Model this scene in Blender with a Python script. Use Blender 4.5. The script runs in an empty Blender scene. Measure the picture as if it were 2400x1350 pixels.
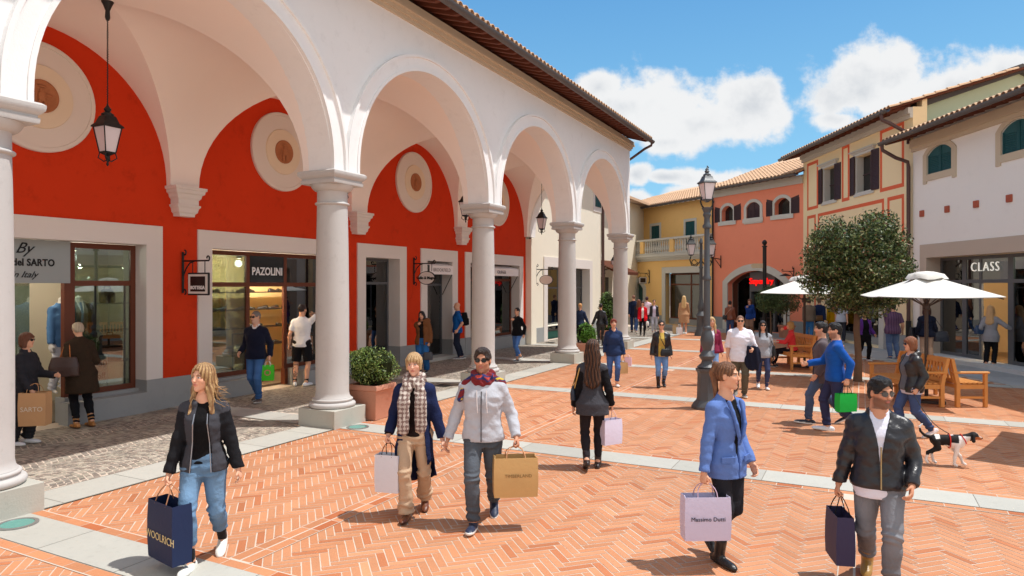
import bpy, math, random
import numpy as np
from mathutils import Matrix, Vector
from mathutils.geometry import tessellate_polygon
random.seed(7); NP = np.random.RandomState(11)
PI = math.pi; rad = math.radians
SC = bpy.context.scene
COL = SC.collection

# ---------------------------------------------------------------- camera, sky, sun, exposure
TH = rad(27.1)                      # the camera looks this much to the left of the arcade's direction (+Y)
HC = 2.27                           # eye height
FPX, W0, HY = 1600.0, 2400.0, 668.0 # focal length in picture widths of 2400, horizon row
FW = (-math.sin(TH), math.cos(TH)); RT = (math.cos(TH), math.sin(TH))
cam = bpy.data.cameras.new('camera'); cam_o = bpy.data.objects.new('camera', cam); COL.objects.link(cam_o)
cam_o.location = (0, 0, HC); cam_o.rotation_euler = (rad(90), 0, TH)
cam.sensor_width = 36.0; cam.lens = 36.0 * FPX / W0
cam.shift_y = (HY - 675.0) / W0
cam.clip_end = 3000; cam.clip_start = 0.05
SC.camera = cam_o

SUN_EL = rad(66.5)
SUN_DIR = Vector((RT[0]*math.cos(SUN_EL), RT[1]*math.cos(SUN_EL), math.sin(SUN_EL)))   # towards the sun
sun = bpy.data.lights.new('sun', 'SUN'); sun.energy = 3.7; sun.angle = rad(0.55); sun.color = (1.0, 0.968, 0.92)
sun_o = bpy.data.objects.new('sun', sun); COL.objects.link(sun_o)
sun_o.rotation_euler = SUN_DIR.to_track_quat('Z', 'Y').to_euler()

SC.view_settings.view_transform = 'Standard'; SC.view_settings.look = 'None'
SC.view_settings.exposure = 0.27; SC.view_settings.gamma = 1.0; SC.view_settings.use_curve_mapping = False
SC.render.engine = 'CYCLES'
SC.cycles.max_bounces = 7; SC.cycles.diffuse_bounces = 4; SC.cycles.glossy_bounces = 3
SC.cycles.transmission_bounces = 3; SC.cycles.transparent_max_bounces = 10
SC.cycles.caustics_reflective = False; SC.cycles.caustics_refractive = False

def lin(c):
    out = []
    for v in c[:3]:
        v = v / 255.0
        out.append(v/12.92 if v <= 0.04045 else ((v+0.055)/1.055)**2.4)
    return tuple(out)

class NT:
    """small helper to write node trees"""
    def __init__(s, tree): s.t = tree; s.n = tree.nodes; s.l = tree.links
    def node(s, typ, **kw):
        nd = s.n.new(typ)
        for k, v in kw.items():
            if k.startswith('i_'): s.set(nd, k[2:], v)
            else: setattr(nd, k, v)
        return nd
    def set(s, nd, key, v):
        sock = nd.inputs[int(key)] if str(key).isdigit() else nd.inputs[key.replace('_', ' ')]
        if isinstance(v, bpy.types.NodeSocket): s.l.new(v, sock)
        else: sock.default_value = v
    def math(s, op, a, b=0.0, c=None, clamp=False):
        nd = s.n.new('ShaderNodeMath'); nd.operation = op; nd.use_clamp = clamp
        for i, v in enumerate((a, b) if c is None else (a, b, c)):
            if isinstance(v, bpy.types.NodeSocket): s.l.new(v, nd.inputs[i])
            else: nd.inputs[i].default_value = v
        return nd.outputs[0]
    def mix(s, f, a, b):
        nd = s.n.new('ShaderNodeMix'); nd.data_type = 'RGBA'
        for i, v in ((0, f), (6, a), (7, b)):
            if isinstance(v, bpy.types.NodeSocket): s.l.new(v, nd.inputs[i])
            else:
                if i and len(v) == 3: v = (*v, 1)
                nd.inputs[i].default_value = v
        return nd.outputs[2]
    def noise(s, vec, scale, detail=3, rough=.5):
        nd = s.n.new('ShaderNodeTexNoise'); nd.inputs['Scale'].default_value = scale
        nd.inputs['Detail'].default_value = detail; nd.inputs['Roughness'].default_value = rough
        if vec is not None: s.l.new(vec, nd.inputs['Vector'])
        return nd.outputs[0]
    def ramp(s, f, lo, hi):
        nd = s.n.new('ShaderNodeMapRange'); nd.interpolation_type = 'SMOOTHSTEP'
        s.l.new(f, nd.inputs[0]); nd.inputs[1].default_value = lo; nd.inputs[2].default_value = hi
        return nd.outputs[0]

SKYT = (1.0, 1.15, 1.12)
def build_world():
    w = bpy.data.worlds.new('World'); SC.world = w; w.use_nodes = True
    T = NT(w.node_tree); T.n.clear()
    out = T.node('ShaderNodeOutputWorld'); bg = T.node('ShaderNodeBackground')
    sky = T.node('ShaderNodeTexSky'); sky.sky_type = 'NISHITA'; sky.sun_disc = False
    sky.sun_elevation = SUN_EL; sky.sun_rotation = math.atan2(SUN_DIR.x, SUN_DIR.y)
    sky.altitude = 100; sky.air_density = 1.0; sky.dust_density = 0.6; sky.ozone_density = 1.6
    tc = T.node('ShaderNodeTexCoord')
    # direction of view turned so that x is to the right of the square's axis, y along it
    rot = T.node('ShaderNodeVectorRotate', rotation_type='Z_AXIS'); T.l.new(tc.outputs['Generated'], rot.inputs['Vector'])
    rot.inputs['Angle'].default_value = -TH
    sp = T.node('ShaderNodeSeparateXYZ'); T.l.new(rot.outputs[0], sp.inputs[0])
    yy = T.math('MAXIMUM', sp.outputs[1], 0.08)
    a = T.math('DIVIDE', sp.outputs[0], yy); b = T.math('DIVIDE', sp.outputs[2], yy)
    cb = T.node('ShaderNodeCombineXYZ'); T.l.new(a, cb.inputs[0]); T.l.new(b, cb.inputs[1])
    P = cb.outputs[0]
    n1 = T.noise(P, 9.0, 9, .62); n2 = T.noise(P, 3.2, 3, .5)
    wob = T.math('ADD', T.math('MULTIPLY', T.math('SUBTRACT', n1, .5), 2.5), T.math('MULTIPLY', T.math('SUBTRACT', n2, .5), .7))
    blobs = [(1400,205,75,45),(1560,255,200,95),(1640,290,200,75),(1760,245,130,95),(1560,335,70,30),(1470,250,120,60),
             (1960,235,150,75),(2010,215,190,95),(2090,175,165,110),(2230,215,210,95),(2350,185,160,80),(1960,280,100,35),
             (1490,410,45,30),(1560,415,60,18),(1490,470,60,32),(1700,420,150,30),(1620,455,90,25),(1800,425,80,26),
             (900,-250,240,60),(1700,-330,200,50),(2700,120,260,120),(2900,420,240,80)]
    m = None
    for (x, y, rx, ry) in blobs:
        ax, ay = (x-1200)/FPX, (HY-y)/FPX
        dx = T.math('MULTIPLY', T.math('SUBTRACT', a, ax), FPX/rx); dy = T.math('MULTIPLY', T.math('SUBTRACT', b, ay), FPX/ry)
        d = T.math('SUBTRACT', 1.0, T.math('SQRT', T.math('ADD', T.math('MULTIPLY', dx, dx), T.math('MULTIPLY', dy, dy))))
        m = d if m is None else T.math('MAXIMUM', m, d)
    m = T.math('ADD', m, wob)
    front = T.math('GREATER_THAN', sp.outputs[1], 0.1)
    mask = T.math('MULTIPLY', T.ramp(m, -.04, .42), front)
    # unseen cloud at the sky's sides and back, added to whiten the fill light
    nb = T.noise(tc.outputs['Generated'], 3.0, 7, .6)
    mb = T.math('MULTIPLY', T.ramp(nb, .30, .50), T.math('SUBTRACT', 1.0, front))
    mask = T.math('MAXIMUM', mask, mb)
    n3 = T.noise(P, 5.0, 5, .55)
    core = T.ramp(T.math('ADD', m, T.math('MULTIPLY', T.math('SUBTRACT', n3, .5), 2.2)), .45, 1.45)
    ccol = T.mix(core, (4.9, 4.95, 5.0), (3.5, 3.7, 3.95))
    haze = T.ramp(b, .52, .0)
    el = T.math('ARCTAN2', sp.outputs[2], T.math('SQRT', T.math('ADD', T.math('MULTIPLY', sp.outputs[0], sp.outputs[0]), T.math('MULTIPLY', sp.outputs[1], sp.outputs[1]))))
    grad = T.mix(T.ramp(el, 0.0, .62), (1.35, 3.35, 4.9), (0.26, 1.45, 3.6))
    tint = T.node('ShaderNodeMix', data_type='RGBA', blend_type='MULTIPLY'); tint.inputs[0].default_value = 1.0
    T.l.new(sky.outputs[0], tint.inputs[6]); tint.inputs[7].default_value = (SKYT[0], SKYT[1], SKYT[2], 1)
    blue = T.mix(.80, tint.outputs[2], grad)
    col = T.mix(mask, blue, ccol)
    T.l.new(col, bg.inputs[0]); bg.inputs[1].default_value = 0.15
    T.l.new(bg.outputs[0], out.inputs[0])
build_world()

# ---------------------------------------------------------------- places
def CU(u, z, h=0.0):
    """u metres to the right of the eye line, z metres along it"""
    return Vector((RT[0]*u + FW[0]*z, RT[1]*u + FW[1]*z, h))
def G(x, y, dz=0.0):
    """the spot on the paving that lies at (x, y) of the 2400 px photograph"""
    z = HC*FPX/(y-HY) + dz
    return CU((x-1200)/FPX*z, z)
def GZ(x, z, h=0.0): return CU((x-1200)/FPX*z, z, h)

# ---------------------------------------------------------------- materials
MATS = {}
def M(name, rgb, rough=.8, spec=.3, var=.06, vscale=1.5, bump=.15, bscale=60, metal=0.0, attr=False, stretch=None,
      coat=0.0, dirt=0.0, hv=0.0, sheen=0.0, trans=0.0, alpha=1.0, emit=None, estr=0):
    if name in MATS: return MATS[name]
    m = bpy.data.materials.new(name); m.use_nodes = True; MATS[name] = m
    T = NT(m.node_tree); bs = T.n['Principled BSDF']
    tc = T.node('ShaderNodeTexCoord'); vec = tc.outputs['Object']
    if stretch:
        mp = T.node('ShaderNodeMapping'); T.l.new(vec, mp.inputs[0]); mp.inputs['Scale'].default_value = stretch; bvec = mp.outputs[0]
    else: bvec = vec
    c = lin(rgb) if max(rgb) > 1 else rgb
    if attr:
        at = T.node('ShaderNodeVertexColor'); at.layer_name = 'Col'; base = at.outputs[0]
    else:
        rn = T.node('ShaderNodeRGB'); rn.outputs[0].default_value = (*c, 1); base = rn.outputs[0]
    if var > 0:
        n = T.noise(vec, vscale, 4, .6)
        f = T.math('MULTIPLY_ADD', n, 2*var, 1.0 - var)
        if dirt > 0:
            n2 = T.noise(vec, vscale*5, 6, .7)
            f = T.math('MULTIPLY', f, T.math('SUBTRACT', 1.0, T.math('MULTIPLY', T.ramp(n2, .52, .75), dirt)))
        mx = T.node('ShaderNodeMix', data_type='RGBA', blend_type='MULTIPLY'); mx.inputs[0].default_value = 1
        T.l.new(base, mx.inputs[6]); cbn = T.node('ShaderNodeCombineColor')
        for i in range(3): T.l.new(f, cbn.inputs[i])
        T.l.new(cbn.outputs[0], mx.inputs[7]); base = mx.outputs[2]
    T.l.new(base, bs.inputs['Base Color'])
    bs.inputs['Roughness'].default_value = rough; bs.inputs['Specular IOR Level'].default_value = spec
    bs.inputs['Metallic'].default_value = metal
    bs.inputs['Coat Weight'].default_value = coat; bs.inputs['Coat Roughness'].default_value = .12
    bs.inputs['Sheen Weight'].default_value = sheen
    bs.inputs['Transmission Weight'].default_value = trans
    if emit is not None:
        bs.inputs['Emission Color'].default_value = (*lin(emit), 1); bs.inputs['Emission Strength'].default_value = estr
    if bump > 0:
        nb = T.noise(bvec, bscale, 4, .6)
        bp = T.node('ShaderNodeBump'); bp.inputs['Strength'].default_value = bump; bp.inputs['Distance'].default_value = .02
        T.l.new(nb, bp.inputs['Height']); T.l.new(bp.outputs[0], bs.inputs['Normal'])
    return m

def glass(name, tint=(200,215,212), refl=.12, trans=.88, rough=.01):
    """shop window: mostly clear with a mirror of the square over it"""
    if name in MATS: return MATS[name]
    m = bpy.data.materials.new(name); m.use_nodes = True; MATS[name] = m
    T = NT(m.node_tree); T.n.clear(); out = T.node('ShaderNodeOutputMaterial')
    tr = T.node('ShaderNodeBsdfTransparent'); tr.inputs[0].default_value = (*[trans*v for v in lin(tint)], 1)
    gl = T.node('ShaderNodeBsdfGlossy'); gl.inputs['Roughness'].default_value = rough; gl.inputs[0].default_value = (.9,.93,.95,1)
    lw = T.node('ShaderNodeFresnel'); lw.inputs[0].default_value = 1.5
    f = T.math('ADD', T.math('MULTIPLY', lw.outputs[0], .9), refl, clamp=True)
    mx = T.node('ShaderNodeMixShader'); T.l.new(f, mx.inputs[0]); T.l.new(tr.outputs[0], mx.inputs[1]); T.l.new(gl.outputs[0], mx.inputs[2])
    T.l.new(mx.outputs[0], out.inputs[0]); return m

# ---------------------------------------------------------------- objects
XF = {}          # world matrix of every root, so that parts can be written in world coordinates
def tag(o, label=None, cat=None, group=None, kind=None):
    if label: o['label'] = label
    if cat: o['category'] = cat
    if group: o['group'] = group
    if kind: o['kind'] = kind
    return o
def empty(name, loc=(0,0,0), rz=0.0, label=None, cat=None, group=None, kind=None):
    o = bpy.data.objects.new(name, None); COL.objects.link(o); o.empty_display_size = .2
    o.location = loc; o.rotation_euler = (0, 0, rz)
    XF[o.name] = Matrix.Translation(Vector(loc)) @ Matrix.Rotation(rz, 4, 'Z')
    return tag(o, label, cat, group, kind)
def worldm(o):
    m = Matrix.Identity(4)
    while o is not None:
        loc = Matrix.Translation(o.location) @ o.rotation_euler.to_matrix().to_4x4()
        m = loc @ m; o = o.parent
    return m
def mesh_obj(name, verts, faces, mat, parent=None, smooth=False, cols=None, world=False, loc=None, mats=None, midx=None, auto=None):
    me = bpy.data.meshes.new(name)
    V = np.asarray(verts, dtype=np.float64).reshape(-1, 3)
    if world and parent is not None:
        inv = np.array(worldm(parent).inverted()); V = V @ inv[:3, :3].T + inv[:3, 3]
    if isinstance(faces, np.ndarray):
        nf, k = faces.shape
        me.vertices.add(len(V)); me.vertices.foreach_set('co', V.ravel())
        me.loops.add(nf*k); me.loops.foreach_set('vertex_index', faces.ravel().astype(np.int32))
        me.polygons.add(nf); me.polygons.foreach_set('loop_start', np.arange(0, nf*k, k, dtype=np.int32))
        me.polygons.foreach_set('loop_total', np.full(nf, k, dtype=np.int32))
        me.update(calc_edges=True)
    else:
        me.from_pydata([tuple(v) for v in V], [], faces); me.update()
    if cols is not None:
        ca = me.color_attributes.new('Col', 'FLOAT_COLOR', 'POINT')
        c4 = np.ones((len(V), 4)); c4[:, :3] = cols; ca.data.foreach_set('color', c4.ravel())
    for mm in (mats or [mat]):
        if mm is not None: me.materials.append(mm)
    if midx is not None: me.polygons.foreach_set('material_index', np.asarray(midx, dtype=np.int32))
    if smooth: me.polygons.foreach_set('use_smooth', np.ones(len(me.polygons), dtype=bool))
    if auto is not None:
        me.polygons.foreach_set('use_smooth', np.ones(len(me.polygons), dtype=bool)); me.set_sharp_from_angle(angle=rad(auto))
    o = bpy.data.objects.new(name, me); COL.objects.link(o)
    if parent is not None: o.parent = parent
    if loc is not None: o.location = loc
    return o
KIDS = {}
def copy_tree(o, parent=None, label=None, loc=None, rz=None, group=None):
    c = o.copy(); COL.objects.link(c)
    if parent is not None: c.parent = parent
    if label: c['label'] = label
    if group: c['group'] = group
    if loc is not None: c.location = loc
    if rz is not None: c.rotation_euler = (0, 0, rz)
    for ch in list(o.children): copy_tree(ch, c)
    return c

class Frame:
    """o origin, ang = direction of local x in the world; local y is 90 deg left of it, z up"""
    def __init__(s, o=(0,0,0), ang=0.0):
        s.m = Matrix.Translation(Vector(o)) @ Matrix.Rotation(ang, 4, 'Z'); s.ang = ang
    def __call__(s, x, y, z): return s.m @ Vector((x, y, z))
ID = Frame()

class MB:
    def __init__(s, frame=None): s.v = []; s.f = []; s.fr = frame
    def add(s, vs, fs):
        n = len(s.v)
        if s.fr is not None: vs = [s.fr(*v) for v in vs]
        s.v.extend([tuple(v) for v in vs]); s.f.extend([tuple(i+n for i in f) for f in fs]); return s
    def box(s, x0, x1, y0, y1, z0, z1, ch=0.0):
        if x1 < x0: x0, x1 = x1, x0
        if y1 < y0: y0, y1 = y1, y0
        if z1 < z0: z0, z1 = z1, z0
        if ch <= 0:
            return s.add([(x0,y0,z0),(x1,y0,z0),(x1,y1,z0),(x0,y1,z0),(x0,y0,z1),(x1,y0,z1),(x1,y1,z1),(x0,y1,z1)],
                     [(0,3,2,1),(4,5,6,7),(0,1,5,4),(1,2,6,5),(2,3,7,6),(3,0,4,7)])
        c = ch; vs = []; idx = {}
        for ix, (xa, sx) in enumerate(((x0, 1), (x1, -1))):
            for iy, (ya, sy) in enumerate(((y0, 1), (y1, -1))):
                for iz, (za, sz) in enumerate(((z0, 1), (z1, -1))):
                    idx[(ix,iy,iz,0)] = len(vs); vs.append((xa, ya+sy*c, za+sz*c))
                    idx[(ix,iy,iz,1)] = len(vs); vs.append((xa+sx*c, ya, za+sz*c))
                    idx[(ix,iy,iz,2)] = len(vs); vs.append((xa+sx*c, ya+sy*c, za))
        I = idx; fs = []
        for ix in (0, 1):
            q = [I[(ix,0,0,0)], I[(ix,1,0,0)], I[(ix,1,1,0)], I[(ix,0,1,0)]]; fs.append(q if ix else q[::-1])
        for iy in (0, 1):
            q = [I[(0,iy,0,1)], I[(1,iy,0,1)], I[(1,iy,1,1)], I[(0,iy,1,1)]]; fs.append(q if not iy else q[::-1])
        for iz in (0, 1):
            q = [I[(0,0,iz,2)], I[(1,0,iz,2)], I[(1,1,iz,2)], I[(0,1,iz,2)]]; fs.append(q if iz else q[::-1])
        for ix in (0, 1):
            for iy in (0, 1):
                q = [I[(ix,iy,0,0)], I[(ix,iy,0,1)], I[(ix,iy,1,1)], I[(ix,iy,1,0)]]; fs.append(q if (ix^iy) == 0 else q[::-1])
            for iz in (0, 1):
                q = [I[(ix,0,iz,0)], I[(ix,0,iz,2)], I[(ix,1,iz,2)], I[(ix,1,iz,0)]]; fs.append(q if (ix^iz) else q[::-1])
        for iy in (0, 1):
            for iz in (0, 1):
                q = [I[(0,iy,iz,1)], I[(0,iy,iz,2)], I[(1,iy,iz,2)], I[(1,iy,iz,1)]]; fs.append(q if (iy^iz) == 0 else q[::-1])
        for ix in (0, 1):
            for iy in (0, 1):
                for iz in (0, 1):
                    q = [I[(ix,iy,iz,0)], I[(ix,iy,iz,1)], I[(ix,iy,iz,2)]]; fs.append(q if (ix^iy^iz) else q[::-1])
        return s.add(vs, fs)
    def obox(s, c, ax, ay, az, hx, hy, hz):
        """box with any orientation: centre, three unit axes, half sizes"""
        c = Vector(c); ax, ay, az = Vector(ax)*hx, Vector(ay)*hy, Vector(az)*hz; vs = []
        for k in (-1, 1):
            for (i, j) in ((-1,-1),(1,-1),(1,1),(-1,1)): vs.append(c + ax*i + ay*j + az*k)
        return s.add(vs, [(0,3,2,1),(4,5,6,7),(0,1,5,4),(1,2,6,5),(2,3,7,6),(3,0,4,7)])
    def lathe(s, prof, n=24, c=(0,0), z0=0.0, sq=False):
        vs = []; fs = []; m = len(prof)
        for (r, z) in prof:
            for k in range(n):
                a = 2*PI*(k+.5)/n; vs.append((c[0]+r*math.cos(a), c[1]+r*math.sin(a), z0+z))
        for i in range(m-1):
            for k in range(n):
                k2 = (k+1) % n; fs.append((i*n+k, i*n+k2, (i+1)*n+k2, (i+1)*n+k))
        fs.append(tuple(range(n))[::-1]); fs.append(tuple((m-1)*n+k for k in range(n)))
        return s.add(vs, fs)
    def sqlathe(s, prof, c=(0,0), z0=0.0):
        """square rings: (half width, z)"""
        p = [(r*math.sqrt(2), z) for r, z in prof]; return s.lathe(p, 4, c, z0)
    def tube(s, pts, r, n=8, cap=True):
        pts = [Vector(p) for p in pts]; m = len(pts); vs = []; fs = []
        rs = r if isinstance(r, (list, tuple)) else [r]*m
        pu = None
        for i, p in enumerate(pts):
            d = (pts[min(i+1, m-1)] - pts[max(i-1, 0)]).normalized()
            if pu is None:
                pu = d.orthogonal().normalized()
            pu = (pu - d*pu.dot(d)); pu = pu.normalized() if pu.length > 1e-6 else d.orthogonal().normalized()
            pv = d.cross(pu)
            for k in range(n):
                a = 2*PI*k/n; vs.append(p + (pu*math.cos(a) + pv*math.sin(a))*rs[i])
        for i in range(m-1):
            for k in range(n):
                k2 = (k+1) % n; fs.append((i*n+k, i*n+k2, (i+1)*n+k2, (i+1)*n+k))
        if cap: fs.append(tuple(range(n))[::-1]); fs.append(tuple((m-1)*n+k for k in range(n)))
        return s.add(vs, fs)
    def prism(s, poly, y0, y1, holes=()):
        """polygon in x,z (CCW seen from +y... any) extruded between y0 (back) and y1 (front); holes get reveals"""
        loops = [list(poly)] + [list(h) for h in holes]
        flat = [p for L in loops for p in L]
        tris = tessellate_polygon([[Vector((p[0], p[1], 0)) for p in L] for L in loops])
        n = len(flat); vs = [(p[0], y1, p[1]) for p in flat] + [(p[0], y0, p[1]) for p in flat]; fs = []
        for t in tris:
            a, b, c = [flat[i] for i in t]
            ar = (b[0]-a[0])*(c[1]-a[1]) - (b[1]-a[1])*(c[0]-a[0])
            t = tuple(t) if ar < 0 else tuple(t)[::-1]
            fs.append(t); fs.append(tuple(i+n for i in t[::-1]))
        k = 0
        for li, L in enumerate(loops):
            m = len(L)
            for i in range(m):
                j = (i+1) % m; fs.append((k+i, k+j, n+k+j, n+k+i))
            k += m
        return s.add(vs, fs)
    def quad(s, a, b, c, d): return s.add([a, b, c, d], [(0,1,2,3)])
    def build(s, name, mat, parent=None, smooth=False, auto=None, world=False, loc=None, fixn=True):
        o = mesh_obj(name, s.v, s.f, mat, parent, smooth=smooth, auto=auto, world=world, loc=loc)
        if fixn:
            import bmesh
            bm = bmesh.new(); bm.from_mesh(o.data); bmesh.ops.recalc_face_normals(bm, faces=bm.faces); bm.to_mesh(o.data); bm.free()
        return o

def rect(x0, x1, z0, z1): return [(x0,z0),(x1,z0),(x1,z1),(x0,z1)]
def arch_open(x0, x1, z0, zs, rise, n=14):
    """opening with a flat or full arched head: springs at zs, rises by rise"""
    w = (x1-x0)/2; cx = (x0+x1)/2; R = (w*w + rise*rise)/(2*rise); cz = zs + rise - R; a0 = math.asin(min(1, w/R))
    if rise > w: a0 = PI - a0
    pts = [(x0,z0),(x1,z0)]
    for i in range(n+1):
        a = a0 - 2*a0*i/n; pts.append((cx + R*math.sin(a), cz + R*math.cos(a)))
    return pts

def text_obj(name, body, size, mat, origin, xdir, zdir, parent=None, depth=.01, squash=1.0, align='CENTER', shear=0.0, bold=0.0, space=1.0):
    """raised lettering as a mesh; origin world, xdir reading direction, zdir up"""
    cu = bpy.data.curves.new(name, 'FONT'); cu.body = body; cu.size = size; cu.align_x = align; cu.align_y = 'CENTER'
    cu.extrude = depth/2; cu.shear = shear; cu.offset = bold; cu.space_character = space; cu.resolution_u = 3
    t = bpy.data.objects.new(name, cu); COL.objects.link(t)
    dg = bpy.context.evaluated_depsgraph_get(); ev = t.evaluated_get(dg); me = bpy.data.meshes.new_from_object(ev)
    bpy.data.objects.remove(t); bpy.data.curves.remove(cu)
    X = Vector(xdir).normalized(); Z = Vector(zdir).normalized(); N = X.cross(Z)
    vs = [Vector(origin) + X*v.co.x*squash + Z*v.co.y + N*v.co.z for v in me.vertices]
    fs = [tuple(p.vertices) for p in me.polygons]; bpy.data.meshes.remove(me)
    return mesh_obj(name, [tuple(v) for v in vs], fs, mat, parent, world=True)
# ================================================================ the setting
class Facade(Frame):
    """a street front: origin and reading direction in (u, z); x along it, y into the building"""
    def __init__(s, uz, duz):
        L = math.hypot(*duz); s.uz = uz; s.d = (duz[0]/L, duz[1]/L)
        w = CU(*s.d); o = CU(*uz); Frame.__init__(s, o, math.atan2(w.y, w.x))
    def S(s, px):
        k = (px-1200)/FPX; return (k*s.uz[1]-s.uz[0])/(s.d[0]-k*s.d[1])
    def H(s, px, py):
        z = s.uz[1] + s.S(px)*s.d[1]; return HC + (HY-py)*z/FPX

# materials of the place
stucco_w = M('white_stucco', (242,241,240), .9, .2, .05, .8, .15, 45, dirt=.07)
stucco_in = M('vault_plaster', (250,237,228), .92, .15, .04, .6, .06, 30)
stone_g = M('grey_column_paint', (193,190,187), .75, .3, .06, 1.6, .12, 40, dirt=.10)
pedestal_m = M('grey_pedestal_stone', (182,180,170), .85, .25, .07, 2.5, .15, 50, dirt=.1)
red_m = M('red_stucco', (210,60,26), .9, .15, .10, .7, .2, 40, dirt=.16)
plinth_m = M('grey_plinth_plaster', (158,160,160), .9, .2, .06, 1.2, .1, 50, dirt=.1)
surround_m = M('pale_stone_surround', (226,218,212), .85, .2, .03, 1.0, .08, 40)
cream_m = M('cream_stucco', (238,230,212), .9, .15, .04, .7, .12, 50, dirt=.05)
orange_m = M('salmon_stucco', (246,152,122), .9, .15, .05, .6, .12, 50, dirt=.05)
yellow_m = M('pale_yellow_stucco', (250,228,184), .9, .15, .04, .6, .12, 50, dirt=.04)
ochre_m = M('ochre_stucco', (246,202,132), .9, .15, .05, .6, .12, 50, dirt=.05)
band_m = M('terracotta_paint_band', (232,112,78), .9, .15, .05, 1.0, .1, 50)
whitewall_m = M('cool_white_stucco', (244,240,234), .9, .2, .03, .6, .12, 50, dirt=.04)
green_m = M('pale_green_stucco', (214,232,204), .9, .15, .05, .5, .1, 50)
stone_trim = M('sand_stone_trim', (206,190,166), .85, .2, .05, 1.5, .1, 50)
grey_trim = M('grey_stone_trim', (206,204,196), .85, .2, .05, 1.5, .1, 50)
wood_raft = M('dark_red_wood', (108,58,40), .7, .3, .15, 3, .2, 30, stretch=(1,8,8))
brown_metal = M('brown_painted_metal', (84,58,54), .45, .5, .06, 2, .03, 30)
dark_gutter = M('dark_grey_gutter', (84,80,80), .45, .5, .08, 2, .05, 20)
tile_m = M('clay_roof_tile', (214,178,146), .9, .15, .22, 6, .3, 40, dirt=.35)
frame_brown = M('brown_window_frame', (104,54,34), .5, .4, .1, 3, .08, 30, stretch=(8,8,1))
frame_grey = M('grey_window_frame', (92,94,98), .45, .4, .05, 3, .02, 30)
iron = M('black_iron', (26,25,26), .5, .4, .1, 6, .1, 50)
lamp_grey = M('grey_green_cast_iron', (74,78,83), .45, .5, .12, 5, .12, 40)
shutter_b = M('brown_shutter_paint', (70,50,52), .6, .35, .08, 4, .05, 40)
shutter_g = M('green_shutter_paint', (34,84,88), .6, .35, .08, 4, .05, 40)
dark_in = M('dark_shop_inside', (70,66,60), .9, .1, .1, 1, 0)
glass_m = glass('shop_glass'); glass_d = glass('dim_window_glass', (120,130,130), .18, .5)
milk = M('milky_lantern_glass', (226,216,220), .35, .5, .03, 3, 0, trans=.0)
slab_m = M('pale_paving_slab', (1,1,1), .8, .3, .07, 3, .12, 60, attr=True, dirt=.12)
brick_m = M('clay_paving_brick', (1,1,1), .78, .3, .10, 5, .25, 70, attr=True, dirt=.12)
sett_m = M('porphyry_sett', (1,1,1), .8, .25, .10, 8, .25, 50, attr=True, dirt=.1)
mortar_m = M('pale_joint_mortar', (206,190,174), .95, .1, .12, 3, .2, 80, dirt=.15)
joint_m = M('grey_joint_sand', (136,129,119), .95, .1, .15, 4, .2, 80)
asphalt_m = M('far_grey_ground', (150,140,128), .95, .1, .1, .05, .1, 5)

def sheet(name, pts, z, m):
    return tag(mesh_obj(name, [(p[0], p[1], z) for p in pts], [tuple(range(len(pts)))], m), kind='structure')

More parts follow.
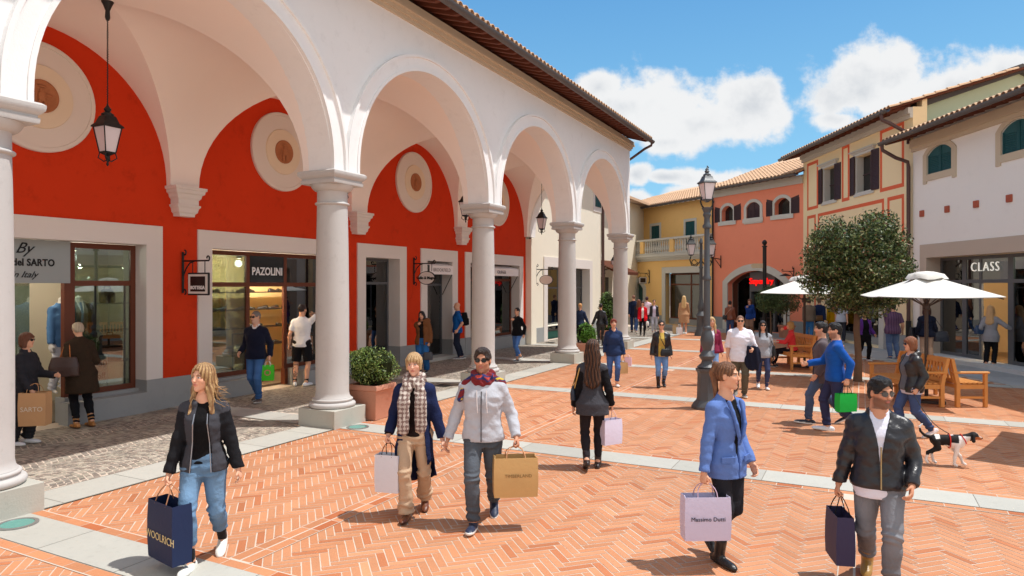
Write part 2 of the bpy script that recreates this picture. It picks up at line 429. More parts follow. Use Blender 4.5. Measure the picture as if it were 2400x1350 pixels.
def pavements():
    s = 1500.0
    sheet('ground', [(-s,-s),(s,-s),(s,s),(-s,s)], -.03, asphalt_m)
    o = [CU(-40, -12), CU(34, -12), CU(34, 75), CU(-40, 75)]
    sheet('square_bed', [(p.x, p.y) for p in o], -.0010, mortar_m)
    # herringbone of clay bricks, one small face each, over the mortar
    L, W, g = .300, .075, .0095
    n = 4; c45 = math.sqrt(.5)
    I, J = np.meshgrid(np.arange(-700, 900), np.arange(-160, 160), indexing='ij')
    I = I.ravel(); J = J.ravel()
    boxes = []
    for kind in (0, 1):
        x0 = I + n*J; y0 = I - n*J
        if kind == 0: x1, y1 = x0 + n, y0 + 1
        else: y0 = y0 + 1; x1, y1 = x0 + 1, y0 + n
        boxes.append(np.stack([x0, y0, x1, y1], 1).astype(float))
    B = np.concatenate(boxes)*W
    cx = (B[:,0]+B[:,2])/2; cy = (B[:,1]+B[:,3])/2
    X = (cx-cy)*c45; Y = (cx+cy)*c45
    U = X*RT[0] + Y*RT[1]; Z = X*FW[0] + Y*FW[1]
    keep = (X > -7.42) & (Z > 3.0) & (Z < 46) & (U < 11.1) & (np.abs(U) < Z*.80+1.2)
    keep &= ~((X < -11.2) & (Y < 33)) 
    B = B[keep]; X = X[keep]; Y = Y[keep]
    hh = g/2; q = np.stack([B[:,0]+hh, B[:,1]+hh, B[:,2]-hh, B[:,1]+hh, B[:,2]-hh, B[:,3]-hh, B[:,0]+hh, B[:,3]-hh], 1).reshape(-1, 4, 2)
    q = q + NP.normal(0, .0012, q.shape)
    zz = np.repeat(NP.normal(.0, .0003, (len(q), 1)), 4, 1) + .0008
    V = np.stack([(q[:,:,0]-q[:,:,1])*c45, (q[:,:,0]+q[:,:,1])*c45, zz], -1).reshape(-1, 3)
    F = np.arange(len(V)).reshape(-1, 4)
    base = np.array(lin((192,130,92))); dark = np.array(lin((178,104,66))); pale = np.array(lin((202,148,112)))
    t = NP.rand(len(q), 1); t2 = NP.rand(len(q), 1)
    c = base*(1-t*.5) + pale*t*.5; c = np.where(t2 > .88, dark*.6+base*.4, c); c = c*(1 + NP.normal(0, .05, (len(q), 1)))
    # border courses
    bv, bc = [], []
    def course(x0, y0, dx, dy, length, wid, bl):
        """a row of bricks laid along (dx, dy)"""
        k = int(length/bl)
        for i in range(k):
            a = i*bl + .004; b = (i+1)*bl - .004; px, py = -dy, dx
            mx, my = x0+dx*(a+b)/2, y0+dy*(a+b)/2; u = mx*RT[0]+my*RT[1]; zc = mx*FW[0]+my*FW[1]
            if zc < 2.5 or u > 11.1 or abs(u) > zc*.8+1: continue
            for (s_, t_) in ((a,.004),(b,.004),(b,wid-.004),(a,wid-.004)): bv.append((x0+dx*s_+px*t_, y0+dy*s_+py*t_, .0058))
            m = base*(.9+.25*random.random()) if random.random() > .15 else dark
            bc.extend([m]*4)
    beds = []
    for yl in (3.6, 8.6, 13.6, 18.6, 23.6, 28.6, 33.6): beds.append((-7.34, 18, yl-.37, yl+.37))
    for xl in (-4.55, -.05, 4.5, 9.0): beds.append((xl-.12, xl+.12, -1, 42))
    bv_ = []
    for k_, (a_, b_, c_, d_) in enumerate(beds): bv_ += [(a_, c_, .0048+.0001*k_), (b_, c_, .0048+.0001*k_), (b_, d_, .0048+.0001*k_), (a_, d_, .0048+.0001*k_)]
    tag(mesh_obj('course_bed', np.array(bv_), np.arange(len(bv_)).reshape(-1,4), mortar_m), kind='structure')
    for yl in (3.6, 8.6, 13.6, 18.6, 23.6, 28.6, 33.6):
        course(-7.34, yl+.25, 1, 0, 28, .11, .27); course(-7.34, yl-.36, 1, 0, 28, .11, .27)
    for xl in (-4.55, -.05, 4.5, 9.0):
        
            for q_ in range(-1, 8):
                for w_ in (-.115, .005): course(xl-w_, -1.4+5*q_+.38, 0, 1, 4.26, .11, .27)
    V2 = np.array(bv); C2 = np.array(bc)
    V = np.concatenate([V, V2]); F = np.arange(len(V)).reshape(-1, 4)
    C = np.concatenate([np.repeat(c, 4, 0), C2]); A_ = lambda k, s_: (np.sin(V[:,0]*k+1.7*np.sin(V[:,1]*k*.8+s_))+np.sin(V[:,1]*k*1.2+1.3*np.sin(V[:,0]*k*.7+s_)))/2
    C = C*(1+.07*A_(.55, 0)+.05*A_(1.9, 2))[:, None]
    tag(mesh_obj('brick_paving', V, F, brick_m, cols=C), kind='structure')

    def slabs(name, x0, x1, y0, y1, nx, ny, z, tone=(178,176,167), jit=.05):
        """rows of stone slabs nx by ny with open joints"""
        vs, cs = [], []; c0 = np.array(lin(tone))
        for i in range(nx):
            for j in range(ny):
                a = x0+(x1-x0)*i/nx; b = x0+(x1-x0)*(i+1)/nx; cc = y0+(y1-y0)*j/ny; d = y0+(y1-y0)*(j+1)/ny
                gg = .004; vs += [(a+gg,cc+gg,z),(b-gg,cc+gg,z),(b-gg,d-gg,z),(a+gg,d-gg,z)]
                cs += [c0*(1+random.uniform(-jit, jit)*2)]*4
        o = mesh_obj(name, np.array(vs), np.arange(len(vs)).reshape(-1,4), slab_m, cols=np.array(cs)); tag(o, kind='structure'); return o
    for yl in (3.6, 8.6, 13.6, 18.6, 23.6, 28.6, 33.6):
        slabs('paving_strip', -7.34, 20.0 if yl < 12 else 15.0, yl-.25, yl+.25, 26, 1, .010)
        sheet('strip_bed', [(-7.36,yl-.25),(20,yl-.25),(20,yl+.25),(-7.36,yl+.25)], .0075, joint_m)
        if yl < 30: slabs('portico_strip', -11.4, -7.98, yl-.3, yl+.3, 4, 1, .014, (176,174,166))
    slabs('colonnade_kerb', -7.96, -7.35, -4, 36, 1, 44, .013, (178,176,167))
    sheet('kerb_bed', [(-7.98,-4),(-7.34,-4),(-7.34,36),(-7.98,36)], .0105, joint_m)
    # porphyry setts in the portico, laid in arcs
    sheet('portico_bed', [(-11.6,-4),(-7.98,-4),(-7.98,36),(-11.6,36)], -.006, joint_m)
    vs, cs = [], []
    tones = [np.array(lin(t_)) for t_ in ((146,138,128),(130,122,114),(160,152,138),(140,128,118),(172,164,150))]
    y = -2.0
    while y < 36:
        x = -11.4; row = random.random()
        while x < -7.98:
            w_ = random.uniform(.060, .092); yy = y + .16*abs(math.sin((x+11.4)*PI/1.15)) 
            if not any(abs(yy-yl) < .35 for yl in (3.6, 8.6, 13.6, 18.6, 23.6, 28.6)) and x+w_ < -7.97:
                s_ = [random.uniform(-.008, .008) for _ in range(8)]; z_ = random.uniform(0, .003)
                t_ = [random.uniform(-.0014, .0014) for _ in range(4)]; d_ = .072
                sl = .16*(abs(math.sin((x+w_+11.4)*PI/1.15)) - abs(math.sin((x+11.4)*PI/1.15)))
                vs += [(x+.006+s_[0], yy+.005+s_[1], z_+t_[0]), (x+w_-.006+s_[2], yy+sl+.005+s_[3], z_+t_[1]), (x+w_-.006+s_[4], yy+sl+d_+s_[5], z_+t_[2]), (x+.006+s_[6], yy+d_+s_[7], z_+t_[3])]
                cs += [random.choice(tones)*random.uniform(.88, 1.12)]*4
            x += w_
        y += .080
    tag(mesh_obj('portico_setts', np.array(vs), np.arange(len(vs)).reshape(-1,4), sett_m, cols=np.array(cs)), kind='structure')
    # pavement along the right hand houses and round in front of the salmon and ochre ones
    m = MB()
    def slab_field(p0, du, dv, nu, nv, su, sv, z, tone):
        vs, cs = [], []; c0 = np.array(lin(tone))
        for i in range(nu):
            for j in range(nv):
                q = [p0 + du*(su*(i+a)) + dv*(sv*(j+b)) for a, b in ((.006,.006),(.994,.006),(.994,.994),(.006,.994))]
                for p in q: vs.append((p.x, p.y, z))
                cs += [c0*random.uniform(.92, 1.08)]*4
        return np.array(vs), np.array(cs)
    v1, c1 = slab_field(CU(11.25, 6), CU(0, 1), CU(1, 0), 27, 3, .9, .62, .008, (172,172,170))
    e = CU(*ORG.d)
    o = mesh_obj('pavement', v1, np.arange(len(v1)).reshape(-1,4), slab_m, cols=c1); tag(o, kind='structure')
    p0 = CU(13.1, 30.7); n_ = CU(-ORG.d[1]*-1, -ORG.d[0]) 
    inward = Vector((-math.sin(ORG.ang), math.cos(ORG.ang), 0))
    v2, c2 = slab_field(p0 - inward*1.9 + e*1.0, -e, inward, 26, 3, .8, .62, .011, (168,168,164))
    o = mesh_obj('pavement', v2, np.arange(len(v2)).reshape(-1,4), slab_m, cols=c2); tag(o, kind='structure')

CLS = Facade((13.1, 22.3), (0, -1))        # white house on the right, x from its far corner towards us
YEL = Facade((13.1, 30.7), (0, -1))        # pale yellow house, x 0..8.4
ORG = Facade((13.1, 30.7), (.469, -1))     # salmon and ochre houses, x negative going away
pavements()

# ---------------------------------------------------------------- the arcade with its red shop wall
LW = Frame((-11.4, 0, 0), PI/2)            # x = world Y, y = into the wall (-X)
AR = empty('arcade_building', (-9.5, 11, 0), 0, 'long white arcade with grey columns, vaulted portico and red shop wall', 'arcade')
SPR, RAD, APX = 4.10, 2.2, 6.35
def arch_h(t): t = min(1.0, abs(t)); return SPR + (APX-SPR)*math.sqrt(max(0.0, 1-t*t))
BAYS = [-1.4+5*k for k in range(0, 5)]     # pier lines: -1.4, 3.6, 8.6, 13.6, 18.6 (+23.6)
PIERS = BAYS + [23.6]

def arcade():
    W = lambda m, n, mat, p=AR, **k: m.build(n, mat, p, world=True, **k)
    # the arched wall
    m = MB(); f, b, top, N = -7.45, -7.93, 7.44, 40
    ysx = []
    def seg(ya, ha, yb, hb):
        m.add([(f,ya,ha),(f,yb,hb),(f,yb,top),(f,ya,top),(b,ya,ha),(b,yb,hb),(b,yb,top),(b,ya,top)],
              [(0,1,2,3),(7,6,5,4),(4,5,1,0)])
    ytop0, ytop1 = -4.0, 23.9
    for k, yp in enumerate(PIERS):
        seg(yp-.3, SPR, yp+.3, SPR)
        if k < len(PIERS)-1:
            c = yp+2.5; pts = [(c-RAD*math.cos(PI*i/N), arch_h(math.cos(PI*i/N))) for i in range(N+1)]
            for (p, q) in zip(pts, pts[1:]): seg(p[0], p[1], q[0], q[1])
    seg(-4.0, 0, -1.7, 0)
    m.quad((f,23.9,SPR),(b,23.9,SPR),(b,23.9,top),(f,23.9,top)); m.quad((f,-4,0),(b,-4,0),(b,-4,top),(f,-4,top)); m.quad((f,-4,top),(f,23.9,top),(b,23.9,top),(b,-4,top))
    wall = W(m, 'arcade_wall', stucco_w, auto=35)
    # moulded archivolts
    for k, yp in enumerate(PIERS[:-1]):
        m = MB(); c = yp+2.5
        for (r0, r1, x1) in ((RAD-.004, RAD+.245, f+.05), (RAD+.245, RAD+.298, f+.085), (RAD-.011, RAD+.045, f+.066)):
            prev = None
            for i in range(-1, N+2):
                if i < 0 or i > N: a = 0 if i < 0 else PI; z = SPR+.002
                else: a = PI*i/N; z = None
                sc = (APX-SPR)/RAD
                A = [(c-r*math.cos(a), (SPR+.12 + (r*math.sin(a))*(APX-SPR-.12)/RAD) if z is None else z) for r in (r0, r1)]
                cur = [(f-.01,A[0][0],A[0][1]),(x1,A[0][0],A[0][1]),(x1,A[1][0],A[1][1]),(f-.01,A[1][0],A[1][1])]
                if prev: m.add(prev+cur, [(0,1,5,4),(1,2,6,5),(2,3,7,6)])
                prev = cur
        a = W(m, 'archivolt', stucco_w, auto=40)
    # cornice under the eave, in steps
    m = MB()
    for (x, z0, z1) in ((.05,7.12,7.19),(.09,7.19,7.27),(.15,7.27,7.33),(.13,7.33,7.44)): m.box(f-.02, f+x, -4, 23.9+x, z0, z1)
    for (x, z0, z1) in ((.05,7.12,7.19),(.09,7.19,7.27),(.15,7.27,7.33)): m.box(-11.3, f-.03, 23.9, 23.9+x, z0, z1)
    W(m, 'cornice', stone_trim)
    # end wall of the portico with its own arch
    EF = Frame((-9.62, 23.9, 0), PI)       # x = -X, y = -Y
    hole = [(-1.6, SPR-.02)]
    pts = [(-1.6, SPR)] + [(-1.6*math.cos(PI*i/24), arch_h(math.cos(PI*i/24))) for i in range(25)] + [(1.6, SPR)]
    poly = [(-1.69, SPR), *pts[1:-1], (1.78, SPR), (1.78, 7.44), (-1.69, 7.44)]
    m = MB(EF); m.prism(poly, .0, .47); W(m, 'end_wall', stucco_w)
    m = MB(); m.box(-11.4, -11.16, 23.42, 23.88, 0.0, SPR-.09); W(m, 'pilaster', cream_m)
    # groin vaults
    xc, hx = -9.665, 1.62
    for k, yp in enumerate(PIERS[:-1]):
        yc = yp+2.5; m = MB(); n = 18
        ph = [math.sin(PI/2*i/n) for i in range(n+1)]; ps = [math.sin(-PI/2+PI*j/(2*n)) for j in range(2*n+1)]
        for (kind, sg) in (('x',1),('x',-1),('y',1),('y',-1)):
            g = []
            for s_ in ph:
                row = []
                for w_ in ps:
                    t = s_*w_; h = arch_h(t)
                    if kind == 'x': row.append((xc+sg*hx*s_, yc+RAD*t, h))
                    else: row.append((xc+hx*t, yc+sg*RAD*s_, h))
                g.append(row)
            last = []
            for w_ in ps:
                h = arch_h(w_)
                last.append(((-7.92 if sg > 0 else -11.42), yc+RAD*w_, h) if kind == 'x' else (xc+hx*w_, yc+sg*2.5, h))
            g.append(last); base = len(m.v); cols = 2*n+1
            m.add([v for r in g for v in r], [(i*cols+j, i*cols+j+1, (i+1)*cols+j+1, (i+1)*cols+j) for i in range(len(g)-1) for j in range(cols-1)])
        # the little piers between the lunettes
        for (xa, xb) in ((-11.42, xc-hx), (xc+hx, -7.92)):
            for (ya, yb) in ((yc-2.5, yc-RAD), (yc+RAD, yc+2.5)):
                m.add([(xa,ya,SPR),(xb,ya,SPR),(xb,yb,SPR),(xa,yb,SPR)], [(0,1,2,3)])
        o = m.build('vault', stucco_in, AR, world=True, fixn=False, auto=32)
    # flat roof deck that keeps the light out above the vaults
    m = MB(); m.box(-11.8, -7.9, -4, 23.85, 7.0, 7.1); W(m, 'attic_floor', wood_raft)
    # roof: boards, tiles, gutter, rafters
    sl = math.tan(rad(17)); xe = -6.72; xr = -13.0
    def zr(x): return 7.44 + (xe-x)*sl
    m = MB(); m.add([(xe,-4,zr(xe)),(xe,23.95,zr(xe)),(xr,23.95,zr(xr)),(xr,-4,zr(xr)),(xe,-4,zr(xe)+.03),(xe,23.95,zr(xe)+.03),(xr,23.95,zr(xr)+.03),(xr,-4,zr(xr)+.03)],
          [(0,1,2,3),(7,6,5,4),(0,4,5,1),(1,5,6,2),(2,6,7,3),(3,7,4,0)])
    m.quad((xr,-4,zr(xr)+.03),(xr,23.95,zr(xr)+.03),(-19,23.95,6.4),(-19,-4,6.4))
    W(m, 'roof_boards', wood_raft)
    m = MB(); tw = .21; y = -3.9
    while y < 23.9:                        # coppi: overlapping half round tiles, cover rows only where they show
        x = xe+.07; j = 0
        while x > xe-1.6:
            x2 = x-.42; za, zb = zr(x)+.05+.02, zr(x2)+.05
            n = 6; vs = []
            for (xx, zz, r) in ((x, za, .088), (x2, zb, .072)):
                for i in range(n+1): a = PI*i/n; vs.append((xx, y+tw/2-r*math.cos(a), zz+r*math.sin(a)*.9))
                for i in range(n+1): a = PI*i/n; vs.append((xx, y+tw/2-(r-.014)*math.cos(a), zz+(r-.014)*math.sin(a)*.9))
            k = 2*(n+1)
            m.add(vs, [(i,i+1,k+i+1,k+i) for i in range(n)] + [(i,n+1+i,n+2+i,i+1) for i in range(n)])
            x = x2+.05; j += 1
        y += tw
    m.add([(xe-1.5,-4,zr(xe-1.5)+.06),(xe-1.5,23.95,zr(xe-1.5)+.06),(xr,23.95,zr(xr)+.08),(xr,-4,zr(xr)+.08)], [(0,1,2,3)])
    m.quad((xe+.05,-4,zr(xe)+.035),(xe+.05,23.95,zr(xe)+.035),(xe-1.6,23.95,zr(xe-1.6)+.035),(xe-1.6,-4,zr(xe-1.6)+.035))
    W(m, 'roof_tiles', tile_m, fixn=False)
    m = MB(); n = 8; prev = None
    for yy in (-4, 23.98):
        cur = []
        for i in range(n+1):
            a = PI + PI*i/n; cur.append((xe+.09+.085*math.cos(a), yy, 7.40+.095*math.sin(a)))
        for i in range(n+1):
            a = 2*PI - PI*i/n; cur.append((xe+.09+.075*math.cos(a), yy, 7.40+.085*math.sin(a)))
        if prev: k = len(cur); m.add(prev+cur, [(i,(i+1)%k,k+(i+1)%k,k+i) for i in range(k)] + [tuple(range(k))[::-1], tuple(range(k,2*k))])
        prev = cur
    W(m, 'gutter', dark_gutter, auto=40)
    m = MB(); m.tube([(xe+.08,23.9,7.33),(xe+.06,23.9,7.24),(-6.9,23.9,7.14),(-7.38,23.95,6.86),(-7.5,23.97,6.8)], .045, 8); W(m, 'drain_pipe', brown_metal, auto=50)
    r0 = None; yy = -3.8; i = 0
    while yy < 23.85:
        if r0 is None:
            m = MB(); h = .11
            m.add([(xe+.02,-.045,zr(xe)-.003),(xe+.02,.045,zr(xe)-.003),(f-.1,.045,zr(f-.1)-.003),(f-.1,-.045,zr(f-.1)-.003),
                   (xe-.02,-.045,zr(xe)-h*.55),(xe-.02,.045,zr(xe)-h*.55),(f-.1,.045,zr(f-.1)-h),(f-.1,-.045,zr(f-.1)-h),
                   (xe-.14,-.045,zr(xe-.14)-h),(xe-.14,.045,zr(xe-.14)-h)],
                  [(0,3,2,1),(0,1,5,4),(4,5,9,8),(8,9,6,7),(0,4,8,7,3),(1,2,6,9,5),(3,7,6,2)])
            vs = [(a+9.5, b_, c_) for a, b_, c_ in m.v]; mm = MB(); mm.add(vs, m.f); r0 = mm.build('rafter', wood_raft, AR); r0.location = (0, yy-11, 0)
        else:
            r = r0.copy(); COL.objects.link(r); r.parent = AR; r.location = (0, yy-11, 0)
        yy += .345
    # columns
    prof = [(.265,.52),(.268,.9),(.266,1.8),(.258,2.7),(.245,3.45),(.242,3.52)]
    c0 = None
    for yp in PIERS:
        if c0 is None:
            m = MB(); m.lathe([(.30,.44),(.275,.475),(.265,.53),(.268,1.0),(.266,1.9),(.256,2.9),(.243,3.56)], 40)
            sh = m.build('column', stone_g, AR, auto=30); sh.location = (1.8, yp-11, 0)
            m = MB(); m.sqlathe([(.375,0),(.375,.285),(.368,.292)]); m.build('pedestal', pedestal_m, sh)
            m = MB(); pr = []
            for i in range(9): a = -PI/2+PI*i/8; pr.append((.335+.038*math.cos(a), .335+.042*math.sin(a)))
            pr += [(.315,.38),(.315,.392)]
            for i in range(7): a = -PI/2+PI*i/6; pr.append((.305+.024*math.cos(a), .414+.022*math.sin(a)))
            pr += [(.285,.44)]
            m.lathe([(.33,.293)]+pr, 40); m.build('base', stone_g, sh, auto=35)
            m = MB(); pr = [(.243,3.56)]
            for i in range(7): a = -PI/2+PI*i/6; pr.append((.255+.022*math.cos(a), 3.585+.020*math.sin(a)))
            pr += [(.243,3.61),(.242,3.78)]
            for i in range(7): t = i/6; pr.append((.245+.10*t+.012*math.sin(PI*t), 3.785+.10*t**1.5))
            m.lathe(pr, 40)
            m.sqlathe([(.345,3.888),(.35,3.905),(.352,3.945),(.335,3.95),(.335,3.97),(.36,3.99),(.385,4.02),(.39,4.05),(.39,4.075),(.36,4.098)])
            m.build('capital', stone_g, sh, auto=35)
            c0 = sh
        else: copy_tree(c0, AR, loc=(1.8, yp-11, 0))
    # corbels on the red wall
    k0 = None
    for yp in PIERS[:-1]:
        if k0 is None:
            m = MB(); P_ = [(.16,3.55),(.165,3.60),(.20,3.63),(.215,3.70),(.245,3.735),(.245,3.76),(.215,3.77),(.215,3.86),(.25,3.90),(.262,3.955),(.30,3.98),(.31,4.035),(.335,4.045),(.335,4.095)]
            for (r_, z_), (r2, z2) in zip(P_, P_[1:]):
                d, d2 = .06+r_*.75, .06+r2*.75
                m.add([(0,-r_,z_),(d,-r_,z_),(d,r_,z_),(0,r_,z_),(0,-r2,z2),(d2,-r2,z2),(d2,r2,z2),(0,r2,z2)], [(0,1,5,4),(1,2,6,5),(2,3,7,6)])
            r_, z_ = P_[0]; d = .06+r_*.75; m.add([(0,-r_,z_),(d,-r_,z_),(d,r_,z_),(0,r_,z_)], [(0,3,2,1)]); r_, z_ = P_[-1]; d = .06+r_*.75; m.add([(0,-r_,z_),(d,-r_,z_),(d,r_,z_),(0,r_,z_)], [(0,1,2,3)])
            k0 = m.build('corbel', surround_m, AR); k0.location = (-1.9, yp-11, 0)
        else: copy_tree(k0, AR, loc=(-1.9, yp-11, 0))
    # medallions
    terr = M('terracotta_relief', (176,112,74), .8, .3, .2, 9, .6, 14)
    d0 = None
    for yp in PIERS[:-1]:
        loc = (-1.9, yp+2.5-11, 5.2)
        if d0 is None:
            def disc(prof, nm, mat, par):
                m = MB(); m.lathe([(r, z) for r, z in prof], 56); m.v = [(z, x, y) for x, y, z in m.v]; return m.build(nm, mat, par, auto=30)
            pale = M('pale_medallion_stone', (228,216,206), .85, .2, .03, 2, .05, 50)
            d0 = disc([(.86,-.01),(.86,.05),(.845,.065),(.79,.07),(.785,.05),(.0,.05)][:5]+[(.5,.05)], 'medallion', pale, AR); d0.location = loc
            disc([(.5,.04),(.485,.075),(.1,.08)], 'inner_ring', M('cream_medallion_stone', (232,212,186), .85, .2, .03, 2, .05, 50), d0)
            m = MB(); m.lathe([(.255,.07),(.255,.10),(.235,.108),(.22,.095),(.05,.095)], 40); m.v = [(z, x, y) for x, y, z in m.v]
            for (c_, r_) in (((.105,-.01,.09),(.02,.035,.04)), ((.105,0,-.0),(.03,.06,.09)), ((.105,-.03,-.13),(.025,.04,.08)), ((.105,.05,-.12),(.02,.03,.09)), ((.10,.09,.03),(.018,.07,.025)), ((.10,-.09,-.02),(.018,.02,.09)), ((.10,.0,.15),(.015,.07,.02))):
                vs, fs = [], []; n_ = 10
                for i in range(n_//2+1):
                    for j in range(n_):
                        a, b_ = PI*i/(n_/2)/1.0, 2*PI*j/n_
                        vs.append((c_[0]+r_[0]*math.cos(a), c_[1]+r_[1]*math.sin(a)*math.cos(b_), c_[2]+r_[2]*math.sin(a)*math.sin(b_)))
                for i in range(n_//2):
                    for j in range(n_): fs.append((i*n_+j, i*n_+(j+1)%n_, (i+1)*n_+(j+1)%n_, (i+1)*n_+j))
                m.add(vs, fs)
            m.build('relief_disc', terr, d0, auto=50)
        else: copy_tree(d0, AR, loc=loc)

# openings in the shop wall: (y0, y1) outer edge of the surround
SHOPS = [(-.9, 3.2), (4.1, 8.2), (8.95, 13.05), (13.63, 15.72), (16.43, 18.45), (18.92, 23.15)]
def shop_wall():
    W = lambda m, n, mat, p=AR, **k: m.build(n, mat, p, world=True, **k)
    SW = .32; HT, HO = 3.34, 2.99
    wall_holes = [rect(a+SW-.001, b-SW+.001, .006, HO+.001) for a, b in SHOPS]
    m = MB(LW); m.prism([(-4,HT-.06),(23.42,HT-.06),(23.42,6.6),(-4,6.6)], .0, .30)
    e = [-4] + [v for a, b in SHOPS for v in (a+.06, b-.06)] + [23.42]
    for a, b in zip(e[::2], e[1::2]): m.box(a, b, .0, .30, .56, HT-.06)
    W(m, 'red_wall', red_m)
    # grey plinth between the shops
    m = MB(LW); e = [-4] + [v for s_ in SHOPS for v in s_] + [23.42]
    for a, b in zip(e[::2], e[1::2]): m = MB(LW); m.box(a, b, -.03, .30, 0, .56); W(m, 'plinth', plinth_m)
    for a, b in SHOPS:
        m = MB(LW)
        m.prism([(a,.57),(a+SW,.57),(a+SW,HO),(b-SW,HO),(b-SW,.57),(b,.57),(b,HT),(a,HT)], -.035, .42)
        s_ = W(m, 'shop_surround', surround_m)
        
        for a_, b_ in ((a-.002, a+SW+.002), (b-SW-.002, b+.002)): m = MB(LW); m.box(a_, b_, -.045, .42, 0, .569); m.build('plinth_block', plinth_m, s_, world=True)

def room(nm, fr, x0, x1, y0, y1, z0, z1, wallc, floorc, par):
    """five inner faces of a shop"""
    wm = M('inside_wall_'+nm, wallc, .9, .1, .05, 1, 0); fm = M('inside_floor_'+nm, floorc, .5, .3, .08, 2, .02)
    m = MB(fr); t = .08
    m.box(x0-t, x1+t, y1, y1+t, z0, z1); m.box(x0-t, x0, y0, y1, z0, z1); m.box(x1, x1+t, y0, y1, z0, z1); m.box(x0-t, x1+t, y0, y1+t, z1, z1+t)
    r = m.build('shop_interior', wm, par, world=True)
    m = MB(fr); m.box(x0, x1, y0, y1, z0-.04, z0); m.build('shop_floor', fm, r, world=True); return r
def window_unit(fr, xs, zs, y, fm, par, gm=None, fw=.06, fd=.06, skip=(), name='shop_window'):
    """frame with mullions at xs and transoms at zs (lists with both ends) and one pane per light"""
    m = MB(fr)
    for i, x in enumerate(xs): m.box(x-(fw/2 if 0 < i < len(xs)-1 else 0)-(fw if i == len(xs)-1 else 0), x+(fw/2 if 0 < i < len(xs)-1 else 0)+(fw if i == 0 else 0), y-fd/2, y+fd/2, zs[0], zs[-1])
    for j, z in enumerate(zs):
        za = z-(fw/2 if 0 < j < len(zs)-1 else 0)-(fw if j == len(zs)-1 else 0); zb = z+(fw/2 if 0 < j < len(zs)-1 else 0)+(fw if j == 0 else 0)
        for i in range(len(xs)-1):
            if (i, 'b') in skip and j == 0: continue
            m.box(xs[i]+fw/2, xs[i+1]-fw/2, y-fd/2+.002, y+fd/2-.002, za, zb)
    f = m.build(name, fm, par, world=True)
    for i in range(len(xs)-1):
        for j in range(len(zs)-1):
            if (i, j) in skip: continue
            m = MB(fr); m.box(xs[i]+fw*.4, xs[i+1]-fw*.4, y-.006, y+.006, zs[j]+fw*.4, zs[j+1]-fw*.4); m.build('pane', gm or glass_m, f, world=True)
    return f
arcade(); shop_wall()
# ================================================================ shops behind the red wall
def lettering(name, body, size, mat, fr, x, y, z, par, **k):
    o = fr(x, y, z); xd = fr(x+1, y, z)-o
    return text_obj(name, body, size, mat, o, xd, (0,0,1), par, **k)
white_let = M('white_lettering', (235,235,235), .5, .3, 0, 1, 0); black_let = M('black_lettering', (24,24,26), .5, .3, 0, 1, 0)
lampm = M('warm_lamp_glow', (255,240,215), .5, .2, 0, 1, 0, emit=(255,226,180), estr=9)
shelf_m = M('black_shelf_metal', (34,32,32), .4, .4, 0, 1, 0)
shoe_cols = [(36,30,28),(88,54,36),(20,20,22),(140,100,70),(60,56,60),(170,160,150)]
shoe_ms = [M('shoe_leather_%s' % 'abcdef'[i], c, .4, .5, .1, 20, 0) for i, c in enumerate(shoe_cols)]
def shoe_mesh():
    m = MB(); P_ = [(-.13,.030,.055),(-.12,.036,.075),(-.08,.038,.085),(-.02,.037,.072),(.04,.042,.055),(.10,.042,.045),(.135,.030,.032),(.148,.010,.015)]
    n = 8; vs = []
    for (x, w, h) in P_:
        for i in range(n): a = PI*i/(n-1); vs.append((x, w*math.cos(a), max(0, h*math.sin(a)**.7)))
    m.add(vs, [(i*n+j, i*n+j+1, (i+1)*n+j+1, (i+1)*n+j) for i in range(len(P_)-1) for j in range(n-1)] + [(i*n, (i+1)*n, (i+1)*n+n-1, i*n+n-1) for i in range(len(P_)-1)] + [tuple(range(n))])
    return m
SHOE0 = []
def put_shoe(p, rz, k):
    if not SHOE0:
        m = shoe_mesh(); SHOE0.append(m.build('shoe', shoe_ms[0], None, auto=60)); o = SHOE0[0]
    else: o = SHOE0[0].copy(); o.data = SHOE0[0].data.copy() if False else SHOE0[0].data; COL.objects.link(o)
    o.location = p; o.rotation_euler = (0, 0, rz)
    tag(o, 'dark leather shoe set out on a lit shelf inside the shoe shop', 'shoe', 'shoes on the shoe shop shelves')

